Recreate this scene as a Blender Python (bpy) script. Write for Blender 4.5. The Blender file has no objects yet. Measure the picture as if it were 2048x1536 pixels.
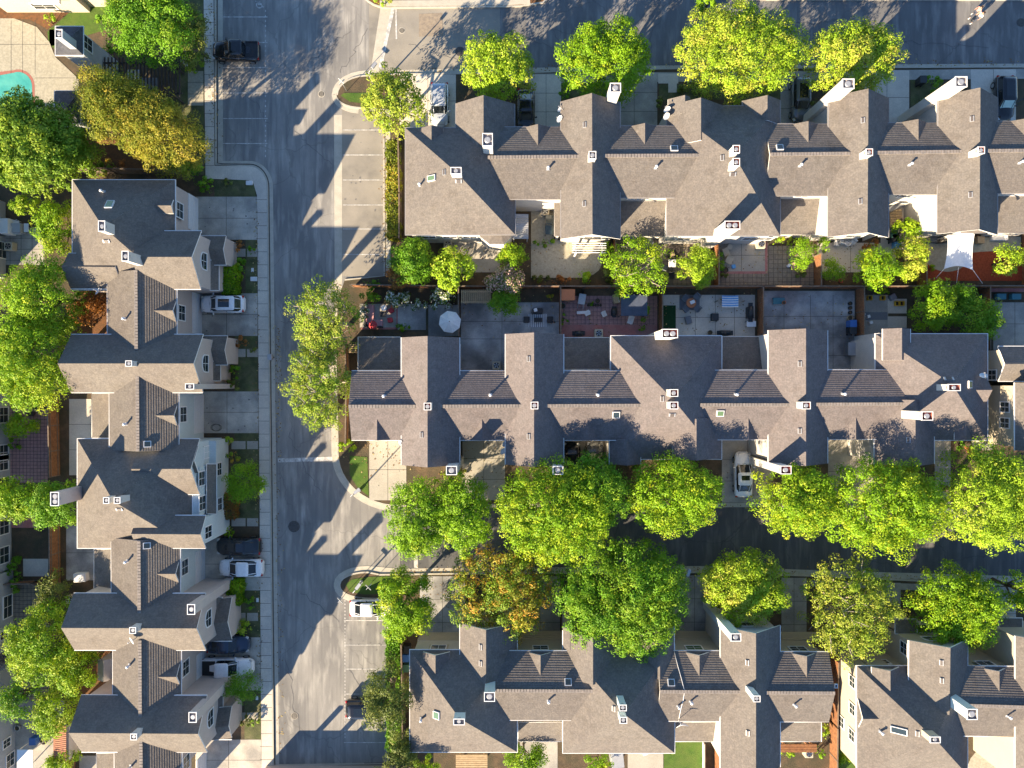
import bpy, bmesh, math, random
import numpy as np
from mathutils import Vector, Matrix, noise
random.seed(11)
# ---------------- camera, sky, sun, exposure ----------------
H = 74.0; F = 1420.0            # camera height (m), focal length in photograph pixels
SC = bpy.context.scene
COL = SC.collection
cam = bpy.data.cameras.new('camera'); camo = bpy.data.objects.new('camera', cam); COL.objects.link(camo)
cam.sensor_width = 36.0; cam.lens = 36.0*F/2048.0; cam.clip_start = 1.0; cam.clip_end = 3000.0
camo.location = (0, 0, H); camo.rotation_euler = (0, 0, 0); SC.camera = camo
SUN_EL = math.radians(23.2); SX, SY = -0.68, -0.733      # horizontal direction towards the sun
wd = bpy.data.worlds.new('World'); SC.world = wd; wd.use_nodes = True
nt = wd.node_tree; nt.nodes.clear()
sk = nt.nodes.new('ShaderNodeTexSky'); sk.sky_type = 'NISHITA'; sk.sun_disc = False
sk.sun_elevation = SUN_EL; sk.sun_rotation = math.atan2(SX, SY); sk.altitude = 50
sk.air_density = 1.0; sk.dust_density = 0.2; sk.ozone_density = 4.2
bg = nt.nodes.new('ShaderNodeBackground'); bg.inputs[1].default_value = 0.082
wo = nt.nodes.new('ShaderNodeOutputWorld'); nt.links.new(sk.outputs[0], bg.inputs[0]); nt.links.new(bg.outputs[0], wo.inputs[0])
sl = bpy.data.lights.new('sun', 'SUN'); sl.energy = 5.0; sl.angle = math.radians(0.5); sl.color = (1.0, 0.81, 0.56)
so = bpy.data.objects.new('sun', sl); COL.objects.link(so)
sd = Vector((SX*math.cos(SUN_EL), SY*math.cos(SUN_EL), math.sin(SUN_EL)))
so.rotation_euler = sd.to_track_quat('Z', 'Y').to_euler()
SC.view_settings.view_transform = 'Standard'; SC.view_settings.look = 'None'
SC.view_settings.gamma = 1.0; SC.view_settings.exposure = 1.78

# ---------------- helpers ----------------
def W(px, py, z=0.12): return Vector(((px-1024)*(H-z)/F, (768-py)*(H-z)/F, z))
M = {}
def nodes(name):
    m = bpy.data.materials.new(name); m.use_nodes = True; t = m.node_tree
    return m, t, t.nodes['Principled BSDF']
def mixc(t, fac, a, b, mode='MIX'):
    n = t.nodes.new('ShaderNodeMix'); n.data_type = 'RGBA'; n.blend_type = mode
    for i, v in ((0, fac), (6, a), (7, b)):
        if hasattr(v, 'is_linked') or hasattr(v, 'links'): t.links.new(v, n.inputs[i])
        else: n.inputs[i].default_value = v if i == 0 else (*v[:3], 1)
    return n.outputs[2]
def noisef(t, scale, detail=3, lo=0.35, hi=0.65, vec=None, rough=0.55):
    n = t.nodes.new('ShaderNodeTexNoise'); n.inputs['Scale'].default_value = scale
    n.inputs['Detail'].default_value = detail; n.inputs['Roughness'].default_value = rough
    if vec is None:
        g = t.nodes.new('ShaderNodeNewGeometry'); vec = g.outputs['Position']
    t.links.new(vec, n.inputs['Vector'])
    r = t.nodes.new('ShaderNodeMapRange'); r.inputs[1].default_value = lo; r.inputs[2].default_value = hi
    t.links.new(n.outputs[0], r.inputs[0]); return r.outputs[0]
def stretched(t, s):
    g = t.nodes.new('ShaderNodeNewGeometry'); mp = t.nodes.new('ShaderNodeVectorMath'); mp.operation = 'MULTIPLY'
    mp.inputs[1].default_value = s; t.links.new(g.outputs['Position'], mp.inputs[0]); return mp.outputs[0]
def bump(t, b, h, strength=0.3, dist=0.02):
    n = t.nodes.new('ShaderNodeBump'); n.inputs['Strength'].default_value = strength; n.inputs['Distance'].default_value = dist
    t.links.new(h, n.inputs['Height']); t.links.new(n.outputs[0], b.inputs['Normal'])
def mat(name, c, c2=None, scale=3.0, rough=0.85, metal=0.0, spec=0.3, fine=None, bmp=0.0, coat=0.0, big=None, bigc=None):
    m, t, b = nodes(name)
    c2 = c2 or tuple(x*0.8 for x in c)
    col = mixc(t, noisef(t, scale), c, c2)
    if big: col = mixc(t, noisef(t, big, 4), col, bigc)
    f = noisef(t, fine or scale*9, 2, 0.3, 0.7)
    col = mixc(t, f, col, mixc(t, 1.0, col, (0.82, 0.82, 0.82), 'MULTIPLY'))
    t.links.new(col, b.inputs['Base Color']); b.inputs['Roughness'].default_value = rough
    b.inputs['Metallic'].default_value = metal; b.inputs['Specular IOR Level'].default_value = spec
    if coat: b.inputs['Coat Weight'].default_value = coat
    if bmp: bump(t, b, f, bmp)
    M[name] = m; return m
def plain(name, c, rough=0.5, metal=0.0, coat=0.0, spec=0.5, emit=None):
    m, t, b = nodes(name)
    col = mixc(t, noisef(t, 6.0), c, tuple(x*0.9 for x in c))
    t.links.new(col, b.inputs['Base Color']); b.inputs['Roughness'].default_value = rough
    b.inputs['Metallic'].default_value = metal; b.inputs['Coat Weight'].default_value = coat
    b.inputs['Coat Roughness'].default_value = 0.05
    b.inputs['Specular IOR Level'].default_value = spec; M[name] = m; return m
def shingle(name, ca, cb, cc):
    m, t, b = nodes(name)
    uv = t.nodes.new('ShaderNodeUVMap')
    br = t.nodes.new('ShaderNodeTexBrick'); t.links.new(uv.outputs[0], br.inputs['Vector'])
    br.inputs['Scale'].default_value = 1.0; br.inputs['Brick Width'].default_value = 0.34; br.inputs['Row Height'].default_value = 0.215
    br.inputs['Mortar Smooth'].default_value = 0.6
    br.inputs['Mortar Size'].default_value = 0.012; br.inputs['Color1'].default_value = (*ca, 1); br.inputs['Color2'].default_value = (*cb, 1)
    br.inputs['Mortar'].default_value = (*[x*0.74 for x in ca], 1)
    col = mixc(t, noisef(t, 2.4, 3, 0.4, 0.62), br.outputs[0], cc)
    big = noisef(t, 0.25, 5, 0.35, 0.7); col = mixc(t, big, col, mixc(t, 1.0, col, (0.9, 0.88, 0.89), 'MULTIPLY'))
    f = noisef(t, 6.5, 3, 0.36, 0.6); col = mixc(t, f, col, mixc(t, 1.0, col, (0.8, 0.8, 0.8), 'MULTIPLY'))
    stv = noisef(t, 1.1, 4, 0.52, 0.75, stretched(t, (1, 1, 0.2))); col = mixc(t, stv, col, mixc(t, 1.0, col, (0.83, 0.82, 0.8), 'MULTIPLY'))
    t.links.new(col, b.inputs['Base Color']); b.inputs['Roughness'].default_value = 0.95; b.inputs['Specular IOR Level'].default_value = 0.15
    bump(t, b, f, 0.3, 0.02); M[name] = m; return m

class MB:
    def __init__(s): s.v = []; s.f = []; s.m = []; s.uv = []; s.sm = []
    def poly(s, pts, mi=0, uv=None, smooth=False):
        i = len(s.v); s.v += [tuple(p) for p in pts]; s.f.append(tuple(range(i, i+len(pts)))); s.m.append(mi); s.sm.append(smooth)
        s.uv += (uv if uv else [(0, 0)]*len(pts)); return s
    def grid(s, rows, mi=0, smooth=True, close=False, capa=False, capb=False):
        i = len(s.v); n = len(rows[0])
        for r in rows: s.v += [tuple(p) for p in r]
        for a in range(len(rows)-1):
            for b in range(n if close else n-1):
                c = (b+1) % n
                s.f.append((i+a*n+b, i+a*n+c, i+(a+1)*n+c, i+(a+1)*n+b)); s.m.append(mi); s.sm.append(smooth); s.uv += [(0, 0)]*4
        if capa: s.f.append(tuple(i+k for k in range(n))[::-1]); s.m.append(mi); s.sm.append(False); s.uv += [(0, 0)]*n
        if capb: s.f.append(tuple(i+(len(rows)-1)*n+k for k in range(n))); s.m.append(mi); s.sm.append(False); s.uv += [(0, 0)]*n
        return s
    def box(s, c, d, rz=0.0, mi=0, taper=1.0, bev=0.0):
        cx, cy, cz = c; dx, dy, dz = d[0]/2, d[1]/2, d[2]/2; co, si = math.cos(rz), math.sin(rz)
        def P(x, y, z): return (cx+x*co-y*si, cy+x*si+y*co, cz+z)
        if bev:
            def ring(k, z): return [P(x, y, z) for x, y in ((-dx+k, -dy), (dx-k, -dy), (dx, -dy+k), (dx, dy-k), (dx-k, dy), (-dx+k, dy), (-dx, dy-k), (-dx, -dy+k))]
            def rin(k, z): return [P(x, y, z) for x, y in ((-dx+k, -dy+k/2), (dx-k, -dy+k/2), (dx-k/2, -dy+k), (dx-k/2, dy-k), (dx-k, dy-k/2), (-dx+k, dy-k/2), (-dx+k/2, dy-k), (-dx+k/2, -dy+k))]
            return s.grid([ring(bev, -dz), ring(bev, dz-bev), rin(bev, dz-bev*0.3)], mi, False, True, True, False).poly(rin(bev, dz-bev*0.3), mi)
        b = [P(-dx, -dy, -dz), P(dx, -dy, -dz), P(dx, dy, -dz), P(-dx, dy, -dz)]
        t = [P(x*taper, y*taper, dz) for x, y in ((-dx, -dy), (dx, -dy), (dx, dy), (-dx, dy))]
        s.poly(b[::-1], mi).poly(t, mi)
        for k in range(4): s.poly([b[k], b[(k+1) % 4], t[(k+1) % 4], t[k]], mi)
        return s
    def cyl(s, c, r, h, n=14, mi=0, r2=None, cap=True, smooth=True):
        r2 = r if r2 is None else r2
        a = [(c[0]+r*math.cos(2*math.pi*k/n), c[1]+r*math.sin(2*math.pi*k/n), c[2]) for k in range(n)]
        b = [(c[0]+r2*math.cos(2*math.pi*k/n), c[1]+r2*math.sin(2*math.pi*k/n), c[2]+h) for k in range(n)]
        s.grid([a, b], mi, smooth, True)
        if cap: s.poly(b, mi); s.poly(a[::-1], mi)
        return s
    def tube(s, pts, rad, n=8, mi=0):
        pts = [Vector(p) for p in pts]; rows = []
        if not hasattr(rad, '__len__'): rad = [rad]*len(pts)
        for i, p in enumerate(pts):
            d = (pts[min(i+1, len(pts)-1)]-pts[max(i-1, 0)]).normalized()
            u = d.cross(Vector((0, 0, 1)) if abs(d.z) < 0.9 else Vector((1, 0, 0))).normalized(); w = d.cross(u)
            rows.append([p+u*rad[i]*math.cos(2*math.pi*k/n)+w*rad[i]*math.sin(2*math.pi*k/n) for k in range(n)])
        return s.grid(rows, mi, True, True, True, True)
    def prism(s, pts, z0, z1, mi=0, sides=True, smi=None):
        s.poly([(p[0], p[1], z1) for p in pts], mi, [(p[0], p[1]) for p in pts])
        if sides:
            n = len(pts)
            for k in range(n):
                a, b = pts[k], pts[(k+1) % n]
                s.poly([(a[0], a[1], z0), (b[0], b[1], z0), (b[0], b[1], z1), (a[0], a[1], z1)], mi if smi is None else smi)
        return s
    def build(s, name, mats, parent=None, local=False, smooth=False):
        me = bpy.data.meshes.new(name)
        v = s.v
        if parent is not None and not local:
            L = rootloc(parent); v = [(a-L[0], b-L[1], c-L[2]) for a, b, c in v]
        me.from_pydata(v, [], s.f)
        if not isinstance(mats, (list, tuple)): mats = [mats]
        for m in mats: me.materials.append(M[m])
        me.polygons.foreach_set('material_index', s.m)
        me.polygons.foreach_set('use_smooth', [x or smooth for x in s.sm])
        if any(u != (0, 0) for u in s.uv):
            ul = me.uv_layers.new(name='UVMap'); ul.data.foreach_set('uv', [c for u in s.uv for c in u])
        bm = bmesh.new(); bm.from_mesh(me); bmesh.ops.recalc_face_normals(bm, faces=bm.faces); bm.to_mesh(me); bm.free()
        o = bpy.data.objects.new(name, me); COL.objects.link(o)
        if parent is not None: o.parent = parent
        return o
def rootloc(o):
    while o.parent: o = o.parent
    return o.location
def tag(o, label=None, cat=None, group=None, kind=None):
    if label: o['label'] = label
    if cat: o['category'] = cat
    if group: o['group'] = group
    if kind: o['kind'] = kind
    return o
def thing(name, label, cat, loc=(0, 0, 0), rz=0.0, group=None):
    o = bpy.data.objects.new(name, None); COL.objects.link(o); o.location = loc; o.rotation_euler = (0, 0, rz); o.empty_display_size = 0.3
    return tag(o, label, cat, group)
def copy_tree(o, parent=None):
    c = o.copy(); COL.objects.link(c); c.parent = parent
    for ch in list(o.children): copy_tree(ch, c)
    return c
def flip(pts): return [W(x, y, 0) for x, y in pts]
def struct(name, pts, z1, m, z0=None, kind='structure'):
    o = MB().prism(flip(pts), z1-0.1 if z0 is None else z0, z1, 0, z0 is not None).build(name, m)
    o['kind'] = kind; return o
def ribbon(mb, pts, w, z0, z1, mi=0):
    pts = [Vector(p[:2]) for p in pts]; L = []; R = []
    for i, p in enumerate(pts):
        d = (pts[min(i+1, len(pts)-1)]-pts[max(i-1, 0)]).normalized(); n = Vector((-d.y, d.x))
        L.append(p+n*w/2); R.append(p-n*w/2)
    for i in range(len(pts)-1):
        a, b, c, d = L[i], L[i+1], R[i+1], R[i]
        mb.poly([(q[0], q[1], z1) for q in (a, b, c, d)], mi)
        mb.poly([(a[0], a[1], z0), (b[0], b[1], z0), (b[0], b[1], z1), (a[0], a[1], z1)], mi)
        mb.poly([(d[0], d[1], z0), (c[0], c[1], z0), (c[0], c[1], z1), (d[0], d[1], z1)], mi)
    for a, d in ((L[0], R[0]), (L[-1], R[-1])):
        mb.poly([(a[0], a[1], z0), (d[0], d[1], z0), (d[0], d[1], z1), (a[0], a[1], z1)], mi)
    return mb
def arc(cx, cy, rx, ry, a0, a1, n=10):
    return [(cx+rx*math.cos(math.radians(a0+(a1-a0)*k/n)), cy-ry*math.sin(math.radians(a0+(a1-a0)*k/n))) for k in range(n+1)]

# ---------------- materials ----------------
shingle('shingle', (0.206, 0.184, 0.163), (0.178, 0.161, 0.145), (0.164, 0.149, 0.136))
shingle('shingle_tan', (0.212, 0.188, 0.160), (0.186, 0.166, 0.144), (0.173, 0.155, 0.136))
shingle('shingle_pink', (0.212, 0.184, 0.176), (0.185, 0.163, 0.157), (0.172, 0.153, 0.148))
shingle('shingle_slate_shade', (0.12, 0.125, 0.14), (0.09, 0.095, 0.11), (0.08, 0.085, 0.1))  # dark slate tone, with the tree shade on the pool house roof painted in
mat('ridge_cap', (0.30, 0.26, 0.23), (0.2, 0.18, 0.165), 3)
mat('stucco_white', (0.619, 0.593, 0.542), (0.568, 0.550, 0.516), 1.2, 0.9, fine=14, bmp=0.1)
mat('stucco_beige', (0.56, 0.48, 0.43), (0.52, 0.45, 0.405), 1.2, 0.9, fine=14, bmp=0.1)
mat('stucco_aqua', (0.60, 0.67, 0.66), (0.56, 0.63, 0.63), 1.2, 0.9, fine=14, bmp=0.1)
mat('stucco_grey', (0.42, 0.44, 0.46), (0.38, 0.40, 0.42), 1.2, 0.9, fine=14)
mat('stucco_cream', (0.533, 0.473, 0.361), (0.490, 0.439, 0.344), 1.2, 0.9, fine=14)
plain('trim', (0.78, 0.77, 0.75), 0.6)
plain('trim_dark', (0.09, 0.075, 0.07), 0.6)
plain('metal_white', (0.7, 0.7, 0.7), 0.45)
plain('glass_dark', (0.03, 0.045, 0.05), 0.08, spec=0.8)
plain('glass_green', (0.10, 0.17, 0.08), 0.1, spec=0.8)
plain('brick_red', (0.33, 0.13, 0.1), 0.9)
plain('flue_grey', (0.38, 0.39, 0.41), 0.5, 0.3)
plain('trim_mid', (0.3, 0.28, 0.27), 0.6)
plain('recess', (0.368, 0.345, 0.345), 0.9)
plain('tar', (0.1, 0.098, 0.097), 0.7)
plain('oil', (0.16, 0.15, 0.14), 0.6)
plain('litter_brown', (0.2, 0.12, 0.05), 0.9)
plain('litter_tan', (0.42, 0.33, 0.14), 0.9)
plain('soot', (0.03, 0.03, 0.03), 0.95)
def asphalt(name, a, b, c):
    m, t, bs = nodes(name)
    col = mixc(t, noisef(t, 0.22, 6, 0.35, 0.66, stretched(t, (1, 0.45, 1))), a, b)
    col = mixc(t, noisef(t, 0.9, 6, 0.48, 0.72, stretched(t, (1.4, 0.3, 1))), col, c)
    st = noisef(t, 1.6, 5, 0.5, 0.75, stretched(t, (1.6, 0.08, 1))); col = mixc(t, st, col, b)
    f = noisef(t, 26, 2, 0.3, 0.72); col = mixc(t, f, col, mixc(t, 1.0, col, (0.72, 0.72, 0.72), 'MULTIPLY'))
    vor = t.nodes.new('ShaderNodeTexVoronoi'); vor.feature = 'DISTANCE_TO_EDGE'; vor.inputs['Scale'].default_value = 0.13
    g = t.nodes.new('ShaderNodeNewGeometry'); nz = t.nodes.new('ShaderNodeTexNoise'); nz.inputs['Scale'].default_value = 0.7
    t.links.new(g.outputs['Position'], nz.inputs['Vector'])
    ad = t.nodes.new('ShaderNodeVectorMath'); ad.operation = 'MULTIPLY_ADD'; ad.inputs[1].default_value = (1.6, 1.6, 0)
    t.links.new(nz.outputs['Color'], ad.inputs[0]); t.links.new(g.outputs['Position'], ad.inputs[2]); t.links.new(ad.outputs[0], vor.inputs['Vector'])
    r = t.nodes.new('ShaderNodeMapRange'); r.inputs[1].default_value = 0.0025; r.inputs[2].default_value = 0.006; r.inputs[3].default_value = 0.45; r.inputs[4].default_value = 0.0
    t.links.new(vor.outputs['Distance'], r.inputs[0]); col = mixc(t, r.outputs[0], col, tuple(x*0.45 for x in a))
    t.links.new(col, bs.inputs['Base Color']); bs.inputs['Roughness'].default_value = 0.9; bs.inputs['Specular IOR Level'].default_value = 0.2
    bump(t, bs, f, 0.3, 0.01); M[name] = m
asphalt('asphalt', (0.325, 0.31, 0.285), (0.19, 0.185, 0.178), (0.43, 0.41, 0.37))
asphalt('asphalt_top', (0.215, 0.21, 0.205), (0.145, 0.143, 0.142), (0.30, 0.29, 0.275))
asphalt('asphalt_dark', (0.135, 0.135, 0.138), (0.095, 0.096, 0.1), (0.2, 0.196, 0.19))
mat('asphalt_bay', (0.285, 0.262, 0.225), (0.2, 0.187, 0.165), 0.6, 0.9, fine=20, big=0.25, bigc=(0.33, 0.3, 0.25))
mat('concrete', (0.76, 0.68, 0.56), (0.66, 0.59, 0.49), 0.9, 0.9, fine=11, big=0.25, bigc=(0.54, 0.49, 0.42))
mat('concrete_drive', (0.66, 0.6, 0.5), (0.54, 0.49, 0.41), 0.7, 0.9, fine=11, big=0.45, bigc=(0.32, 0.3, 0.265))
mat('concrete_pale', (0.42, 0.39, 0.33), (0.37, 0.345, 0.29), 0.7, 0.9, fine=10)
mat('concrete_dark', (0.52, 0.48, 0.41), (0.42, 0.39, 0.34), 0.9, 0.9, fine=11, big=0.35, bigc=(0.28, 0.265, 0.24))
mat('concrete_stained', (0.62, 0.6, 0.57), (0.38, 0.375, 0.37), 0.5, 0.85, fine=8, big=0.3, bigc=(0.16, 0.16, 0.16))
mat('aggregate', (0.45, 0.415, 0.32), (0.35, 0.325, 0.25), 5, 0.95, fine=16, bmp=0.4)
mat('joint', (0.10, 0.095, 0.085), rough=0.95)
mat('curb', (0.52, 0.48, 0.4), (0.44, 0.41, 0.34), 1.5, 0.9, fine=14)
mat('paint_worn', (0.85, 0.83, 0.78), (0.5, 0.48, 0.45), 6, 0.8, fine=30, big=2.5, bigc=(0.36, 0.35, 0.33))
mat('soil', (0.105, 0.073, 0.048), (0.154, 0.105, 0.063), 1.5, 1.0, fine=9, bmp=0.8, big=0.5, bigc=(0.070, 0.063, 0.039))
mat('bark_mulch', (0.21, 0.095, 0.04), (0.13, 0.07, 0.035), 4, 1.0, fine=18, bmp=0.8)
mat('turf', (0.075, 0.15, 0.02), (0.05, 0.105, 0.018), 2, 1.0, fine=14, bmp=0.8, big=0.7, bigc=(0.1, 0.15, 0.03))
mat('turf_dull', (0.13, 0.15, 0.055), (0.17, 0.155, 0.085), 1.2, 1.0, fine=9, bmp=0.8, big=0.8, bigc=(0.07, 0.08, 0.035))
mat('turf_fake', (0.02, 0.07, 0.025), rough=1.0, fine=20)
mat('wood_fence', (0.345, 0.161, 0.069), (0.230, 0.103, 0.052), 4, 0.9, fine=20)
mat('wood_grey', (0.23, 0.175, 0.13), (0.15, 0.115, 0.09), 4, 0.9, fine=20)
mat('wood_dark', (0.075, 0.062, 0.055), (0.05, 0.042, 0.04), 4, 0.8, fine=20)
mat('wood_pale', (0.5, 0.37, 0.22), (0.4, 0.29, 0.17), 4, 0.9, fine=20)
mat('bark', (0.16, 0.125, 0.095), (0.10, 0.08, 0.062), 6, 1.0, fine=25, bmp=0.6)
mat('bark_pale', (0.42, 0.37, 0.28), (0.3, 0.26, 0.2), 6, 1.0, fine=25)
mat('paver_red', (0.480, 0.192, 0.168), (0.384, 0.160, 0.144), 3, 0.95, fine=10, big=0.6, bigc=(0.416, 0.224, 0.208))
mat('paver_plum', (0.48, 0.27, 0.25), (0.38, 0.22, 0.21), 3, 0.95, fine=10)
mat('paver_tan', (0.33, 0.27, 0.20), (0.24, 0.20, 0.16), 3, 0.95, fine=10)
mat('mulch_red', (0.42, 0.09, 0.035), (0.3, 0.06, 0.025), 6, 1.0, fine=16, bmp=0.8)
mat('clay_roof', (0.42, 0.2, 0.12), (0.32, 0.15, 0.1), 4, 0.9, fine=12)
mat('membrane', (0.076, 0.095, 0.144), (0.060, 0.074, 0.114), 1.5, 0.8, fine=12)
mat('iron', (0.09, 0.085, 0.08), (0.13, 0.12, 0.11), 6, 0.6, metal=0.5)
def leafm(name, a, b, c=None, tr=0.24):
    m, t, bs = nodes(name)
    at = t.nodes.new('ShaderNodeAttribute'); at.attribute_name = 'tint'
    col = mixc(t, at.outputs['Fac'], a, b)
    if c:
        a2 = t.nodes.new('ShaderNodeAttribute'); a2.attribute_name = 'accent'; col = mixc(t, a2.outputs['Fac'], col, c)
    t.links.new(col, bs.inputs['Base Color']); bs.inputs['Roughness'].default_value = 0.55; bs.inputs['Specular IOR Level'].default_value = 0.25
    tl = t.nodes.new('ShaderNodeBsdfTranslucent'); t.links.new(mixc(t, 1.0, col, (1.0, 0.95, 0.45), 'MULTIPLY'), tl.inputs[0])
    mx = t.nodes.new('ShaderNodeMixShader'); mx.inputs[0].default_value = tr
    t.links.new(bs.outputs[0], mx.inputs[1]); t.links.new(tl.outputs[0], mx.inputs[2])
    t.links.new(mx.outputs[0], t.nodes['Material Output'].inputs[0]); M[name] = m
leafm('leaf_green', (0.099, 0.221, 0.005), (0.268, 0.462, 0.011), (0.496, 0.532, 0.025))
leafm('leaf_deep', (0.069, 0.189, 0.008), (0.185, 0.386, 0.014), (0.332, 0.434, 0.025))
leafm('leaf_lime', (0.17, 0.32, 0.014), (0.38, 0.53, 0.025), (0.52, 0.45, 0.08))
leafm('leaf_gold', (0.117, 0.164, 0.013), (0.297, 0.320, 0.024), (0.468, 0.344, 0.042))
leafm('leaf_orange', (0.10, 0.2, 0.015), (0.26, 0.38, 0.025), (0.72, 0.34, 0.05))
leafm('leaf_olive', (0.081, 0.121, 0.024), (0.176, 0.216, 0.034), (0.270, 0.270, 0.054))
leafm('leaf_pine', (0.06, 0.15, 0.012), (0.24, 0.38, 0.02), (0.40, 0.46, 0.04))
leafm('leaf_feather', (0.117, 0.220, 0.013), (0.324, 0.440, 0.033), (0.405, 0.405, 0.060))
leafm('leaf_rust', (0.270, 0.095, 0.027), (0.459, 0.189, 0.041), (0.135, 0.162, 0.041))
leafm('flower_white', (0.10, 0.16, 0.03), (0.14, 0.2, 0.04), (0.8, 0.8, 0.74))
leafm('flower_pink', (0.12, 0.17, 0.03), (0.17, 0.22, 0.05), (0.78, 0.5, 0.46))
# ---------------- roofs and houses ----------------
PLANES = []
def inpoly(x, y, P):
    c = False; n = len(P)
    for i in range(n):
        a, b = P[i], P[(i+1) % n]
        if (a[1] > y) != (b[1] > y) and x < (b[0]-a[0])*(y-a[1])/(b[1]-a[1])+a[0]: c = not c
    return c
def roof_at(px, py):
    z = 7.0; nrm = Vector((0, 0, 1))
    for it in range(6):
        p = W(px, py, z); best = None
        for P, o, n in PLANES:
            if inpoly(p.x, p.y, P):
                zz = o.z-((p.x-o.x)*n.x+(p.y-o.y)*n.y)/n.z
                if best is None or zz > best: best = zz; nrm = n
        if best is None: break
        z = best
    return W(px, py, z), nrm
def slope(mb, a, b, c, d, th=0.16, step=0.006, row=0.215, steps=True):
    """a-b ridge, c below b, d below a"""
    a, b, c, d = map(Vector, (a, b, c, d))
    n = (c-a).cross(d-b) if (a-b).length > 1e-4 else (c-a).cross(d-a)
    n.normalize(); n = n if n.z > 0 else -n
    PLANES.append(([(p.x, p.y) for p in (a, b, c, d)], a.copy(), n))
    ed = (c-d).normalized(); dn = ed.cross(n).normalized()
    if dn.z > 0: dn = -dn
    L = abs((d-a).dot(dn)); K = max(1, int(round(L/row))) if steps else 1
    def UV(p): return (p.dot(ed), (p-a).dot(dn)*K*row/max(L, 1e-3))
    for k in range(K):
        t0, t1 = k/K, (k+1)/K
        p0 = a.lerp(d, t0); q0 = b.lerp(c, t0); p1 = a.lerp(d, t1); q1 = b.lerp(c, t1)
        h = n*(step if steps else 0)
        P1, Q1 = p1+h, q1+h
        pts = [p0, q0, Q1, P1] if (p0-q0).length > 1e-3 else [p0, Q1, P1]
        mb.poly(pts, 0, [UV(x) for x in pts])
        if steps: mb.poly([P1, Q1, q1, p1], 0, [UV(x) for x in (P1, Q1, q1, p1)])
    dz = Vector((0, 0, th)); e = n*0.001
    mb.poly([x-dz for x in (a, b, c, d)] if (a-b).length > 1e-3 else [x-dz for x in (a, c, d)], 1)
    for p, q in ((b, c), (c, d), (d, a)):
        if (p-q).length > 1e-3: mb.poly([p, q, q-dz, p-dz], 1)
def eave(k, zr, r, p, s, E=None):
    """world coordinate and height of an eave seen at slope k=(pe-c)/F"""
    z = (zr-p*s*(k*H-r))/(1-p*s*k); return k*(H-z), z
GT = ['trim']
def gable(root, axis, r0, r1, rz, eA, eB, pA=0.72, pB=0.72, name='gable_roof', sh='shingle', wall='stucco_white', cap=False,
          gut=True, o=0.32, oe=0.3, oe1=None, zb=0.0, steps=True, step=0.006, trim='trim', wname='wall'):
    R0, R1 = W(*r0, rz), W(*r1, rz)
    if axis == 'y':
        r = (R0.x+R1.x)/2; f = lambda px: (px-1024)/F; sA, sB = -1, 1; perp = Vector((1, 0, 0))
    else:
        r = (R0.y+R1.y)/2; f = lambda py: (768-py)/F; sA, sB = 1, -1; perp = Vector((0, 1, 0))
    def side(e, p, s):
        if e == '=' or e is None: return None
        if isinstance(e, tuple): return (e[0]*s, rz-p*e[0])
        x, z = eave(f(e), rz, r, p, s); return (x-r, z)
    A, B = side(eA, pA, sA), side(eB, pB, sB)
    if A is None: A = (-B[0], rz-pA*abs(B[0]))
    if B is None: B = (-A[0], rz-pB*abs(A[0]))
    mb = MB(); ws = []
    for (off, ze), p in ((A, pA), (B, pB)):
        d0 = R0+perp*off; d0.z = ze; c1 = R1+perp*off; c1.z = ze
        slope(mb, R0, R1, c1, d0, steps=steps, step=step); ws.append((off, ze, d0, c1))
    if cap:
        n = max(2, int((R1-R0).length/0.28)); dr = (R1-R0)/n
        for k in range(n):
            ce = R0+dr*(k+0.5)
            mb.box((ce.x, ce.y, ce.z+0.03), (0.32, dr.length*0.86, 0.09) if axis == 'y' else (dr.length*0.86, 0.32, 0.09), 0, 2)
    ro = mb.build(name, [sh, trim, 'ridge_cap'], root)
    if gut:
        g = MB()
        for off, ze, d0, c1 in ws:
            s = 1 if off > 0 else -1; q = perp*(s*0.03)
            a, b = d0+q, c1+q; m = (a+b)/2; L = (b-a).length
            g.box((m.x, m.y, m.z-0.05), (0.07, L, 0.1) if axis == 'y' else (L, 0.07, 0.1))
        g.build('gutter', GT[0] if trim == 'trim' else trim, ro)
    dr = (R1-R0).normalized(); q0, q1 = R0+dr*oe, R1-dr*(oe1 or oe)
    res = {}
    if wall:
        w = MB(); pr = []
        for q in (q0, q1):
            l, rr = ws[0][0], ws[1][0]; li = l-math.copysign(o, l); ri = rr-math.copysign(o, rr)
            zl = rz-pA*abs(li)-0.17; zr_ = rz-pB*abs(ri)-0.17
            P = [q+perp*li, q+perp*li, q.copy(), q+perp*ri, q+perp*ri]
            for pt, z in zip(P, (zb, zl, rz-0.17, zr_, zb)): pt.z = z
            pr.append(P)
        w.poly(pr[0]); w.poly(pr[1])
        w.poly([pr[0][0], pr[0][1], pr[1][1], pr[1][0]]); w.poly([pr[0][4], pr[0][3], pr[1][3], pr[1][4]])
        res['wall'] = w.build(wname, wall, root)
        if axis == 'y': res.update(N=q0.y, S=q1.y, W=pr[0][0].x, E=pr[0][4].x)
        else: res.update(W=q0.x, E=q1.x, N=pr[0][0].y, S=pr[0][4].y)
    res['roof'] = ro; return res
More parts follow.
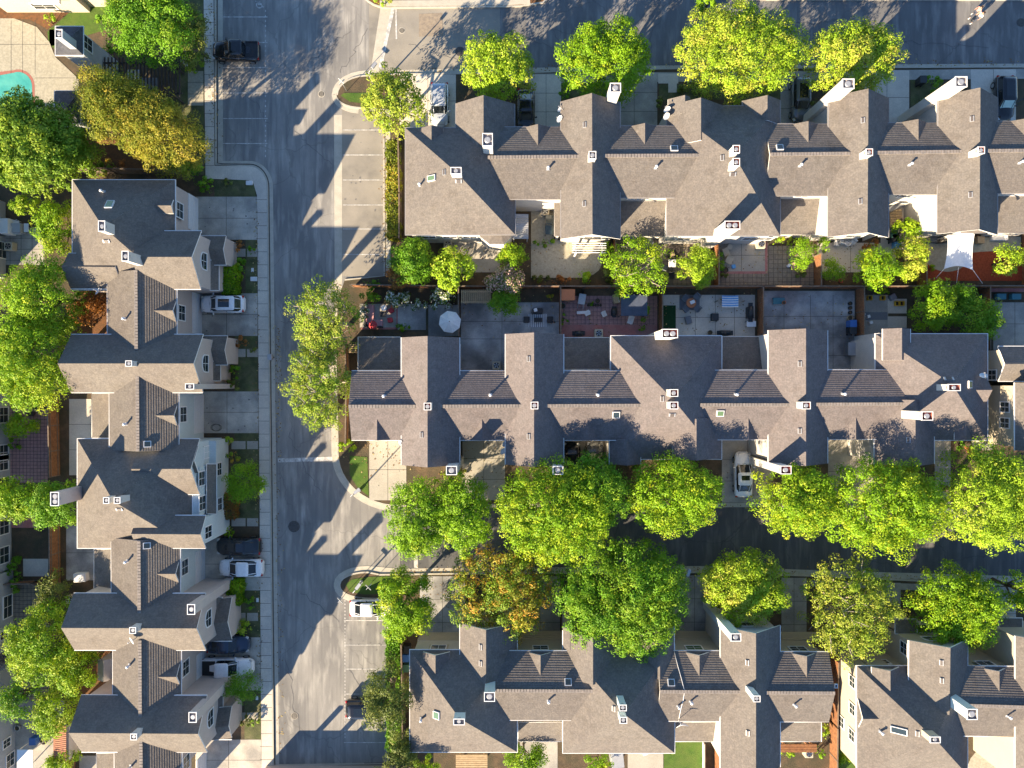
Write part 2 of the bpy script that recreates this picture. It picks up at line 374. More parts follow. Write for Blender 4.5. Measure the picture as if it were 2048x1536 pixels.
def hip(root, x0, y0, x1, y1, ez, peak, pz, sh='shingle', wall='stucco_white', o=0.32, gut=True, trim='trim'):
    P = W(*peak, pz); a, b, c, d = W(x0, y0, ez), W(x1, y0, ez), W(x1, y1, ez), W(x0, y1, ez)
    mb = MB()
    for p, q in ((a, b), (b, c), (c, d), (d, a)): slope(mb, P, P, p, q)
    ro = mb.build('hip_roof', [sh, trim], root)
    if gut:
        g = MB()
        for p, q in ((a, b), (b, c), (c, d), (d, a)):
            m = (p+q)/2; dd = (q-p).normalized(); n = Vector((dd.y, -dd.x, 0)); n = n if n.dot(m-P) > 0 else -n
            m = m+n*0.03; hx = abs(dd.x) > 0.5
            g.box((m.x, m.y, m.z-0.05), ((q-p).length+0.12, 0.07, 0.1) if hx else (0.07, (q-p).length, 0.1))
        g.build('gutter', GT[0] if trim == 'trim' else trim, ro)
    w = MB(); xs = (a.x+o, b.x-o); ys = (c.y+o, a.y-o)
    w.prism([(xs[0], ys[0]), (xs[1], ys[0]), (xs[1], ys[1]), (xs[0], ys[1])], 0, ez-0.05)
    return dict(wall=w.build('wall', wall, root), roof=ro, W=xs[0], E=xs[1], N=ys[1], S=ys[0])
def shed(root, x0, y0, x1, y1, zN, zS, zW=None, name='lean_to_roof', sh='shingle', wall=None, gut=True, o=0.25, zbase=0.0, trim='trim'):
    """rectangle seen at mean height; zN/zS heights of north/south edge, or zW/zE when zW given as (zW,zE)"""
    if zW is None: zz = {'a': zN, 'b': zN, 'c': zS, 'd': zS}
    else: zz = {'a': zW[0], 'b': zW[1], 'c': zW[1], 'd': zW[0]}
    a, b, c, d = W(x0, y0, zz['a']), W(x1, y0, zz['b']), W(x1, y1, zz['c']), W(x0, y1, zz['d'])
    mb = MB()
    if zW is None:
        if zN >= zS: slope(mb, a, b, c, d)
        else: slope(mb, c, d, a, b)
    else:
        if zW[0] >= zW[1]: slope(mb, d, a, b, c)
        else: slope(mb, b, c, d, a)
    ro = mb.build(name, [sh, trim], root)
    if gut:
        g = MB()
        for p, q in ((a, b), (b, c), (c, d), (d, a)): g.tube([p, q], 0.04, 4)
        g.build('gutter', GT[0] if trim == 'trim' else trim, ro)
    if wall:
        w = MB(); m = (a+b+c+d)/4
        P = [p+Vector((math.copysign(o, m.x-p.x), math.copysign(o, m.y-p.y), -0.2)) for p in (a, b, c, d)]
        for i in range(4):
            p, q = P[i], P[(i+1) % 4]; w.poly([(p.x, p.y, zbase), (q.x, q.y, zbase), q, p])
        w.build('wall', wall, root)
    return ro
def dormer(root, axis, apex, tip, rz, halfpx, sh='shingle', wall='stucco_white', trim='trim', p=0.68):
    """small gable; apex = gable end of its ridge, tip = where the ridge dies into the main slope"""
    hw = halfpx*0.047
    if axis == 'y': return gable(root, 'y', tip, apex, rz, (hw,), (hw,), p, p, 'dormer_roof', sh, wall, gut=False, oe=0.28, zb=3.5, trim=trim)
    return gable(root, 'x', tip, apex, rz, (hw,), (hw,), p, p, 'dormer_roof', sh, wall, gut=False, oe=0.28, zb=3.5, trim=trim)
def wlen(px, z=6): return px*(H-z)/F
def chimney(root, px, py, wpx, dpx, zt, zb, m='stucco_white', inner='recess', flues=1, label=None):
    c = W(px, py, zt); w, d = wlen(wpx, zt), wlen(dpx, zt)
    mb = MB(); t = 0.065
    ch = (w/2, d/2)
    def ring(a, b, z): return [(c.x-a, c.y-b, z), (c.x+a, c.y-b, z), (c.x+a, c.y+b, z), (c.x-a, c.y+b, z)]
    mb.grid([ring(ch[0]-0.03, ch[1]-0.03, zb), ring(ch[0]-0.03, ch[1]-0.03, zt-0.12)], 0, False, True)
    mb.grid([ring(ch[0]-0.03, ch[1]-0.03, zt-0.12), ring(*ch, zt-0.12), ring(*ch, zt), ring(ch[0]-t, ch[1]-t, zt)], 1, False, True)
    mb.grid([ring(ch[0]-t, ch[1]-t, zt), ring(ch[0]-t, ch[1]-t, zt-0.24)], 2, False, True)
    mb.poly(ring(ch[0]-t, ch[1]-t, zt-0.24), 2)
    for sx_, sy_ in ((0, -1), (0, 1), (-1, 0), (1, 0)): mb.box((c.x+sx_*(ch[0]-0.03), c.y+sy_*(ch[1]-0.03), zt-0.3), (0.26 if sy_ else 0.04, 0.26 if sx_ else 0.04, 0.1), 0, 2)
    o = mb.build('chimney', [m, 'trim', inner], root)
    if label: o['label'] = label
    for k in range(flues):
        f = MB(); off = (k-(flues-1)/2)*(max(w, d)-0.3)/max(1, flues)
        q = (c.x+off, c.y) if w >= d else (c.x, c.y+off); r = min(0.3, min(w, d)*0.32)
        f.cyl((q[0], q[1], zt-0.24), r*0.6, 0.14, 12, 0).cyl((q[0], q[1], zt-0.1), r, 0.06, 14, 0, r*0.8)
        f.build('flue', ['flue_grey'], o)
    return o
def vent_pipe(root, px, py, m='metal_white', parent=None):
    p, n = roof_at(px, py); mb = MB()
    mb.box((p.x, p.y, p.z+0.02), (0.34, 0.3, 0.03), 0, 1); mb.cyl((p.x, p.y, p.z-0.05), 0.1, 0.62, 10, 0).cyl((p.x, p.y, p.z+0.57), 0.15, 0.1, 10, 0, 0.06)
    return mb.build('vent_pipe', [m, 'flue_grey'], root)
def oriented(mb, p, n, w, d, h, lift=0.0, mi=0, tilt=None):
    """box w (east) x d (north) lying on a slope of normal n"""
    n = Vector(n); u = Vector((1, 0, 0))-n*n.x; u.normalize(); v = n.cross(u); q = Vector(p)+n*lift
    b = [q+u*a*w/2+v*b_*d/2 for a, b_ in ((-1, -1), (1, -1), (1, 1), (-1, 1))]; t = [x+n*h for x in b]
    mb.poly(t, mi); mb.poly(b[::-1], mi)
    for k in range(4): mb.poly([b[k], b[(k+1) % 4], t[(k+1) % 4], t[k]], mi)
def louvre(root, px, py, w=0.34, d=0.5):
    p, n = roof_at(px, py); mb = MB(); oriented(mb, p, n, w, d, 0.1, 0.0, 0); oriented(mb, p, n, w*0.6, d*0.9, 0.03, 0.1, 1)
    return mb.build('roof_vent', ['flue_grey', 'trim_dark'], root)
def skylight(root, px, py, w, d, glass='glass_green'):
    p, n = roof_at(px, py); mb = MB(); oriented(mb, p, n, w, d, 0.16, 0, 0)
    o = mb.build('skylight', ['metal_white'], root); g = MB(); oriented(g, p, n, w-0.14, d-0.14, 0.02, 0.16, 0); g.build('pane', glass, o); return o
def dish(root, px, py, z=None, az=-2.2, r=0.36, label=None):
    p, n = roof_at(px, py)
    if z: p = W(px, py, z)
    mb = MB(); c = p+Vector((0, 0, 0.55)); mb.tube([p-Vector((0, 0, .1)), c], 0.03, 6, 1)
    ax = Vector((math.cos(az)*0.75, math.sin(az)*0.75, 0.66)).normalized(); u = ax.cross(Vector((0, 0, 1))).normalized(); v = ax.cross(u)
    rows = [[c+ax*(0.12*(k/4)**2)+(u*math.cos(a*math.pi/8)+v*math.sin(a*math.pi/8))*r*(k/4+0.001) for a in range(16)] for k in range(5)]
    mb.grid(rows, 0, True, True); mb.tube([c-v*r*0.9, c+ax*0.45], 0.02, 5, 1); mb.box(tuple(c+ax*0.45), (0.1, 0.1, 0.1), 0, 1)
    o = mb.build('satellite_dish', ['metal_white', 'flue_grey'], root)
    return o
def window(root, face, wc, px, py, w, h, arch=False, glass='glass_dark', frame='trim', name='window', bars=1):
    """window on a wall facing E/W/N/S whose world coordinate is wc, seen at pixel px, py"""
    s = {'E': 1, 'W': -1, 'N': 1, 'S': -1}[face]
    if face in 'EW':
        z = H-F*wc/(px-1024); cy = (768-py)*(H-z)/F
        T = lambda a, b, c: (wc+s*c, cy+a, z+b)
    else:
        z = H-F*wc/(768-py); cx = (px-1024)*(H-z)/F
        T = lambda a, b, c: (cx+a, wc+s*c, z+b)
    def outline(w, h):
        if not arch: return [(-w/2, -h/2), (w/2, -h/2), (w/2, h/2), (-w/2, h/2)]
        return [(-w/2, -h/2), (w/2, -h/2)]+[(w/2*math.cos(math.pi*k/10), h*0.1+h*0.4*math.sin(math.pi*k/10)) for k in range(11)]
    mb = MB(); O = outline(w+0.2, h+0.2); I = outline(w, h); n = len(O)
    for k in range(n):
        a, b, c, d = O[k], O[(k+1) % n], I[(k+1) % n], I[k]
        mb.poly([T(*a, 0.07), T(*b, 0.07), T(*c, 0.07), T(*d, 0.07)]); mb.poly([T(*a, 0.0), T(*b, 0.0), T(*b, 0.07), T(*a, 0.07)]); mb.poly([T(*d, 0.0), T(*c, 0.0), T(*c, 0.07), T(*d, 0.07)])
    fw = 0.025
    def bar(a0, b0, a1, b1): mb.poly([T(a0, b0, .06), T(a1, b0, .06), T(a1, b1, .06), T(a0, b1, .06)])
    for k in range(bars): x = -w/2+w*(k+1)/(bars+1); bar(x-fw, -h/2, x+fw, h/2 if not arch else h*0.45)
    bar(-w/2, -fw+h*0.05, w/2, fw+h*0.05)
    o = mb.build('window', frame, root); g = MB(); g.poly([T(*p, 0.03) for p in I]); g.build('pane', glass, o); return o
def panel(root, face, wc, c0, c1, z0, z1, m, name, th=0.06, ribs=0):
    s = {'E': 1, 'W': -1, 'N': 1, 'S': -1}[face]; mb = MB()
    def B(a0, a1, b0, b1, d0, d1, mi=0):
        if face in 'EW': mb.box((wc+s*(d0+d1)/2, (a0+a1)/2, (b0+b1)/2), (abs(d1-d0), abs(a1-a0), b1-b0), 0, mi)
        else: mb.box(((a0+a1)/2, wc+s*(d0+d1)/2, (b0+b1)/2), (abs(a1-a0), abs(d1-d0), b1-b0), 0, mi)
    B(c0, c1, z0, z1, 0.0, th)
    for k in range(ribs):
        zz = z0+(z1-z0)*(k+1)/(ribs+1); B(c0+0.05, c1-0.05, zz-0.02, zz+0.02, th, th+0.02)
    return mb.build(name, m, root)
def garage(root, face, wc, c0px, c1px, m='stucco_beige', dm='metal_white', zt=2.35):
    if face in 'EW': a, b = [(768-p)*(H-1.2)/F for p in (c0px, c1px)]
    else: a, b = [(p-1024)*(H-1.2)/F for p in (c0px, c1px)]
    return panel(root, face, wc, min(a, b), max(a, b), 0.12, zt, dm, 'garage_door', 0.05, 3)
def house(name, label, px, py, group=None): return thing(name, label, 'building', W(px, py, 0), 0, group)
MZ, WZ, MP = 7.6, 8.5, 0.385

# ======== left row (ridge runs north-south, wings east-west) ========
A = house('terraced_house_row', 'long beige and pale blue terrace left of the main street with cross gables', 330, 900)
sh = 'shingle_tan'
a1 = hip(A, 145, 360, 350, 579, 5.8, (205, 453), 9.35, sh, 'stucco_beige')
a1w = gable(A, 'x', (262, 514), (383, 514), 8.4, 462, 578, sh=sh, wall='stucco_beige')
gable(A, 'x', (123, 533), (230, 534), 7.3, 507, 577, sh=sh, wall='stucco_beige')
a2 = gable(A, 'x', (115, 727), (387, 727), WZ, 669, 785, sh=sh, wall='stucco_beige')
a3 = hip(A, 155, 878, 384, 1096, 5.8, (226, 1002), 9.35, sh, 'stucco_aqua')
a3n = gable(A, 'x', (262, 938), (381, 938), 7.9, 878, '=', sh=sh, wall='stucco_aqua')
a3s = gable(A, 'x', (262, 1068), (401, 1069), 7.7, '=', 1096, sh=sh, wall='stucco_aqua')
a3b = gable(A, 'x', (330, 920), (388, 921), 7.3, (1.3,), (1.3,), sh=sh, wall='stucco_aqua', gut=False, name='dormer_roof')
a4 = gable(A, 'x', (122, 1256), (393, 1257), WZ, 1187, 1300, sh=sh, wall='stucco_beige')
a5 = gable(A, 'x', (137, 1466), (396, 1468), WZ, 1391, 1504, sh=sh, wall='stucco_beige')
ms = []
for (x, y0, y1, ew, ee, wm) in ((272, 540, 700, 215, 353, 'stucco_beige'), (275, 740, 903, 219, 357, 'stucco_aqua'), (278, 1082, 1240, 223, 360, 'stucco_aqua'),
                      (280, 1280, 1450, 226, 362, 'stucco_beige'), (282, 1480, 1570, 229, 363, 'stucco_beige')):
    ms.append(gable(A, 'y', (x, y0), (x+1, y1), MZ, ew, ee, MP, MP, 'main_roof', sh, wm, cap=True, step=0.027))
dw = []
for (y, hw, wm) in ((621, 26, 'stucco_beige'), (831, 26, 'stucco_aqua'), (1148, 27, 'stucco_aqua'), (1354, 28, 'stucco_beige'), (1560, 27, 'stucco_beige')):
    dw.append(dormer(A, 'x', (345+(y-600)*0.01, y), (285+(y-600)*0.012, y), 7.1, hw, sh, wm)['E'])
dw.insert(0, dormer(A, 'x', (342, 411), (300, 411), 6.9, 14, sh, 'stucco_beige')['E'])
# west lean-to roofs
shed(A, 184, 786, 221, 876, 0, 0, (2.9, 3.9), sh=sh, wall='stucco_beige')
shed(A, 188, 1098, 225, 1187, 0, 0, (2.9, 3.9), sh=sh, wall='stucco_beige')
shed(A, 193, 1506, 231, 1575, 0, 0, (2.9, 3.9), sh=sh, wall='stucco_beige')
# east entry porches: gable + lean-to, wall below
for (y0, yr, y1, y2, x0, dx, wm) in ((472, 498, 530, 581, 412, 0, 'stucco_beige'), (672, 700, 730, 762, 415, 3, 'stucco_beige')):
    gable(A, 'x', (395+dx, yr), (446+dx, yr), 4.0, y0, '=', 0.5, 0.5, 'porch_roof', sh, wm, o=0.12, oe=0.15)
    shed(A, 420+dx, yr+22, 438+dx, y2, 0, 0, (3.6, 2.9), 'porch_roof', sh, wm, o=0.12)
for (y0, yr, y1, y2, dx, wm) in ((1194, 1250, 1222, 1282, 0, 'stucco_beige'), (1391, 1458, 1420, 1479, 2, 'stucco_beige')):
    gable(A, 'x', (400+dx, yr), (455+dx, yr-6), 4.0, '=', y2, 0.5, 0.5, 'porch_roof', sh, wm, o=0.12, oe=0.15)
    shed(A, 427+dx, y0, 444+dx, yr-20, 0, 0, (3.6, 2.9), 'porch_roof', sh, wm, o=0.12)
shed(A, 413, 928, 433, 1028, 0, 0, (4.6, 3.7), 'porch_roof', sh, None)
# entry walls and the aqua two-storey bay
def block(root, x0, y0, x1, y1, z, m, name='wall'):
    a, b = W(x0, y0, z), W(x1, y1, z)
    o = MB().prism([(a.x, b.y), (b.x, b.y), (b.x, a.y), (a.x, a.y)], 0, z).build(name, m, root); return dict(W=a.x, E=b.x, N=a.y, S=b.y, wall=o)
bay = block(A, 380, 935, 399, 1032, 5.75, 'stucco_aqua')
bay2 = block(A, 400, 882, 432, 1072, 3.2, 'stucco_aqua')
for y, d in ((1008/4+384+4, 0), (1257/4+384, 0)): pass
window(A, 'E', a1w['E'], 407, 522, 1.55, 1.25, True)
window(A, 'E', a2['E'], 410, 727, 1.55, 1.25, True)
window(A, 'E', a4['E'], 416, 1237, 1.55, 1.25, True)
window(A, 'E', a5['E'], 420, 1437, 1.55, 1.25, True)
for mm, y, c0, c1 in ((a1, 421, 392, 462), (ms[0], 626, 587, 668), (ms[1], 829, 790, 866), (ms[2], 1134, 1100, 1180), (ms[3], 1335, 1303, 1380), (ms[4], 1525, 1508, 1570)):
    px = {421: 359, 626: 363, 829: 366, 1134: 369, 1335: 371, 1525: 372}[y]
    window(A, 'E', max(mm['E'], dw.pop(0))+0.012, px, y, 1.4, 1.3); garage(A, 'E', mm['E'], c0, c1)
for px, py, c in ((414, 904, a3n), (416, 1064, a3s)): window(A, 'E', c['E'], px, py, 1.1, 1.5)
for px, py in ((403, 957), (404, 1006)): window(A, 'E', bay['E'], px, py, 1.3, 1.3)
for px, py in ((438, 938), (439, 1008)): window(A, 'E', bay2['E'], px, py, 1.2, 1.0, bars=1)
for px, py, w_, z_ in ((203, 452, 0, 10.4), (250, 512, 0, 10.5)): chimney(A, px, py, 14, 22 if px == 203 else 21, z_, 6.5)
chimney(A, 257, 727, 13, 12, 9.4, 7.5, flues=1)
chimney(A, 212, 1001, 12, 13, 10.2, 7, flues=1); chimney(A, 234, 1001, 13, 13, 10.3, 7)
chimney(A, 265, 1261, 13, 13, 9.4, 7.5); chimney(A, 267, 1474, 13, 13, 9.4, 7.5)
chimney(A, 109, 998, 17, 28, 9.8, 0, 'stucco_beige', flues=2); chimney(A, 382, 1219, 16, 21, 9.6, 0, 'stucco_beige')
chimney(A, 385, 1435, 16, 21, 9.6, 0, 'stucco_beige'); chimney(A, 379, 773, 18, 12, 9.6, 0, 'stucco_beige', flues=1)
for x, y in ((252, 638), (254, 848), (256, 1122), (260, 1330), (263, 1532), (208, 384)): vent_pipe(A, x, y)
for x, y in ((213, 482), (239, 1018)): louvre(A, x, y, 0.6, 0.3)
skylight(A, 220, 410, 0.7, 0.95); skylight(A, 295, 888, 0.65, 0.6, 'glass_dark'); skylight(A, 294, 1091, 0.65, 0.6, 'glass_dark')
dish(A, 204, 585, 5.8, 2.6); dish(A, 272, 1276, None, -2.6)

# ======== top row ========
GT[0] = 'trim_mid'
T = house('terraced_house_row', 'upper right terrace with sunlit grey-brown roofs below the top street', 1400, 330)
sh = 'shingle'
t1 = hip(T, 811, 256, 1030, 469, 5.8, (913, 345), 9.45, sh)
gable(T, 'y', (967, 190), (967, 300), 7.75, 912, 1029, sh=sh, wall='stucco_white')
t2 = gable(T, 'y', (1184, 186), (1185, 469), WZ, 1122, 1240, sh=sh, oe1=0.95)
t3 = hip(T, 1334, 212, 1560, 471, 5.8, (1469, 312), 9.6, sh)
gable(T, 'y', (1402, 195), (1402, 280), 7.9, 1334, '=', sh=sh, gut=False)
gable(T, 'y', (1535, 190), (1535, 240), 7.1, (1.9,), 1560, sh=sh)
gable(T, 'y', (1370, 190), (1370, 225), 7.0, 1336, (0.6,), sh=sh, gut=False)
t5 = gable(T, 'y', (1737, 177), (1735, 465), WZ, 1657, 1777, sh=sh, oe1=0.95)
t6 = gable(T, 'y', (1961, 175), (1959, 459), WZ, 1876, 1995, sh=sh, oe1=0.95)
mt = []
for (x0, x1, y0, y1, en, es) in ((975, 1184, 315, 313, 254, 398), (1184, 1420, 312, 311, 252, 395), (1540, 1737, 309, 307, 248, 391), (1737, 1960, 306, 303, 246, 388), (1960, 2110, 302, 301, 243, 386)):
    mt.append(gable(T, 'x', (x0, y0), (x1, y1), MZ, en, es, MP, MP, 'main_roof', sh, 'stucco_white', cap=True, step=0.027))
for x, y in ((1076, 248), (1290, 246), (1617, 242), (1837, 238), (2057, 236)): dormer(T, 'y', (x, y), (x, y+62), 7.15, 27, sh)
dormer(T, 'y', (863, 250), (863, 300), 6.9, 22, sh)
shed(T, 1240, 402, 1331, 472, 3.9, 2.9, sh=sh, wall='stucco_white'); shed(T, 1561, 398, 1643, 469, 3.9, 2.9, sh=sh, wall='stucco_white')
shed(T, 1994, 392, 2075, 466, 3.9, 2.9, sh=sh, wall='stucco_white'); shed(T, 1109, 405, 1124, 472, 3.6, 3.0, sh=sh, wall='stucco_white')
gable(T, 'x', (1760, 460), (1772, 460), 4.2, (0.6,), (0.6,), 0.4, 0.4, 'porch_roof', sh, 'stucco_white', gut=False)
shed(T, 1921, 455, 1972, 466, 5.2, 4.9, sh=sh, wall='stucco_white', name='porch_roof')
chimney(T, 975, 279, 21, 26, 9.9, 6); chimney(T, 912, 341, 22, 14, 10.4, 7); chimney(T, 1185, 310, 15, 16, 9.4, 7)
chimney(T, 1231, 175, 22, 19, 9.6, 0); chimney(T, 1473, 298, 14, 16, 10.6, 7, inner='brick_red'); chimney(T, 1473, 324, 14, 16, 10.6, 7, inner='brick_red')
chimney(T, 1697, 167, 24, 20, 9.8, 0); chimney(T, 1739, 304, 14, 14, 9.4, 7, inner='brick_red'); chimney(T, 1923, 163, 24, 21, 9.8, 0)
chimney(T, 1963, 300, 14, 14, 9.4, 7, inner='brick_red'); chimney(T, 1465, 450, 31, 17, 9.6, 0, inner='brick_red', flues=2)
for x, y in ((1096, 338), (1311, 336), (1599, 332), (1818, 330), (2038, 326), (840, 371)): vent_pipe(T, x, y)
for x, y in ((1170, 250), (1169, 408), (1445, 316), (1958-232, 241), (1721, 403), (1944, 238), (1941, 390), (889, 345)): louvre(T, x, y)
for x, y in ((1465, 348), (917, 362)): louvre(T, x, y, 0.6, 0.35)
skylight(T, 864, 357, 0.95, 0.55); skylight(T, 1348, 298, 0.7, 0.6, 'glass_dark'); skylight(T, 1559, 296, 0.65, 0.6, 'glass_dark')
dish(T, 1122, 224, 5.9, 2.5); dish(T, 1120, 243, 5.9, 2.9); dish(T, 1333, 225, 5.9, 2.5); dish(T, 1332, 238, 5.9, 2.9)
# south face windows (bright wall)
window(T, 'S', t2['S'], 1185, 475, 1.7, 1.2)
for x in (1368, 1432, 1500, 1530): window(T, 'S', t3['S'], x, 477, 1.4, 1.1)
window(T, 'S', t5['S'], 1707, 472, 1.7, 1.2); window(T, 'S', t6['S'], 1883, 467, 1.4, 1.2)
for x in (858, 900, 940): window(T, 'S', t1['S'], x, 474, 1.3, 1.0)
for k, x in ((0, 1062), (1, 1270), (2, 1605), (3, 1812)): window(T, 'S', mt[k]['S'], x, 396 if k < 2 else 391, 1.3, 0.8)
# faceted bay at the corner of the first house
bb = MB(); c = W(992, 470, 3.0)
pts = [(c.x-2.2, c.y+1.5), (c.x-1.5, c.y-0.4), (c.x-0.6, c.y-1.1), (c.x+0.8, c.y-1.1), (c.x+1.5, c.y-0.4), (c.x+2.0, c.y+1.5)]
bb.prism(pts[::-1], 0, 4.7); bb.build('bay_wall', 'stucco_white', T)
bb = MB(); R_ = Vector((c.x, c.y+1.5, 5.6))
for k in range(5): bb.poly([R_, (pts[k][0]*1.0, pts[k][1]-0.15, 4.72), (pts[k+1][0], pts[k+1][1]-0.15, 4.72)], 0, [(0, 0.01), (1, 1), (0, 1)])
bb.build('bay_roof', 'shingle', T)

# ======== middle row ========
GT[0] = 'trim'
B = house('terraced_house_row', 'middle terrace with pinkish roofs between the back yards and the shaded side street', 1330, 800)
sh = 'shingle_pink'
b1 = gable(B, 'y', (855, 672), (855, 935), WZ, 803, 919, sh=sh)
b2 = gable(B, 'y', (1068, 665), (1068, 934), WZ, 1011, 1127, sh=sh)
b3 = hip(B, 1222, 672, 1443, 918, 5.8, (1348, 801), 9.6, sh)
gable(B, 'y', (1393, 838), (1393, 921), 8.1, 1345, 1443, sh=sh, gut=False); gable(B, 'y', (1254, 880), (1254, 931), 7.0, 1219, 1281, sh=sh)
b4 = gable(B, 'y', (1612, 657), (1612, 932), WZ, 1537, 1655, sh=sh)
b5 = hip(B, 1751, 668, 1975, 880, 5.8, (1904, 768), 9.5, sh)
b6 = gable(B, 'y', (1831, 800), (1831, 933), 8.2, 1749, 1868, sh=sh)
gable(B, 'y', (1804, 656), (1804, 720), 7.4, 1766, '=', sh=sh)
gable(B, 'x', (1940, 780), (1985, 780), 7.1, (1.1,), (1.1,), sh=sh, name='dormer_roof', gut=False)
mb_ = []
for (x0, x1, y0, y1, en, es) in ((697, 855, 813, 813, 742, 880), (855, 1068, 813, 812, 742, 880), (1068, 1290, 812, 811, 742, 880), (1400, 1612, 810, 810, 741, 879), (1612, 1840, 809, 808, 740, 878)):
    mb_.append(gable(B, 'x', (x0, y0), (x1, y1), MZ, en, es, MP, MP, 'main_roof', sh, 'stucco_white', cap=True, step=0.027))
for x, y in ((754, 881), (964, 881), (1175, 881), (1497, 880), (1712, 879)): dormer(B, 'y', (x, y), (x, y-62), 7.15, 27, sh)
dormer(B, 'y', (1932, 880), (1932, 840), 6.9, 16, sh)
shed(B, 716, 674, 801, 741, 2.9, 3.9, sh='shingle', wall='stucco_white'); shed(B, 1127, 675, 1219, 739, 2.9, 3.9, sh='shingle', wall='stucco_white')
shed(B, 1444, 673, 1527, 739, 2.9, 3.9, sh='shingle', wall='stucco_white')
chimney(B, 855, 813, 15, 15, 9.4, 7, inner='brick_red'); chimney(B, 1069, 811, 15, 15, 9.4, 7, inner='brick_red')
chimney(B, 1348, 786, 17, 15, 10.6, 7, inner='brick_red'); chimney(B, 1348, 811, 17, 15, 10.6, 7, inner='brick_red')
chimney(B, 1613, 811, 17, 15, 9.4, 7, inner='brick_red'); chimney(B, 1340, 667, 32, 18, 9.4, 0, inner='brick_red', flues=2)
chimney(B, 903, 941, 22, 18, 9.6, 0); chimney(B, 1116, 941, 21, 17, 9.6, 0); chimney(B, 1572, 940, 22, 17, 9.7, 0, inner='brick_red')
chimney(B, 1909, 775, 25, 14, 10.6, 7, inner='brick_red', flues=1); chimney(B, 1855, 832, 23, 18, 10.9, 6, inner='brick_red')
for x, y in ((769, 792), (981, 790), (1195, 790), (1471, 789), (1685, 788)): vent_pipe(B, x, y)
for x, y in ((844, 870), (1058, 718), (1058, 873), (1325, 798), (1600, 728), (1817, 880), (1600, 862)): louvre(B, x, y)
louvre(B, 1344, 829, 0.6, 0.35); louvre(B, 1897, 758, 0.9, 0.35)
skylight(B, 1232, 829, 0.7, 0.65, 'glass_dark'); skylight(B, 1440, 826, 0.7, 0.6); skylight(B, 1938, 769, 0.6, 0.7)
dish(B, 806, 884, 5.8, -2.4); dish(B, 1009, 885, 5.8, -0.6); dish(B, 1005, 900, 5.8, -0.6); dish(B, 1959, 753, None, 1.8)
for k, x in ((0, 760), (1, 965), (3, 1487), (4, 1700)): garage(B, 'S', mb_[k]['S'], x-42, x+42)

# ======== lower row ========
Cc = house('terraced_house_row', 'lower terrace with blue-shaded roofs south of the shaded side street', 1240, 1400)
sh = 'shingle'
c1 = hip(Cc, 820, 1300, 1034, 1504, 5.8, (919, 1437), 9.4, sh)
gable(Cc, 'y', (972, 1260), (972, 1385), 7.9, 920, 1034, sh=sh)
c2 = hip(Cc, 1126, 1290, 1349, 1506, 5.8, (1248, 1428), 9.5, sh)
gable(Cc, 'y', (1186, 1275), (1186, 1370), 8.0, 1126, '=', sh=sh); gable(Cc, 'y', (1140, 1258), (1140, 1300), 6.6, 1126, (0.9,), sh=sh, gut=False)
gable(Cc, 'y', (1320, 1262), (1320, 1360), 7.4, (1.6,), 1348, sh=sh)
c3 = gable(Cc, 'y', (1512, 1267), (1512, 1560), WZ, 1441, 1560, sh=sh)
mc = []
for (x0, x1, y0, y1, en, es) in ((975, 1186, 1381, 1382, 1302, 1440), (1320, 1512, 1383, 1384, 1302, 1442), (1512, 1670, 1385, 1386, 1304, 1443)):
    mc.append(gable(Cc, 'x', (x0, y0), (x1, y1), MZ, en, es, MP, MP, 'main_roof', sh, 'stucco_cream', cap=True, step=0.027))
for x, y in ((871, 1311), (1081, 1311), (1399, 1311), (1614, 1313)): dormer(Cc, 'y', (x, y), (x, y+62), 7.15, 27, sh, 'stucco_cream')
for x0, x1 in ((1036, 1125), (1349, 1440), (1561, 1643)): shed(Cc, x0, 1444, x1, 1483, 3.9, 3.0, sh=sh, wall='stucco_white')
chimney(Cc, 979, 1394, 22, 19, 9.8, 6, 'stucco_aqua'); chimney(Cc, 918, 1444, 23, 13, 10.4, 7, 'stucco_aqua'); chimney(Cc, 1246, 1416, 15, 13, 10.5, 7, 'stucco_aqua')
chimney(Cc, 1247, 1441, 15, 13, 10.5, 7, 'stucco_aqua'); chimney(Cc, 1472, 1275, 21, 16, 9.7, 0, 'stucco_aqua'); chimney(Cc, 1514, 1398, 14, 13, 10.2, 7, 'stucco_aqua')
for x, y in ((1097, 1400), (1356, 1411), (1381, 1402), (1588, 1408), (843, 1437)): vent_pipe(Cc, x, y)
for x, y in ((962, 1294), (962, 1327), (1228, 1417), (1495, 1325), (1496, 1466)): louvre(Cc, x, y)
skylight(Cc, 874, 1430, 0.75, 0.7); skylight(Cc, 1136, 1364, 0.65, 0.65, 'glass_dark'); skylight(Cc, 1342, 1365, 0.65, 0.65, 'glass_dark'); skylight(Cc, 1671, 1371, 0.3, 0.4, 'glass_dark')
for k, x, y in ((0, 1081, 1296),): window(Cc, 'N', mc[k]['N'], x, y, 1.4, 1.0, glass='glass_dark')
window(Cc, 'N', c1['N'], 877, 1295, 1.4, 1.0); window(Cc, 'N', mc[1]['N'], 1388, 1296, 1.5, 1.1, glass='glass_green'); window(Cc, 'N', mc[2]['N'], 1596, 1298, 1.5, 1.1)
window(Cc, 'N', c3['N'], 1492, 1249, 1.5, 1.0, True)
for x, g in ((1081, mc[0]), (1392, mc[1]), (1600, mc[2]), (880, c1)): garage(Cc, 'N', g['N'], x-42, x+42, dm='stucco_cream')

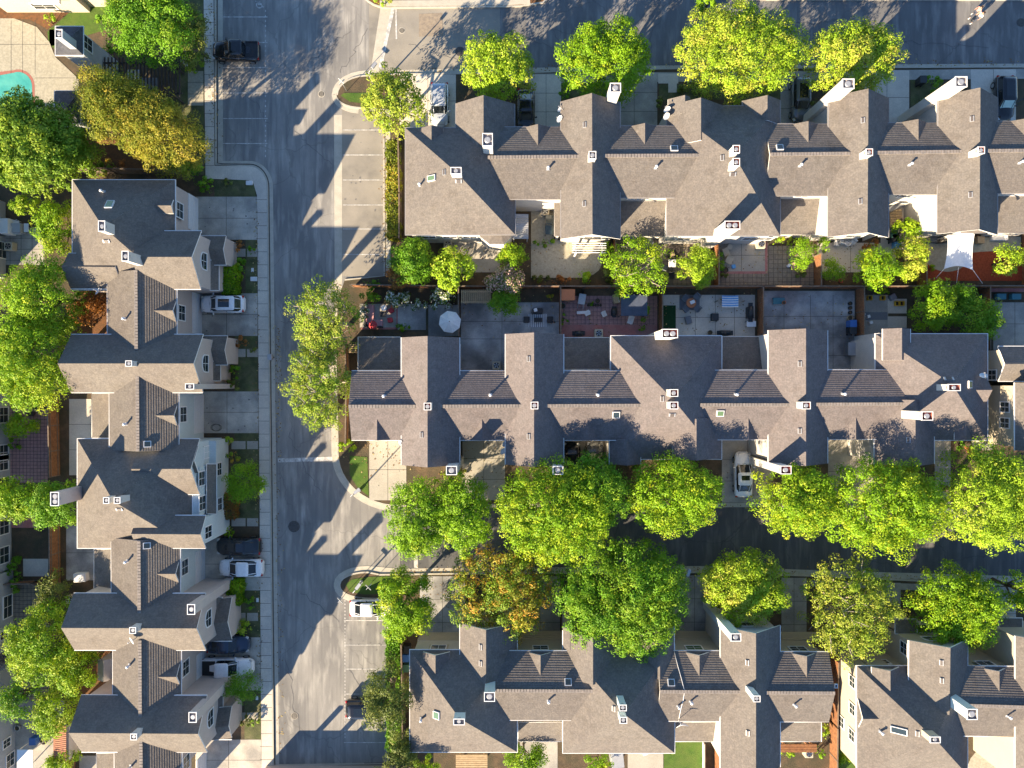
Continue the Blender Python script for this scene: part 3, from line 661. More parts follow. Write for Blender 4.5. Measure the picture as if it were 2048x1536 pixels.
# ======== lower right row ========
E = house('terraced_house_row', 'cream terrace cut off by the lower right corner with tall white side wall', 1870, 1430)
e1 = hip(E, 1714, 1332, 1935, 1550, 5.8, (1871, 1479), 9.5, sh, 'stucco_cream')
e2 = gable(E, 'y', (1901, 1296), (1899, 1430), WZ, 1818, 1935, sh=sh, wall='stucco_cream')
gable(E, 'y', (2110, 1285), (2110, 1600), WZ, 2031, '=', sh=sh, wall='stucco_cream')
e3 = gable(E, 'x', (1880, 1409), (2110, 1416), MZ, 1333, 1472, MP, MP, 'main_roof', sh, 'stucco_cream', cap=True, step=0.027)
gable(E, 'x', (1726, 1438), (1800, 1438), 6.9, (1.5,), (1.2,), 0.68, 0.68, 'dormer_roof', sh, 'stucco_cream', gut=False)
for x, y in ((1781, 1342), (1999, 1343)): dormer(E, 'y', (x, y), (x, y+60), 7.15, 28, sh, 'stucco_cream')
shed(E, 1790, 1238, 1834, 1268, 3.0, 3.9, sh=sh, wall='stucco_cream', name='porch_roof'); shed(E, 1835, 1250, 1890, 1266, 3.2, 3.8, sh=sh, wall=None, name='porch_roof')
shed(E, 1998, 1236, 2045, 1270, 3.0, 3.9, sh=sh, wall='stucco_cream', name='porch_roof')
chimney(E, 1945, 1429, 21, 22, 10.9, 6.2, 'stucco_aqua'); chimney(E, 1871, 1480, 21, 13, 10.3, 7, 'stucco_cream')
for x, y in ((1760, 1462), (2014, 1431)): vent_pipe(E, x, y)
for x, y in ((1883, 1325), (1884, 1361), (1835, 1467)): louvre(E, x, y)
skylight(E, 1798, 1461, 1.4, 0.6, 'glass_dark'); dish(E, 2039, 1320, 6.0, 0.8)
window(E, 'N', e2['N'], 1866, 1278, 1.7, 1.0, True); window(E, 'N', e1['N'], 1762, 1324, 1.4, 1.0); window(E, 'N', e3['N'], 1970, 1327, 1.4, 1.0)
for x, y in ((1705, 1363), (1705, 1418), (1683, 1443), (1704, 1470)): window(E, 'W', e1['W'], x, y, 1.0, 1.1)
window(E, 'W', e2['W'], 1808, 1296, 1.1, 1.1)

# ======== right-edge house, clubhouse, pool house, pale houses on the left edge ========
D_ = house('house', 'cream house at the right edge beside the end of the middle terrace', 2010, 800)
d1 = gable(D_, 'x', (2010, 728), (2200, 728), 6.6, 693, 762, 0.55, 0.55, 'gable_roof', 'shingle', 'stucco_cream')
d2 = gable(D_, 'y', (2120, 765), (2120, 905), 9.0, 2030, '=', 0.75, 0.75, 'gable_roof', 'shingle', 'stucco_cream')
window(D_, 'W', d1['W'], 1984, 750, 0.9, 1.3); window(D_, 'W', d2['W'], 2010, 814, 0.9, 1.2); window(D_, 'W', d2['W'], 2010, 846, 0.9, 1.2)
K = house('clubhouse', 'cream flat-fronted building at the top left corner above the pool deck', 60, 5)
k1 = block(K, -60, -60, 118, -30, 5.2, 'stucco_cream'); k2 = block(K, -60, -60, 165, -42, 5.2, 'stucco_cream')
panel(K, 'S', k1['S'], W(52, 0, 4).x, W(108, 0, 4).x, 2.9, 3.2, 'metal_white', 'awning', 0.7); window(K, 'S', k1['S'], 88, 12, 2.2, 1.0, glass='glass_dark')
P_ = house('pool_house', 'small square pool house with slate blue roof darkened for tree shade and tall pale walls', 165, 100)
p1 = hip(P_, 111, 53, 166, 110, 6.6, (134, 78), 7.9, 'shingle_slate_shade', 'stucco_grey')
chimney(P_, 117, 67, 15, 18, 9.3, 6.5, 'stucco_grey'); window(P_, 'E', p1['E'], 175, 88, 1.2, 1.4)
P2 = house('pool_shed', 'slate blue roofed shed half hidden under the golden tree by the pool', 150, 220)
hip(P2, 109, 182, 160, 246, 2.9, (134, 214), 4.3, 'shingle_slate_shade', 'stucco_grey')
EL = [house('house', l, 5, y) for l, y in (('grey house on the left edge north of the big green tree', 440), ('pale grey house on the left edge beside the maroon patio', 960),
      ('pale blue grey house on the left edge in the lower left corner', 1300))]
q = block(EL[0], -250, 452, -68, 540, 5.5, 'stucco_grey'); window(EL[0], 'E', q['E'], 4, 500, 1.6, 1.3)
q = block(EL[0], -250, 372, -80, 440, 6.2, 'stucco_grey')
q = block(EL[1], -250, 790, -58, 968, 5.5, 'stucco_grey'); q2 = block(EL[1], -250, 1028, -56, 1165, 5.5, 'stucco_grey')
for y in (830, 905, 925): window(EL[1], 'E', q['E'], 7, y, 1.5, 1.2)
for y in (1052, 1110): window(EL[1], 'E', q2['E'], 8, y, 1.6, 1.3)
q = block(EL[2], -250, 1168, -52, 1335, 5.5, 'stucco_grey'); window(EL[2], 'E', q['E'], 15, 1213, 2.2, 1.2); window(EL[2], 'E', q['E'], 7, 1270, 0.8, 1.0)
q = block(EL[2], -250, 1370, -48, 1600, 5.5, 'stucco_grey'); window(EL[2], 'E', q['E'], 13, 1486, 0.8, 1.0); window(EL[2], 'E', q['E'], 20, 1520, 1.3, 1.1)
X_ = house('shadow_caster', 'unseen low block and posts added past the bottom edge to shadow the main street', 640, 1600)  # unseen block and posts, added to throw shadows over the street's lower end
block(X_, 520, 1552, 800, 1640, 2.1, 'stucco_beige')
for x, h_ in ((558, 4.1), (607, 3.5), (640, 3.4), (679, 3.4), (725, 3.3)): p = W(x, 1548, 0); MB().box((p.x, p.y, h_/2), (0.45, 0.3, h_)).build('shadow_pillar', 'stucco_beige', X_)
# ---------------- ground, roads, paving ----------------
g = MB().poly([(-1500, -1500, -0.12), (1500, -1500, -0.12), (1500, 1500, -0.12), (-1500, 1500, -0.12)]).build('ground', 'soil'); g['kind'] = 'structure'
struct('street', [(432, -300), (432, 330), (545, 372), (545, 2000), (560, 2000), (800, 2000), (800, -300)], 0.0, 'asphalt', -0.1)
struct('top_street', [(800.5, -300), (2700, -300), (2700, 150), (1330, 160), (1330, 240), (800.5, 240)], 0.001, 'asphalt_top', -0.1)
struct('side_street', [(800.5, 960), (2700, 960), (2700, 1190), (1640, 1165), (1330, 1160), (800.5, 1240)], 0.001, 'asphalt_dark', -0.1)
struct('street_entry', [(738, 10), (1000, 12), (1000, 150), (738, 150)], 0.005, 'asphalt_bay')
struct('parking_bays', [(684, 215), (768, 215), (768, 552), (684, 552)], 0.005, 'asphalt_bay')
# raised blocks of soil on which yards and houses stand
def cl(*s):
    r = []
    for k in s: r += k
    return r
LA = arc(500, 375, 35.5, 43, 90, 0, 10)
left = cl([(-900, -300), (430, -300), (432, 331), (500, 332)], LA, [(538.7, 700), (541.8, 1000), (548, 1600), (553, 2100), (-900, 2100)])
struct('left_block_soil', left, 0.10, 'soil', -0.1)
topi = cl([(2700, 137)], [(1330, 137), (1000, 146), (800, 148)], arc(735, 190, 60, 38, 95, 180, 7), arc(720, 190, 48, 26, 180, 262, 6), [(768, 219), (770, 552), (690, 560), (676, 600), (672, 700), (676, 880)],
          arc(796, 905, 120, 106, 180, 272, 12), [(1000, 1008), (1540, 1006), (1900, 1018), (2700, 1060)])
struct('middle_block_soil', topi, 0.10, 'soil', -0.1)
boti = cl([(2700, 1185), (2048, 1172), (1650, 1152), (1400, 1143), (900, 1146), (760, 1148)], arc(735, 1168, 55, 24, 90, 180, 6), arc(735, 1172, 55, 24, 180, 265, 6), [(776, 1196), (777, 1525), (556, 1529), (556, 2100), (2700, 2100)])
struct('lower_block_soil', boti, 0.10, 'soil', -0.1)
nb = cl([(700, -300)], arc(775, -30, 55, 46, 180, 270, 6), [(1010, 13), (1040, 12), (1085, 5), (1110, -14), (1350, -20), (1480, 0), (2700, 0), (2700, -300)])
struct('north_block_soil', nb, 0.10, 'bark_mulch', -0.1)
struct('gutter_pan', [(430, -300), (445, -300), (446, 327), (432, 331)], 0.008, 'curb')
struct('gutter_pan', cl([(446, 322)], arc(500, 375, 46, 53, 90, 0, 10), [(549.5, 700), (553, 1000), (559, 1600), (563, 2000), (545, 2000), (534, 700), (530, 380), (446, 334)]), 0.012, 'curb')
struct('gutter_pan', [(668, 230), (684, 230), (684, 560), (684, 720), (670, 720)], 0.008, 'curb')
struct('gutter_pan', [(741, 145), (761, 15), (790, 15), (757, 145)], 0.009, 'curb')
struct('gutter_pan', [(800, 140), (1330, 131), (2700, 124), (2700, 134), (1330, 142), (800, 151)], 0.009, 'curb')
struct('gutter_pan', [(1000, 1003), (1560, 1001), (2700, 1050), (2700, 1064), (1560, 1014), (1000, 1016), (790, 1013), (796, 1003)], 0.009, 'curb')
struct('gutter_pan', [(760, 1138), (900, 1136), (1400, 1132), (1650, 1141), (2700, 1172), (2700, 1186), (1650, 1153), (1400, 1144), (900, 1149), (760, 1150)], 0.009, 'curb')
cb = MB()
def curbline(pts, w=0.16, z=0.125): ribbon(cb, [W(x, y, 0) for x, y in pts], w, -0.05, z)
curbline(cl([(431, -40), (432.5, 330), (500, 332)], LA, [(538.7, 700), (541.8, 1000), (548, 1600)]), 0.15, 0.145)
JL = cl([(434.5, -40), (435, 326), (446, 328)], arc(500, 375, 38, 46.5, 90, 0, 10), [(541.3, 700), (544.4, 1000), (550.6, 1600)])
o = ribbon(MB(), [W(x, y, 0) for x, y in JL], 0.1, 0.005, 0.022).build('gutter_seam', 'joint'); o['kind'] = 'structure'
curbline(cl([(2048, 134), (1330, 138), (1000, 147), (800, 149)], arc(735, 190, 60, 38, 95, 180, 7), arc(720, 190, 48, 26, 180, 262, 6), [(768, 219), (769, 552), (690, 560)]))
curbline(cl([(672, 700), (676, 880)], arc(796, 905, 120, 106, 180, 272, 12), [(1000, 1009), (1540, 1007), (1900, 1018), (2060, 1030)]))
curbline(cl([(2060, 1172), (1650, 1152), (1400, 1144), (900, 1147), (760, 1149)], arc(735, 1168, 55, 24, 90, 180, 6), arc(735, 1172, 55, 24, 180, 265, 6), [(776, 1196), (778, 1526), (556, 1530)]))
curbline(cl([(720, -30)], arc(775, -30, 55, 46, 180, 270, 6), [(1010, 14), (1040, 13), (1085, 6), (1110, -12)]))
curbline([(1480, 0), (2060, 0)])
cb.build('curb', 'curb')['kind'] = 'structure'
# wide concrete rims
def rim(pts, w, z=0.131, m='curb', name='pavement'): o = ribbon(MB(), [W(x, y, 0) for x, y in pts], w, z-0.03, z).build(name, m); o['kind'] = 'structure'; return o
rim(cl(arc(735, 190, 66, 44, 92, 180, 7), arc(722, 190, 53, 32, 180, 265, 6)), 0.55, 0.02)
rim(cl([(666, 730), (669, 880)], arc(796, 905, 127, 112, 180, 268, 12)), 0.6, 0.02)
rim(cl([(790, 1142)], arc(735, 1168, 62, 31, 90, 180, 6), arc(735, 1172, 62, 31, 180, 268, 6)), 0.55, 0.02)
rim([(776, 220), (777, 552)], 0.5)
rim([(760, 8), (1010, 6), (1060, 3)], 0.6)
def pave(pts, m='concrete', z=0.13, name='pavement', joints=True, step=None, kind='structure'):
    return struct(name, pts, z, m)
def joints(lines, w=0.038, z=0.136, name='pavement_joints', m='joint'):
    mb = MB()
    for a, b in lines: ribbon(mb, [W(*a, 0), W(*b, 0)], w, z-0.002, z)
    o = mb.build(name, m); o['kind'] = 'structure'; return o
J = []
def slab(x0, y0, x1, y1, nx=1, ny=1, m='concrete', z=0.13, name='driveway'):
    struct(name, [(x0, y0), (x1, y0), (x1, y1), (x0, y1)], z, m)
    for k in range(1, nx): x = x0+(x1-x0)*k/nx; J.append(((x, y0), (x, y1)))
    for k in range(1, ny): y = y0+(y1-y0)*k/ny; J.append(((x0, y), (x1, y)))
# left pavement
struct('pavement', [(408, -40), (428, -40), (430, 332)]+arc(500, 375, 34, 42, 90, 0, 10)+[(537.5, 700), (540.6, 1000), (546.5, 1560), (524, 1560), (520, 1000), (515, 392), (508, 368), (498, 361), (412, 358)], 0.13, 'concrete')
for y in list(range(20, 340, 26)): J.append(((408, y), (429, y)))
for y in range(400, 1530, 26): J.append(((512+(y-400)*0.0085, y), (534+(y-380)*0.0105, y)))
slab(377, 143, 408, 212, 1, 3, 'aggregate')
for (y0, y1, x1) in ((394, 480, 515), (587, 672, 516), (783, 866, 518), (1075, 1180, 521), (1274, 1380, 523), (1478, 1560, 524)): slab(392, y0, x1, y1, 2, 2, 'concrete_drive')
for y in (506, 706, 890, 1044, 1233, 1432): slab(464, y-8, 492, y+8, 1, 1, 'concrete_pale'); slab(495, y-8, 517, y+8, 1, 1, 'concrete_pale')
for k, (x0, y0, x1, y1) in enumerate(((492, 480, 515, 587), (430, 360, 512, 394), (470, 672, 516, 783), (470, 866, 518, 1040), (480, 1180, 522, 1274), (490, 1380, 523, 1478))):
    o = struct('front_lawn', [(x0, y0), (x1, y0), (x1, y1), (x0, y1)], 0.115, 'turf_dull'); o['kind'] = 'stuff'; tag(o, label='thin dull grass in a front garden strip', cat='grass')
# parking and road markings
pm = MB()
def mark(a, b, w=0.1, z=0.012): ribbon(pm, [W(*a, 0), W(*b, 0)], w, z-0.003, z)
for y in (260, 310, 360, 410, 458, 509): mark((686, y), (766, y), 0.08, 0.018)
for y in (34, 85, 135, 186, 237, 287): mark((446, y), (535, y), 0.08)
for y in (1241, 1290, 1338, 1388, 1436, 1485): mark((688, y), (773, y), 0.07)
for k in range(40): mark((690, 1200+k*7), (690, 1203+k*7), 0.1)
for k in range(30): mark((531, 20+k*10), (531, 24+k*10), 0.1)
mark((556, 921), (673, 917), 0.42); mark((786, 18), (760, 138), 0.36, 0.019); mark((792, 18), (793, 78), 0.16, 0.018); mark((831, 1079), (832, 1136), 0.42)
pm.build('road_markings', 'paint_worn')['kind'] = 'structure'
hc = MB()   # wheelchair symbol
def hcp(pts, w=0.1): ribbon(hc, [W(520+x, 9+y, 0) for x, y in pts], w, 0.008, 0.014)
hcp([(-7, -6), (-3, -2), (2, -2), (5, 5), (8, 5)]); hcp([(6*math.cos(a*0.5)-1, 6*math.sin(a*0.5)+1) for a in range(1, 11)]); hcp([(-7, -7), (-7.5, -5)], 0.25); hcp([(-4, 0), (2, 0)])
hc.build('wheelchair_symbol', 'paint_worn')['kind'] = 'structure'
struct('asphalt_patch', [(838, 28), (884, 26), (886, 72), (838, 73)], 0.018, 'paver_tan')
# lawns
for pts in ([(682, 192), (688, 187), (760, 186), (776, 206), (720, 207), (700, 204)], cl([(735, 914), (700, 911), (700, 950), (716, 975), (738, 992)])[::-1],
            [(692, 1168), (705, 1158), (740, 1153), (800, 1152), (800, 1186), (730, 1188), (700, 1183)], [(1327, 1480), (1406, 1480), (1404, 1560), (1327, 1560)], [(96, 65), (150, 18), (215, 12), (215, 60), (100, 95)],
            [(100, 60), (112, 60), (112, 100), (100, 90)], [(1660, 1490), (1700, 1490), (1760, 1570), (1660, 1570)]):
    o = struct('lawn', pts, 0.125, 'turf'); o['kind'] = 'stuff'; tag(o, 'short bright green grass of a lawn patch', 'grass')
# top row driveways
slab(800, 150, 912, 256, 2, 2, 'concrete'); slab(1062, 150, 1122, 262, 2, 3, 'concrete'); slab(1222, 148, 1314, 262, 2, 3, 'concrete_dark'); slab(1560, 145, 1620, 255, 2, 3, 'concrete_dark')
slab(1728, 142, 1817, 250, 2, 2); slab(1940, 140, 2030, 250, 2, 2); slab(1316, 148, 1356, 168); slab(1336, 168, 1353, 186)
struct('pavement', [(1000, 149), (2100, 138), (2100, 158), (1000, 168)], 0.128, 'concrete_dark')
# middle row driveways
slab(739, 878, 813, 1000, 2, 2, 'concrete_pale'); slab(925, 875, 1010, 1000, 2, 3, 'concrete_pale'); slab(1128, 878, 1215, 1000, 2, 2, 'concrete_dark'); slab(1443, 875, 1545, 1005, 2, 3, 'concrete_dark')
slab(1655, 875, 1750, 1010, 2, 2, 'concrete_dark'); slab(1868, 875, 1900, 1010, 1, 3, 'concrete_dark'); slab(1942, 880, 1985, 900, 3, 1, 'concrete_dark')
# lower row driveways
slab(840, 1152, 930, 1290, 2, 3, 'concrete_stained'); slab(1040, 1152, 1120, 1290, 2, 3, 'concrete_dark'); slab(1345, 1150, 1432, 1290, 2, 3, 'concrete_stained')
slab(1562, 1155, 1612, 1295, 2, 3, 'concrete_dark'); slab(1735, 1165, 1800, 1330, 2, 3, 'concrete_dark'); slab(1960, 1175, 2030, 1330, 2, 3, 'concrete_dark')
struct('pavement', [(1620, 1160), (2100, 1176), (2100, 1190), (1620, 1172)], 0.128, 'concrete_dark')
# back yards of the top row
def rectp(x0, y0, x1, y1): return [(x0, y0), (x1, y0), (x1, y1), (x0, y1)]
def tiles(x0, y0, x1, y1, s, jit=0):
    x = x0+s
    while x < x1: J.append(((x, y0), (x, y1))); x += s
    y = y0+s
    while y < y1: J.append(((x0, y), (x1, y))); y += s
struct('patio', cl([(1062, 410), (1108, 410), (1108, 480), (1200, 490)], arc(1160, 524, 44, 32, 60, -90, 8), [(1062, 556)]), 0.13, 'aggregate')
struct('patio', rectp(900, 480, 1000, 545), 0.127, 'concrete_dark')
struct('patio', rectp(1228, 478, 1420, 570), 0.128, 'paver_tan'); tiles(1228, 478, 1420, 570, 9)
struct('patio', rectp(1438, 484, 1530, 543), 0.132, 'concrete_pale'); struct('patio', rectp(1432, 478, 1536, 570), 0.128, 'paver_tan'); tiles(1432, 547, 1536, 570, 9)
J += [((1482, 484), (1482, 543)), ((1438, 511), (1530, 511))]
struct('patio_border', [(1438, 543), (1529, 543), (1529, 484), (1534, 484), (1534, 548), (1438, 548)], 0.134, 'paver_red')
struct('patio', rectp(1537, 492, 1626, 570), 0.128, 'paver_tan'); tiles(1537, 492, 1626, 570, 9)
struct('patio', rectp(1634, 486, 1790, 545), 0.13, 'concrete'); J += [((1700, 486), (1700, 545))]
struct('patio', rectp(1760, 400, 1835, 500), 0.127, 'concrete')
struct('red_mulch', [(1844, 520), (1900, 510), (2048, 495), (2048, 562), (1844, 562)], 0.125, 'mulch_red')
struct('patio', cl([(1843, 478), (2040, 474), (2040, 500), (1960, 504)], arc(1893, 506, 48, 38, 0, -180, 12)), 0.132, 'aggregate')
# back yards of the middle row
struct('patio', rectp(720, 608, 793, 655), 0.128, 'concrete_dark'); struct('patio', rectp(796, 608, 852, 660), 0.13, 'concrete_stained'); struct('patio', rectp(857, 610, 917, 672), 0.13, 'concrete_stained')
struct('patio_border', rectp(722, 655, 795, 659), 0.133, 'paver_red'); struct('patio_border', rectp(793, 600, 796, 659), 0.133, 'paver_red')
struct('patio', rectp(922, 605, 1118, 742), 0.13, 'concrete_stained'); J += [((922, 643), (1118, 643)), ((1004, 605), (1004, 742)), ((1062, 605), (1062, 680)), ((922, 678), (1020, 678))]
struct('patio', rectp(1122, 592, 1314, 650), 0.13, 'paver_plum'); tiles(1130, 592, 1310, 650, 8); struct('patio', rectp(1122, 650, 1314, 674), 0.13, 'paver_red')
struct('patio', rectp(1320, 590, 1509, 672), 0.13, 'concrete'); J += [((1320, 635), (1509, 635)), ((1390, 590), (1390, 672)), ((1430, 590), (1430, 672)), ((1468, 590), (1468, 672))]
struct('artificial_grass', rectp(1320, 611, 1351, 657), 0.14, 'turf_fake')
struct('patio', rectp(1519, 582, 1708, 745), 0.13, 'concrete_stained'); J += [((1519, 633), (1708, 633)), ((1567, 590), (1567, 680)), ((1620, 590), (1620, 680)), ((1665, 590), (1665, 745)), ((1519, 711), (1708, 711)), ((1519, 676), (1708, 676))]
struct('patio', rectp(1722, 590, 1775, 670), 0.126, 'concrete_dark'); slab(1774, 598, 1812, 627, 1, 1, 'concrete', 0.135, 'patio'); slab(1774, 633, 1812, 656, 1, 1, 'concrete', 0.135, 'patio')
struct('patio', rectp(1985, 605, 2100, 700), 0.13, 'concrete_dark'); J += [((2028, 605), (2028, 700)), ((1985, 648), (2100, 648))]
struct('patio', rectp(1962, 577, 2100, 584), 0.125, 'paver_red')
# pool area
struct('pool_deck', cl([(-60, 40)], [(0, 38), (30, 38), (75, 55), (100, 85), (112, 115), (160, 160), (160, 260), (-60, 260)]), 0.13, 'aggregate')
for x in (24, 47, 72): J.append(((x, 42), (x, 150)))
J += [((0, 90), (100, 90)), ((72, 157), (150, 157))]
pool = cl([(-60, 158), (0, 152)], arc(38, 175, 28, 30, 110, 0, 8), [(66, 230), (-60, 240)])
pw = [(x if x < 60 else x+6, y) for x, y in pool]
struct('pool_coping', cl([(-60, 150), (0, 145)], arc(38, 173, 33, 33, 110, 0, 8), [(71, 236), (-60, 245)]), 0.136, 'brick_red')
m, t, b = nodes('pool_water'); b.inputs['Base Color'].default_value = (0.07, 0.33, 0.30, 1); b.inputs['Roughness'].default_value = 0.05
t.links.new(mixc(t, noisef(t, 0.5, 2), (0.06, 0.33, 0.30), (0.12, 0.43, 0.36)), b.inputs['Base Color']); bump(t, b, noisef(t, 2.5, 3), 0.15, 0.05); M['pool_water'] = m
struct('pool_water', pool, 0.142, 'pool_water')
struct('bark_bed', [(-60, 0), (130, 0), (190, 10), (215, 12), (150, 18), (96, 60), (88, 55), (60, 40), (-60, 38)], 0.122, 'bark_mulch')
struct('bark_bed', rectp(145, 275, 330, 345), 0.118, 'bark_mulch')
# far-left yards
struct('patio', rectp(0, 455, 90, 530), 0.125, 'concrete_dark'); tiles(0, 455, 90, 530, 22)
struct('patio', rectp(20, 818, 97, 965), 0.125, 'paver_plum'); tiles(20, 818, 97, 965, 7)
struct('patio', rectp(22, 1020, 78, 1055), 0.125, 'paver_red'); slab(48, 1117, 98, 1152, 1, 1, 'concrete', 0.13, 'patio'); struct('patio', rectp(0, 1160, 100, 1420), 0.12, 'paver_tan'); tiles(0, 1160, 100, 1400, 8)
slab(140, 798, 184, 950, 1, 3, 'concrete', 0.13, 'patio'); slab(134, 1050, 192, 1160, 1, 2, 'concrete_stained', 0.13, 'patio')
struct('patio', rectp(30, 1400, 130, 1600), 0.122, 'concrete_dark')
struct('patio', rectp(160, 1510, 200, 1600), 0.13, 'concrete_pale')
# lower yards
struct('patio', rectp(1040, 1480, 1115, 1540), 0.125, 'concrete_dark'); struct('patio', rectp(1255, 1500, 1326, 1600), 0.13, 'concrete_pale'); struct('patio', cl(arc(1985, 1540, 52, 50, 0, 180, 12)), 0.13, 'aggregate')
struct('patio', rectp(1668, 1380, 1684, 1490), 0.12, 'concrete')
joints(J)
# sealed cracks in the asphalt, oil drips and leaf litter
rc = random.Random(5); cm = MB()
for x0, y0, x1, y1 in ((560, 640, 655, 655), (575, 860, 640, 990), (600, 1180, 680, 1240), (570, 1300, 600, 1470), (620, 120, 700, 60), (590, 260, 665, 330), (1010, 60, 1150, 110), (1500, 60, 1680, 40), (1760, 80, 1980, 96), (900, 1100, 1010, 1080), (1400, 1080, 1620, 1070), (470, 150, 540, 250), (680, 150, 735, 60), (820, 90, 930, 125), (700, 1340, 760, 1460)):
    n = 14; cm_pts = [(x0+(x1-x0)*k/n+rc.uniform(-5, 5), y0+(y1-y0)*k/n+rc.uniform(-5, 5)) for k in range(n+1)]
    ribbon(cm, [W(x, y, 0) for x, y in cm_pts], 0.035, 0.004, 0.014)
cm.build('sealed_cracks', 'tar')['kind'] = 'structure'
om = MB()
for x0, y0, x1, y1, n in ((450, 10, 530, 310, 26), (690, 225, 762, 540, 30), (700, 1210, 770, 1480, 24), (400, 400, 500, 470, 8), (400, 600, 500, 665, 8), (400, 790, 500, 860, 8), (410, 1080, 500, 1170, 8), (410, 1285, 500, 1370, 8), (745, 890, 805, 985, 7), (930, 890, 1005, 940, 6), (1450, 885, 1500, 990, 6)):
    zz = 0.02 if x0 in (450, 690, 700) else 0.14
    for k in range(n):
        p = W(rc.uniform(x0, x1), rc.uniform(y0, y1), 0); r_ = rc.uniform(0.03, 0.11); om.poly([(p.x+r_*rc.uniform(.6, 1.2)*math.cos(q*.785), p.y+r_*rc.uniform(.6, 1.2)*math.sin(q*.785), zz) for q in range(8)])
om.build('oil_drips', 'oil')['kind'] = 'structure'
lm = MB()
for pts, wd_, n, zz in (([(556, 640), (556, 900), (562, 1500)], 8, 260, .02), ([(676, 560), (668, 720), (676, 880)], 10, 200, .03), ([(800, 1008), (1500, 1008), (2040, 1030)], 10, 700, .03), ([(800, 1144), (1400, 1138), (2040, 1168)], 10, 600, .03), ([(800, 145), (1400, 134), (2040, 128)], 10, 420, .03),
                     ([(425, 10), (430, 320)], 12, 160, .15), ([(512, 400), (520, 1400)], 8, 240, .15), ([(700, 880), (800, 900), (930, 960), (1200, 950), (1500, 990), (1900, 990)], 60, 500, .15), ([(840, 1170), (1100, 1170), (1600, 1180)], 60, 400, .15), ([(770, 200), (770, 550)], 10, 160, .14), ([(900, 520), (1200, 500), (1500, 520), (1800, 520)], 50, 500, .145), ([(930, 620), (1300, 630), (1700, 640)], 60, 300, .15)):
    for k in range(n):
        i = rc.randrange(len(pts)-1); t_ = rc.random(); x = pts[i][0]+(pts[i+1][0]-pts[i][0])*t_+rc.gauss(0, wd_/2); y = pts[i][1]+(pts[i+1][1]-pts[i][1])*t_+rc.gauss(0, wd_/2)
        p = W(x, y, 0); s_ = rc.uniform(.03, .075); an = rc.uniform(0, 6.3); lm.poly([(p.x+s_*1.5*math.cos(an), p.y+s_*1.5*math.sin(an), zz), (p.x-s_*math.sin(an), p.y+s_*math.cos(an), zz+.015), (p.x-s_*1.5*math.cos(an), p.y-s_*1.5*math.sin(an), zz), (p.x+s_*math.sin(an), p.y-s_*math.cos(an), zz+.01)], rc.choice((0, 0, 1)))
o = lm.build('leaf_litter', ['litter_brown', 'litter_tan']); o['kind'] = 'stuff'; tag(o, 'dry fallen leaves along kerbs and on the drives', 'leaf litter')
# manholes, utility covers, drains
def disc(px, py, r, name='manhole_cover', label='', z=0.0, m='iron'):
    p = W(px, py, 0); mb = MB(); mb.cyl((p.x, p.y, z-0.02), r, 0.035, 24, 0); mb.cyl((p.x, p.y, z+0.015), r*0.82, 0.006, 24, 1)
    for k in range(5): mb.box((p.x, p.y+(k-2)*r*0.3, z+0.024), (r*1.1, r*0.07, 0.006), 0, 0)
    return tag(mb.build(name, [m, 'iron']), label, 'manhole cover')
disc(588, 1053, 0.6, label='large dark round manhole cover on the shaded street beside the black car'); disc(804, 61, 0.34, label='small rust ringed manhole at the entrance of the top street', m='curb')
disc(643, 188, 0.36, label='round concrete ringed cover left of the upper lawn island', m='curb'); disc(589, 1432, 0.38, label='pale round cover near the sunlit bottom of the street', m='asphalt_bay')
disc(920, 103, 0.5, label='dark round manhole beside the first tree of the top street'); disc(2042, 45, 0.45, label='dark round manhole at the right end of the top street'); disc(1807, 1127, 0.4, label='round manhole on the shaded side street')
for x, y, l in ((499, 366, 'upper'), (508, 558, 'second')):
    p = W(x, y, 0.12); tag(MB().box((p.x, p.y, 0.17), (0.7, 0.45, 0.14), 0, 0, 0.95, 0.04).build('utility_box', 'metal_white'), f'{"small white utility box on the corner planting bed by the pavement curve" if l=="upper" else "pale utility lid on the lawn strip above the white car"}', 'utility box')
for x, y, l in ((515, 1200, 'small white meter cover in the lawn beside the clipped hedge'), (514, 1396, 'small white meter cover on the grass below the round bush'), (505, 540, 'small round white cover on the dull lawn strip')):
    p = W(x, y, 0.12); tag(MB().box((p.x, p.y, 0.135), (0.42, 0.26, 0.04), 1.57, 0, 0.95, 0.02).build('meter_cover', 'metal_white'), l, 'meter cover')

# ---------------- fences ----------------
def fence(pts, label, m='wood_fence', h=1.75, name='wooden_fence', group=None):
    w = [W(x, y, 0.1) for x, y in pts]; c = sum(w, Vector())/len(w)
    root = thing(name, label, 'fence', (c.x, c.y, 0.1), 0, group)
    pl = MB(); cp = MB()
    for a, b in zip(w[:-1], w[1:]):
        L = (b-a).length; n = max(1, int(L/0.16)); d = (b-a)/n; ang = math.atan2(d.y, d.x); nn = Vector((-d.y, d.x, 0)).normalized()
        for k in range(n):
            q = a+d*(k+0.5)+nn*random.uniform(-0.008, 0.008); hh = h+random.uniform(-0.02, 0.01); pl.box((q.x, q.y, 0.1+hh/2), (L/n*0.93, 0.022, hh), ang)
        for z in (0.35, h-0.25):
            q = (a+b)/2+nn*0.045; cp.box((q.x, q.y, 0.1+z), (L, 0.06, 0.09), ang)
        q = (a+b)/2+nn*0.01; cp.box((q.x, q.y, 0.1+h+0.02), (L, 0.12, 0.035), ang)
    pl.build('boards', m, root); cp.build('rail', 'wood_grey', root)
    for a, b in zip(w[:-1], w[1:]):
        n = max(1, int((b-a).length/2.4))
        for k in range(n+1):
            q = a.lerp(b, k/n); MB().box((q.x, q.y, 0.1+h/2+0.03), (0.1, 0.1, h+0.06)).build('post', 'wood_grey', root)
    return root
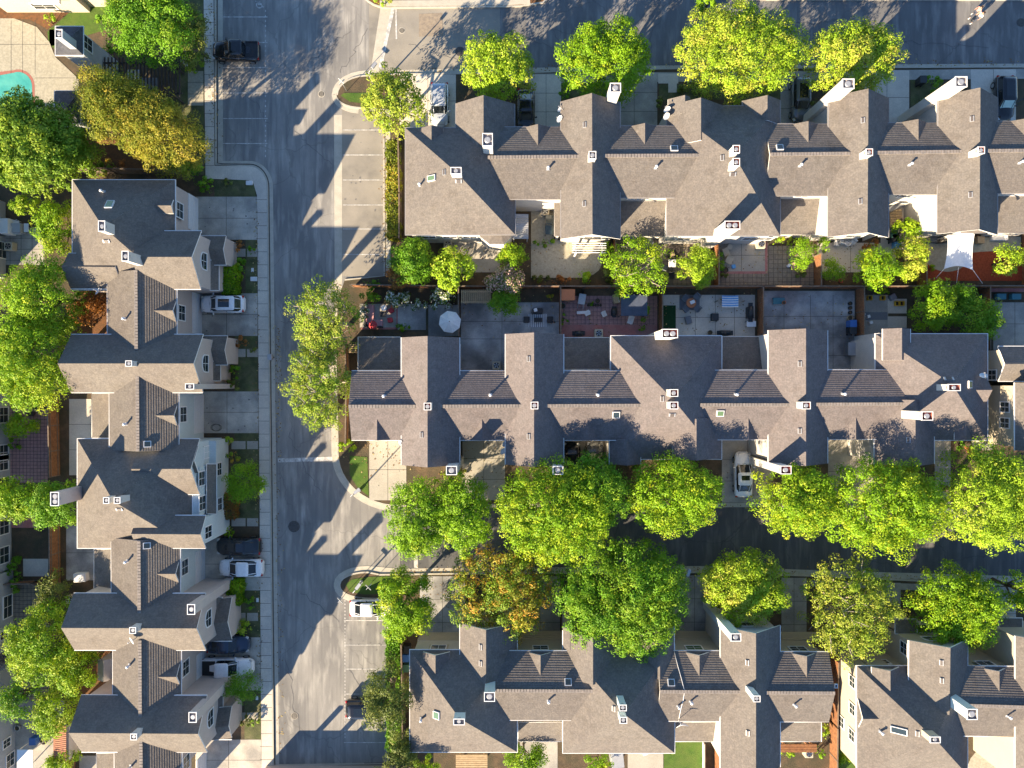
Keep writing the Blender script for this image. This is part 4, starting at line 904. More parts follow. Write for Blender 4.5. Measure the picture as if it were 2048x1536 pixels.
fence([(708, 574), (917, 577), (1316, 577), (1515, 577), (1835, 577), (2090, 576)], 'long brown board fence separating the yards of the top and middle terraces')
for x, y0, y1, l in ((1226, 480, 575, 'weathered cross fence between the rounded gravel patio and the paver yard'), (1428, 484, 575, 'rusty orange fence between the paver yard and the concrete patio with red border'),
                  (1628, 513, 575, 'orange sunlit cross fence right of the small lemon bush'), (1834, 495, 575, 'cross fence between the yellow shrub and the red mulch yard'), (2044, 470, 575, 'cross fence at the right edge of the red mulch yard'),
                  (919, 579, 672, 'dark cross fence beside the white umbrella'), (1119, 579, 673, 'cross fence left of the red brick yard'), (1318, 579, 671, 'rusty fence between the red brick yard and the grey patio'),
                  (1515, 579, 671, 'cross fence right of the grey patio with the striped hammock'), (1712, 579, 672, 'brown fence right of the bare concrete yard'), (1958, 579, 700, 'cross fence behind the two dark trees')):
    fence([(x, y0), (x, y1)], l)
fence([(801, 285), (803, 395), (803, 482)], 'narrow brown fence beside the long hedge of the top terrace', 'wood_grey'); fence([(697, 690), (700, 760), (698, 884)], 'brown side fence at the left end of the middle terrace')
fence([(807, 1278), (809, 1400), (810, 1560)], 'brown side fence left of the lower terrace', 'wood_grey'); fence([(117, 800), (120, 950)], 'red brown board fence beside the maroon patio'); fence([(120, 1042), (121, 1165)], 'orange brown board fence below the chimney on the left')
fence([(0, 1162), (80, 1160), (98, 1166)], 'low red brown fence across the yard at the left edge', h=1.5); fence([(120, 347), (235, 347), (355, 350)], 'shaded fence along the north end of the left terrace', 'wood_grey')
fence([(1405, 1480), (1405, 1570)], 'white railed fence at the side of the small green lawn', 'trim', 0.9); fence([(1428, 1486), (1430, 1570)], 'orange fence right of the small green lawn'); fence([(1662, 1300), (1660, 1440), (1659, 1570)], 'rust coloured fence beside the tall cream side wall')
fence([(150, 1500), (150, 1570)], 'brown fence in front of the lower left clay roof')
# ---------------- trees and plants ----------------
def leaf_mesh(name, P, N, S, tint, acc, m, parent, L, aspect=1.5, rng=None, fold=True):
    """rhombic leaf sprays: P centres, N normals, S sizes (numpy arrays)"""
    n = len(P); r = rng.normal(size=(n, 3)); U = np.cross(N, r); U /= np.linalg.norm(U, axis=1)[:, None]+1e-9; V = np.cross(N, U)
    s = S[:, None]
    a = P-U*s*0.5*aspect; b = P+V*s*0.42-N*s*0.12; c = P+U*s*0.5*aspect; d = P-V*s*0.42-N*s*0.12
    co = np.stack([a, b, c, d], 1).reshape(-1, 3)-np.array(L)
    me = bpy.data.meshes.new(name); me.vertices.add(4*n); me.vertices.foreach_set('co', co.astype(np.float32).ravel())
    me.loops.add(4*n); me.loops.foreach_set('vertex_index', np.arange(4*n, dtype=np.int32))
    me.polygons.add(n); me.polygons.foreach_set('loop_start', np.arange(0, 4*n, 4, dtype=np.int32)); me.polygons.foreach_set('loop_total', np.full(n, 4, dtype=np.int32))
    me.update(calc_edges=True)
    for nm, arr in (('tint', tint), ('accent', acc)):
        at = me.attributes.new(nm, 'FLOAT', 'FACE'); at.data.foreach_set('value', arr.astype(np.float32))
    me.materials.append(M[m]); o = bpy.data.objects.new(name, me); COL.objects.link(o)
    if parent: o.parent = parent
    return o
TI = [0]
def crown_pts(rng, rx, ry, h, lobes, dens, ls, rot, acc, flat, hollow, shape, spread=0.3):
    R = math.sqrt(rx*ry); K = lobes
    i = np.arange(K); u = (i+0.5)/K; rad = np.sqrt(u)*0.80; th = i*2.39996+rng.uniform(0, 6)
    lx = rad*np.cos(th)*rx; ly = rad*np.sin(th)*ry
    lz = h*(0.28+0.48*np.sqrt(np.clip(1-rad**2*1.1, 0, 1)))+rng.uniform(-0.09, 0.09, K)*h
    lr = R*spread*rng.uniform(0.75, 1.25, K)*(1.15-0.35*rad)
    k2 = max(3, K//3); th2 = np.linspace(0, 6.28, k2, endpoint=False)+rng.uniform(0, 6)   # lower skirt
    lx = np.append(lx, 0.72*rx*np.cos(th2)); ly = np.append(ly, 0.72*ry*np.sin(th2)); lz = np.append(lz, np.full(k2, h*0.22)); lr = np.append(lr, R*spread*rng.uniform(0.7, 1.1, k2))
    lt = rng.uniform(0, 1, len(lx)); la = (rng.uniform(0, 1, len(lx)) < acc).astype(float)*rng.uniform(0.4, 1, len(lx))
    A = (lr**2); n = int(dens*math.pi*rx*ry); pick = rng.choice(len(lx), n, p=A/A.sum())
    D = rng.normal(size=(n, 3)); D[:, 2] = np.abs(D[:, 2])*0.9+D[:, 2]*0.35; D /= np.linalg.norm(D, axis=1)[:, None]
    rr = lr[pick]*(rng.uniform(0.25 if hollow else 0.45, 1.0, n)**0.5)
    # leaves gather in small clumps on every lobe
    nc = max(5, int(n/60)); cp = rng.choice(len(lx), nc, p=A/A.sum()); CD = rng.normal(size=(nc, 3)); CD[:, 2] = np.abs(CD[:, 2])*0.9+CD[:, 2]*0.3; CD /= np.linalg.norm(CD, axis=1)[:, None]
    cr = min(0.5, R*0.3)*rng.uniform(0.7, 1.3, nc); ca = (rng.uniform(0, 1, nc) < acc*0.8)*rng.uniform(0.3, 1, nc); CC = np.stack([lx[cp], ly[cp], lz[cp]], 1)+CD*(lr[cp]*rng.uniform(0.72, 1.12, nc))[:, None]*np.array([1, 1, flat]); ct = rng.uniform(0, 1, nc)
    ns = 0.8+0.35*np.sin(D[:, 0]*7+lt[pick]*20)*np.sin(D[:, 1]*7+lt[pick]*9)*np.sin(D[:, 2]*6+3)+0.12*rng.normal(size=n)
    P = np.stack([lx[pick], ly[pick], lz[pick]], 1)+D*(rr*ns)[:, None]*np.array([1, 1, flat])
    cl_ = rng.uniform(0, 1, n) < 0.88; ci = rng.integers(0, nc, n); D2 = rng.normal(size=(n, 3)); D2[:, 2] += 0.35; D2 /= np.linalg.norm(D2, axis=1)[:, None]
    P[cl_] = (CC[ci]+D2*(cr[ci]*rng.uniform(0.75, 1.0, n))[:, None])[cl_]; D = np.where(cl_[:, None], D2*0.75+CD[ci]*0.35, D); pick = np.where(cl_, cp[ci], pick)
    N = D+rng.normal(size=(n, 3))*0.3; N[:, 2] += 0.15; N /= np.linalg.norm(N, axis=1)[:, None]
    t = np.clip(lt[pick]*0.35+ct[ci]*0.3+rng.uniform(0, 0.4, n), 0, 1); ac = np.clip((la[pick]*0.45+ca[ci]*0.8)*rng.uniform(0.3, 1.1, n), 0, 1)
    S = ls*rng.uniform(0.6, 1.3, n)
    c, s = math.cos(rot), math.sin(rot); P[:, :2] = P[:, :2] @ np.array([[c, s], [-s, c]]); N[:, :2] = N[:, :2] @ np.array([[c, s], [-s, c]])
    cen = np.stack([lx, ly, lz], 1); cen[:, :2] = cen[:, :2] @ np.array([[c, s], [-s, c]])
    return P, N, S, t, ac, cen
def tree(px, py, rpx, rpy, ht, leaf, label, name='tree', lobes=26, dens=120, ls=0.24, rot=0.0, acc=0.12, flat=0.8, base=0.32, bark='bark', hollow=False,
         group=None, cat='tree', limbs=5, show=0.0, spread=0.28, trunk_at=None, zb=0.1):
    TI[0] += 1; rng = np.random.default_rng(100+TI[0])
    zc = ht*0.72; c = W(px, py, zc); k_ = 1.16 if hollow else 1.07; rx = wlen(rpx, zc)*k_; ry = wlen(rpy, zc)*k_
    L = (c.x, c.y, zb) if trunk_at is None else (W(*trunk_at, 0).x, W(*trunk_at, 0).y, zb)
    root = thing(name, label, cat, L, 0, group)
    h = ht*(1-base)
    P, N, S, t, ac, cen = crown_pts(rng, rx, ry, h, lobes, dens*(4.2 if not hollow else 3.4), ls*0.5, rot, acc, flat, hollow, None, spread)
    if leaf.startswith('flower'): ac = (rng.uniform(0, 1, len(ac)) < 0.42).astype(float)*rng.uniform(.75, 1, len(ac)); S = S*1.15
    off = np.array([c.x-L[0], c.y-L[1], ht*base])
    leaf_mesh('crown', P+off, N, S, t, ac, leaf, root, (0, 0, 0), rng=rng)
    tr = MB(); r0 = max(0.07, 0.028*ht); fork = (off[0]*0.6, off[1]*0.6, ht*base*0.9)
    tr.tube([(0, 0, -0.15), (off[0]*0.1, off[1]*0.1, ht*base*0.3), fork], [r0*1.25, r0, r0*0.85], 9)
    tr.build('trunk', bark, root, local=True)
    idx = rng.permutation(len(cen))[:limbs]
    lb = MB()
    for i in idx:
        e = cen[i]+off; m = (np.array(fork)*0.45+e*0.55)+rng.normal(size=3)*0.15*math.sqrt(rx)
        tip = e+np.array([0, 0, show*h*0.25])
        lb.tube([fork, m, tip], [r0*0.7, r0*0.4, 0.035], 6)
        if show:
            for k in range(4):
                a = m+(tip-m)*rng.uniform(0.2, 0.9); d = rng.normal(size=3); d[2] = abs(d[2])*0.5+0.1; d /= np.linalg.norm(d)
                lb.tube([a, a+d*rx*0.16, a+d*rx*0.3+np.array([0, 0, 0.2])], [0.05, 0.035, 0.015], 5)
    lb.build('limbs', bark, root, local=True)
    return root
def bush(px, py, rpx, rpy, ht, leaf, label, name='shrub', cat='shrub', group=None, dens=200, ls=0.14, acc=0.1, z=0.12, lobes=9, spread=0.42, rot=0.0):
    TI[0] += 1; rng = np.random.default_rng(700+TI[0]); c = W(px, py, z+ht*0.5)
    rx = wlen(rpx, 1); ry = wlen(rpy, 1)
    root = thing(name, label, cat, (c.x, c.y, z), 0, group)
    P, N, S, t, ac, cen = crown_pts(rng, rx, ry, ht*0.95, lobes, dens, ls, rot, acc, min(1, ht/max(rx, ry)*0.9), False, None, spread)
    if leaf.startswith('flower'): ac = (rng.uniform(0, 1, len(ac)) < 0.42).astype(float)*rng.uniform(.75, 1, len(ac)); S = S*1.15
    P[:, 2] = np.maximum(P[:, 2], 0.02)
    leaf_mesh('foliage', P, N, S, t, ac, leaf, root, (0, 0, 0), rng=rng)
    st = MB()
    for k in range(4): e = cen[k % len(cen)]; st.tube([(0, 0, -0.05), tuple(e*0.5), tuple(e*0.9)], [0.035, 0.025, 0.01], 5)
    st.build('stems', 'bark', root, local=True)
    return root
def hedge(x0, y0, x1, y1, ht, leaf, label, dens=230, ls=0.13, acc=0.1, z=0.1):
    TI[0] += 1; rng = np.random.default_rng(1500+TI[0]); a, b = W(x0, y1, ht), W(x1, y0, ht); w, d = b.x-a.x, b.y-a.y
    root = thing('hedge', label, 'hedge', ((a.x+b.x)/2, (a.y+b.y)/2, z), 0)
    n = int(dens*(w*d+2*(w+d)*ht)); f = rng.uniform(0, 1, n); tot = w*d+2*(w+d)*ht; P = np.zeros((n, 3)); N = np.zeros((n, 3))
    X = rng.uniform(-w/2, w/2, n); Y = rng.uniform(-d/2, d/2, n); Z = rng.uniform(0.05, ht, n); side = f > w*d/tot; sx = side & (rng.uniform(0, 1, n) < d/(w+d)); sy = side & ~sx
    P[:, 0] = X; P[:, 1] = Y; P[:, 2] = ht; N[:, 2] = 1
    sg = np.where(rng.uniform(0, 1, n) < 0.5, -1, 1)
    P[sx, 0] = sg[sx]*w/2; P[sx, 2] = Z[sx]; N[sx] = 0; N[sx, 0] = sg[sx]
    P[sy, 1] = sg[sy]*d/2; P[sy, 2] = Z[sy]; N[sy] = 0; N[sy, 1] = sg[sy]
    wob = 0.16*np.sin(P[:, 0]*2.1+P[:, 1]*1.7)*np.sin(P[:, 1]*2.9)+rng.normal(size=n)*0.06
    P += N*wob[:, None]; P += rng.normal(size=(n, 3))*0.04; N = N+rng.normal(size=(n, 3))*0.6; N /= np.linalg.norm(N, axis=1)[:, None]
    t = np.clip(0.5+0.4*np.sin(P[:, 1]*1.3)+rng.normal(size=n)*0.25, 0, 1); ac = (rng.uniform(0, 1, n) < acc)*rng.uniform(0.3, 1, n)*(np.sin(P[:, 1]*0.9+1) > -0.4)
    leaf_mesh('foliage', P, N, np.full(n, ls)*rng.uniform(.7, 1.3, n), t, ac, leaf, root, (0, 0, 0), rng=rng)
    MB().box((0, 0, ht*0.45), (w*0.8, d*0.98, ht*0.85)).build('stems', 'bark', root, local=True)
    return root
MT = 'street trees'
# top street
tree(790, 200, 64, 60, 6.6, 'leaf_feather', 'glossy green street tree on the upper lawn island left of the silver car', acc=0.55, ls=0.3, lobes=24, hollow=True, dens=75)
tree(996, 130, 72, 66, 7.0, 'leaf_lime', 'yellow green street tree at the top, second from the left', acc=0.2, ls=0.27, dens=100)
tree(1210, 120, 96, 76, 7.5, 'leaf_green', 'bright green street tree at the top above the white chimney, third from the left', acc=0.2)
tree(1484, 100, 124, 92, 8.2, 'leaf_lime', 'largest yellow lime street tree at the top', acc=0.35, lobes=34)
tree(1712, 115, 98, 68, 7.6, 'leaf_lime', 'lime street tree with orange tips right of the largest one at the top', acc=0.5, lobes=26)
tree(1416, 4, 26, 14, 4.5, 'leaf_green', 'small green crown cut by the top edge', lobes=8); bush(768, 2, 22, 10, 1.2, 'leaf_lime', 'yellow green bush at the top edge by the stop line', acc=0.3)
# shaded street, north side
tree(838, 1035, 64, 82, 10.4, 'leaf_green', 'vivid green tree, leftmost on the shaded side street', acc=0.05, lobes=26); tree(925, 1030, 56, 82, 10.7, 'leaf_green', 'second vivid green tree from the left, below the sandy driveway', acc=0.04, lobes=24)
tree(1112, 1025, 120, 100, 11.2, 'leaf_green', 'big yellowish green tree below the second front chimney of the middle terrace', acc=0.3, lobes=36)
tree(1195, 985, 62, 76, 10.4, 'leaf_deep', 'darker green tree pressed against the right of the big yellowish one', acc=0.15)
tree(1348, 990, 92, 80, 10.1, 'leaf_green', 'round green tree left of the white sedan', acc=0.25, lobes=28)
tree(1600, 1000, 80, 76, 10.1, 'leaf_green', 'green tree with a few orange leaves right of the white sedan', acc=0.45, lobes=26)
tree(1776, 1015, 116, 98, 11.2, 'leaf_green', 'widest dense green tree on the right part of the side street', acc=0.3, lobes=36)
tree(1985, 1000, 95, 105, 10.9, 'leaf_lime', 'light green tree at the right edge below the cream house', acc=0.1, lobes=34)
# shaded street, south side
tree(808, 1208, 56, 66, 6.8, 'leaf_green', 'green tree with orange flecks over the parked white car', acc=0.35, lobes=18)
tree(1002, 1182, 104, 86, 7.4, 'leaf_orange', 'orange and green autumn tree above the lower terrace', acc=0.42, lobes=28, dens=80, hollow=True, limbs=9, show=0.4)
tree(1250, 1196, 134, 110, 9.0, 'leaf_deep', 'largest deep green tree in front of the lower terrace', acc=0.35, lobes=40)
tree(1493, 1175, 86, 68, 7.2, 'leaf_lime', 'small lime green tree between two dark driveways of the lower terrace', acc=0.25)
tree(1705, 1218, 84, 98, 8.2, 'leaf_feather', 'thin yellow green tree with bare twigs showing above the cream side wall', acc=0.5, lobes=26, dens=78, hollow=True, bark='bark_pale', limbs=14, show=1.0)
tree(1915, 1215, 86, 78, 7.6, 'leaf_green', 'bright green tree over the porches at the lower right', acc=0.2)
tree(2050, 1185, 26, 44, 6.5, 'leaf_green', 'green crown cut by the right edge')
tree(772, 1400, 42, 62, 9.4, 'leaf_olive', 'dark olive tree over the black parked car', acc=0.2, lobes=16)
# main street
tree(648, 640, 58, 78, 8.0, 'leaf_feather', 'upper feathery pepper tree hanging over the main street', acc=0.4, lobes=30, dens=90, hollow=True, bark='bark_pale', limbs=16, show=1.0, spread=0.26, trunk_at=(700, 650))
tree(640, 775, 58, 84, 8.2, 'leaf_feather', 'lower feathery pepper tree with pale branches hanging over the main street', acc=0.4, lobes=34, dens=90, hollow=True, bark='bark_pale', limbs=18, show=1.0, spread=0.26, trunk_at=(690, 760))
tree(488, 965, 38, 38, 4.0, 'leaf_green', 'small round green tree in front of the pale blue bay', lobes=14, acc=0.05, ls=0.2); tree(486, 1375, 33, 30, 3.6, 'leaf_deep', 'small dense tree beside the white pickup', lobes=12, ls=0.18)
# left side
tree(300, 40, 95, 78, 9.5, 'leaf_deep', 'dark green tree above the pergola', acc=0.15, lobes=34); tree(378, 75, 32, 60, 6.0, 'leaf_olive', 'dark tree beside the pavement north of the pergola', lobes=14)
tree(235, 215, 100, 70, 9.0, 'leaf_gold', 'golden green tree leaning over the pergola', acc=0.25, lobes=34, rot=-0.7, ls=0.2, dens=150); tree(320, 265, 90, 70, 8.6, 'leaf_gold', 'golden brown tree beside the parking pavement', acc=0.6, lobes=32, rot=-0.6, ls=0.2, dens=150)
tree(50, 285, 112, 95, 10.0, 'leaf_pine', 'big soft needled pine below the swimming pool', 'pine_tree', lobes=40, acc=0.25, ls=0.3, dens=130, spread=0.22); tree(135, 310, 60, 40, 6.5, 'leaf_pine', 'lower arm of pine foliage north of the left terrace', 'pine_tree', lobes=18, acc=0.4, ls=0.3, dens=110)
tree(75, 590, 72, 72, 9.5, 'leaf_green', 'upper of the two large bright trees on the left edge', acc=0.3, lobes=34); tree(62, 720, 84, 98, 9.5, 'leaf_green', 'lower and larger of the two large bright trees on the left edge', acc=0.35, lobes=40)
tree(112, 455, 34, 58, 5.0, 'leaf_green', 'slim green tree beside the west wall of the left terrace', lobes=16, acc=0.2); tree(52, 412, 34, 18, 4.0, 'leaf_lime', 'small lime tree above the grey deck on the left', lobes=10)
tree(35, 1000, 52, 42, 6.0, 'leaf_green', 'green tree beside the pale grey house wall', lobes=16, acc=0.2); tree(108, 1010, 44, 52, 7.0, 'leaf_deep', 'green tree under the tall beige chimney', lobes=16, acc=0.3)
tree(85, 1290, 62, 82, 7.5, 'leaf_green', 'bright spreading tree on the lower left', acc=0.3, lobes=28); tree(150, 1345, 38, 42, 5.5, 'leaf_green', 'smaller green tree touching the terrace on the lower left', lobes=14, acc=0.2)
tree(108, 1425, 42, 44, 5.0, 'leaf_lime', 'yellow rounded tree at the lower left', lobes=16, acc=0.1); tree(30, 1400, 34, 42, 6.0, 'leaf_deep', 'thin dark tree by the lower left house', lobes=12, acc=0.3, dens=70)
tree(120, 1528, 30, 22, 4.0, 'leaf_lime', 'yellow green tree at the bottom left edge', lobes=10); tree(40, 852, 30, 24, 2.6, 'leaf_green', 'small green bushy tree on the maroon patio', lobes=10); tree(105, 1185, 28, 42, 4.0, 'leaf_olive', 'thin olive tree behind the lower left yard', lobes=12, dens=80)
# yards
tree(822, 520, 46, 46, 4.6, 'leaf_deep', 'dark green tree at the end of the long hedge', lobes=16, acc=0.2); tree(800, 552, 28, 24, 3.2, 'leaf_rust', 'rust tinted tree at the corner of the first yard', lobes=10, acc=0.4)
tree(908, 535, 42, 42, 4.2, 'leaf_lime', 'star leaved lime tree in the first back yard', lobes=15, ls=0.34, dens=60, acc=0.1); tree(1012, 560, 40, 26, 3.6, 'flower_pink', 'pink and white blossoming tree by the first patio', lobes=14, acc=0.9, ls=0.2); tree(1024, 512, 30, 26, 3.8, 'leaf_green', 'green and coral tree above the pink blossoms', lobes=12, acc=0.4)
tree(1272, 530, 62, 56, 5.0, 'leaf_green', 'open branched green tree in the paver yard', lobes=22, dens=60, hollow=True, limbs=10, show=1.0, acc=0.2, bark='bark_pale'); tree(1395, 533, 40, 38, 4.2, 'leaf_lime', 'round lime tree left of the concrete patio with red border', lobes=15, acc=0.1)
tree(1608, 503, 25, 32, 3.5, 'leaf_green', 'slender bright tree beside the orange cross fence', lobes=12, acc=0.1, ls=0.18); tree(1646, 490, 14, 17, 2.6, 'leaf_green', 'tiny green tree against the white wall', lobes=7, ls=0.16); tree(1668, 540, 23, 25, 2.8, 'leaf_green', 'ball shaped green citrus tree', lobes=12, acc=0.15, ls=0.18)
tree(1752, 535, 46, 38, 4.4, 'leaf_green', 'wide bright green tree in the third upper yard', lobes=18, acc=0.15); tree(1826, 515, 28, 42, 4.0, 'leaf_lime', 'yellow feathery tree left of the shade sail', lobes=12, acc=0.5); tree(1814, 460, 26, 24, 3.2, 'leaf_green', 'spiky green palm like plant in the narrow courtyard', 'palm_plant', lobes=10, ls=0.35, dens=70, acc=0.3)
tree(2022, 520, 32, 30, 4.0, 'leaf_lime', 'open lime tree over the red mulch', lobes=12, dens=60, acc=0.1); tree(1866, 612, 40, 52, 5.4, 'leaf_green', 'dark to bright green tree behind the mulch yard fence', lobes=18, acc=0.15); tree(1918, 595, 34, 26, 4.2, 'leaf_deep', 'dark green tree between the two bright ones near the right edge', lobes=12)
tree(1950, 640, 46, 42, 5.0, 'leaf_deep', 'glossy dark tree with pale tips left of the narrow concrete yard', lobes=18, acc=0.35, hollow=True); tree(1008, 606, 34, 24, 3.0, 'leaf_deep', 'vine covered small tree at the trellis', lobes=12)
tree(1048, 1515, 42, 28, 4.0, 'leaf_green', 'bright tree at the bottom edge below the lower terrace', lobes=14); tree(1200, 1528, 26, 14, 3.4, 'leaf_green', 'small tree at the bottom edge left of the lawn', lobes=8); tree(852, 1532, 30, 14, 3.4, 'leaf_green', 'green crown at the bottom edge beside the hedge', lobes=8)
for a in ((806, 1500, 26, 36, 7.5, 'leaf_olive', 'olive bush tree at the bottom end of the lower hedge'),): tree(*a, lobes=10)
tree(790, 1575, 50, 36, 9.5, 'leaf_olive', 'olive tree just past the bottom edge beside the lower hedge')
# hedges
hedge(774, 284, 797, 474, 1.5, 'leaf_gold', 'long narrow golden hedge between the parking bays and the top terrace', acc=0.35); hedge(774, 1262, 800, 1500, 1.6, 'leaf_deep', 'long dark hedge between the lower parking bays and the lower terrace', acc=0.05)
hedge(447, 533, 472, 588, 1.4, 'leaf_green', 'clipped green hedge block above the white crossover'); hedge(454, 1161, 480, 1211, 1.4, 'leaf_green', 'clipped green hedge block below the white coupe'); hedge(447, 988, 470, 1038, 1.2, 'leaf_rust', 'rust green clipped hedge in front of the pale blue bay', acc=0.7)
B_ = [(698, 890, 18, 17, 1.3, 'leaf_green', 'round variegated bush at the street corner of the middle terrace'), (99, 42, 14, 13, 1.2, 'leaf_lime', 'small round bush beside the pool deck'), (222, 95, 14, 20, 2.2, 'leaf_deep', 'dark rounded shrub beside the pool house'),
      (203, 45, 12, 16, 2, 'leaf_deep', 'dark shrub by the upper lawn'), (387, 120, 16, 26, 1.8, 'leaf_green', 'leafy shrub beside the pergola end'), (413, 373, 14, 17, 1.4, 'leaf_deep', 'green shrub at the corner of the parking pavement'), (455, 365, 11, 9, 0.7, 'leaf_olive', 'low spiky plant near the utility box'),
      (476, 492, 12, 11, 0.9, 'leaf_rust', 'reddish shrub by the first front porch'), (480, 536, 11, 18, 1.2, 'leaf_deep', 'dark leafy shrub below the first stepping stones'), (484, 686, 16, 10, 0.9, 'leaf_rust', 'rust and green shrub by the second front porch'),
      (468, 742, 13, 16, 1.1, 'leaf_deep', 'dark green shrub below the second porch'), (466, 768, 14, 12, 1.1, 'leaf_olive', 'olive shrub above the third driveway'), (457, 880, 16, 9, 0.8, 'leaf_lime', 'yellow green shrub north of the blue bay'), (466, 913, 15, 10, 0.8, 'leaf_orange', 'orange green shrub in front of the blue bay'),
      (457, 1062, 13, 12, 1.0, 'leaf_green', 'light green round shrub above the black sedan'), (489, 1255, 17, 15, 1.2, 'leaf_lime', 'yellow green round shrub above the dark pickup'), (500, 1208, 10, 14, 0.9, 'leaf_deep', 'dark shrub right of the lower clipped hedge'), (492, 1443, 14, 10, 0.8, 'leaf_olive', 'olive shrub at the last front porch'),
      (509, 1441, 10, 9, 0.7, 'leaf_lime', 'bright small shrub by the pavement near the bottom'), (505, 700, 8, 8, 0.6, 'leaf_olive', 'tiny shrub between stepping stones'), (500, 500, 8, 9, 0.6, 'leaf_deep', 'tiny dark shrub by the first stepping stones'),
      (745, 566, 22, 9, 0.9, 'leaf_deep', 'low grey green shrub at the end of the upper parking bays'), (742, 598, 22, 14, 1.6, 'leaf_deep', 'dark shrub at the top left of the pink sofa yard'), (800, 603, 34, 14, 1.6, 'flower_white', 'white rose bush above the small concrete patio'), (838, 610, 18, 12, 1.5, 'flower_white', 'white rose bush in the middle of the fence'),
      (888, 598, 26, 21, 1.9, 'flower_white', 'largest white flowering bush above the white umbrella'), (808, 655, 18, 8, 0.7, 'leaf_deep', 'low shrub beside the middle terrace wall'), (730, 625, 9, 18, 1.3, 'flower_white', 'thin white flowered shrub left of the sofa'),
      (1090, 484, 26, 6, 0.7, 'leaf_deep', 'low hedge strip under the first pergola wall'), (1170, 553, 18, 16, 1.4, 'leaf_green', 'feathery green shrub at the bottom of the rounded patio'), (1120, 560, 20, 8, 0.8, 'leaf_rust', 'russet low shrub below the rounded patio'), (1085, 560, 22, 8, 0.8, 'leaf_olive', 'olive low shrub below the rounded patio'),
      (1215, 495, 14, 16, 1.4, 'leaf_green', 'green shrub beside the white pergola'), (1213, 540, 14, 22, 1.2, 'leaf_olive', 'tall olive shrub along the weathered cross fence'), (1440, 520, 10, 22, 1.4, 'leaf_deep', 'dark shrub at the left edge of the concrete patio'), (1446, 552, 14, 7, 0.8, 'leaf_olive', 'low shrub below the empty tub'),
      (1558, 482, 16, 8, 0.9, 'leaf_green', 'green shrub under the wall of the fourth yard'), (1582, 482, 10, 8, 0.9, 'leaf_lime', 'yellow green shrub under the wall of the fourth yard'), (1597, 548, 12, 14, 0.9, 'leaf_olive', 'loose shrub beside the orange cross fence'), (1742, 487, 16, 12, 1.1, 'leaf_rust', 'rusty green shrub against the white gable wall'),
      (1862, 537, 10, 9, 0.8, 'leaf_green', 'small green shrub on the red mulch'), (1768, 582, 14, 6, 0.7, 'leaf_green', 'low green plant between the yellow crates'), (1812, 442, 10, 9, 1, 'flower_pink', 'flowering plant in the narrow courtyard'), (1290, 620, 8, 26, 1.3, 'leaf_deep', 'dark shrub along the right side of the blue gazebo'),
      (1128, 637, 6, 16, 1.2, 'leaf_deep', 'dark shrub along the left side of the brick yard'), (1102, 593, 8, 8, 0.8, 'leaf_orange', 'small orange shrub in the corner of the grey yard'), (1182, 606, 6, 5, 0.5, 'leaf_deep', 'small plant beside the row of black pots'), (922, 945, 16, 8, 1.0, 'leaf_gold', 'low hedge round the first front chimney'),
      (888, 945, 9, 8, 1.0, 'leaf_gold', 'golden shrub left of the first front chimney'), (1285, 657, 8, 6, 0.6, 'leaf_deep', 'tiny shrub at the lower right of the brick yard'), (1942, 900, 10, 8, 0.9, 'leaf_rust', 'reddish shrub beside the last driveway of the middle terrace'), (1922, 890, 14, 12, 0.9, 'leaf_deep', 'dark ivy patch beside the last driveway'),
      (1870, 165, 16, 16, 1.2, 'leaf_deep', 'wild green shrub between the two tall white chimneys'), (1850, 205, 20, 12, 0.8, 'leaf_olive', 'low weedy shrub under the right tall chimney'), (1640, 205, 20, 12, 0.8, 'leaf_olive', 'low weedy shrub under the left tall chimney'), (1210, 205, 14, 20, 1.1, 'leaf_deep', 'dark shrub beside the white front chimney'),
      (1130, 190, 12, 8, 1.0, 'leaf_deep', 'dark green shrub below the third street tree'), (1022, 185, 12, 8, 1.0, 'leaf_deep', 'dark green shrub below the second street tree'), (1320, 205, 10, 18, 0.9, 'leaf_olive', 'dark shrub at the edge of the shaded driveway'), (1390, 178, 40, 8, 0.7, 'leaf_olive', 'long low shrub bed below the largest lime tree'),
      (170, 1215, 20, 10, 1.0, 'leaf_olive', 'olive shrub north of the fourth wing'), (30, 1150, 12, 40, 1.0, 'leaf_deep', 'climbing shrub along the pale grey wall'), (30, 890, 12, 12, 1.0, 'leaf_deep', 'dark shrub by the pale grey house'), (175, 620, 32, 34, 2.0, 'leaf_rust', 'rust brown shrub in the recess of the left terrace'), (150, 660, 22, 20, 1.6, 'leaf_orange', 'orange green shrub beside the recess of the left terrace'),
      (165, 590, 22, 16, 1.6, 'leaf_deep', 'dark plum shrub below the first wing'), (215, 335, 26, 12, 1.4, 'leaf_orange', 'orange shrub behind the shaded fence'), (245, 330, 12, 14, 1.4, 'leaf_rust', 'rust brown bush behind the shaded fence'), (385, 345, 18, 26, 1.8, 'leaf_deep', 'dark shrub beside the corner of the parking pavement'), (130, 550, 22, 16, 1.5, 'leaf_olive', 'olive shrub left of the small dark west gable'),
      (1650, 1460, 7, 20, 1.1, 'leaf_lime', 'yellow green shrub beside the rust fence'), (1640, 1505, 9, 12, 1.1, 'leaf_green', 'round green shrub at the bottom near the cream side wall'), (1575, 1505, 20, 8, 0.8, 'leaf_green', 'low green shrub near the bottom deck'), (1690, 1520, 22, 14, 1.0, 'leaf_green', 'leafy shrub below the cream side wall'),
      (820, 1248, 10, 12, 1.4, 'leaf_rust', 'rust shrub at the upper corner of the lower terrace'), (1340, 1500, 12, 10, .9, 'leaf_olive', 'olive shrub by the small lawn'), (600, -40, 20, 10, 1, 'leaf_green', 'bush beyond the top edge')]
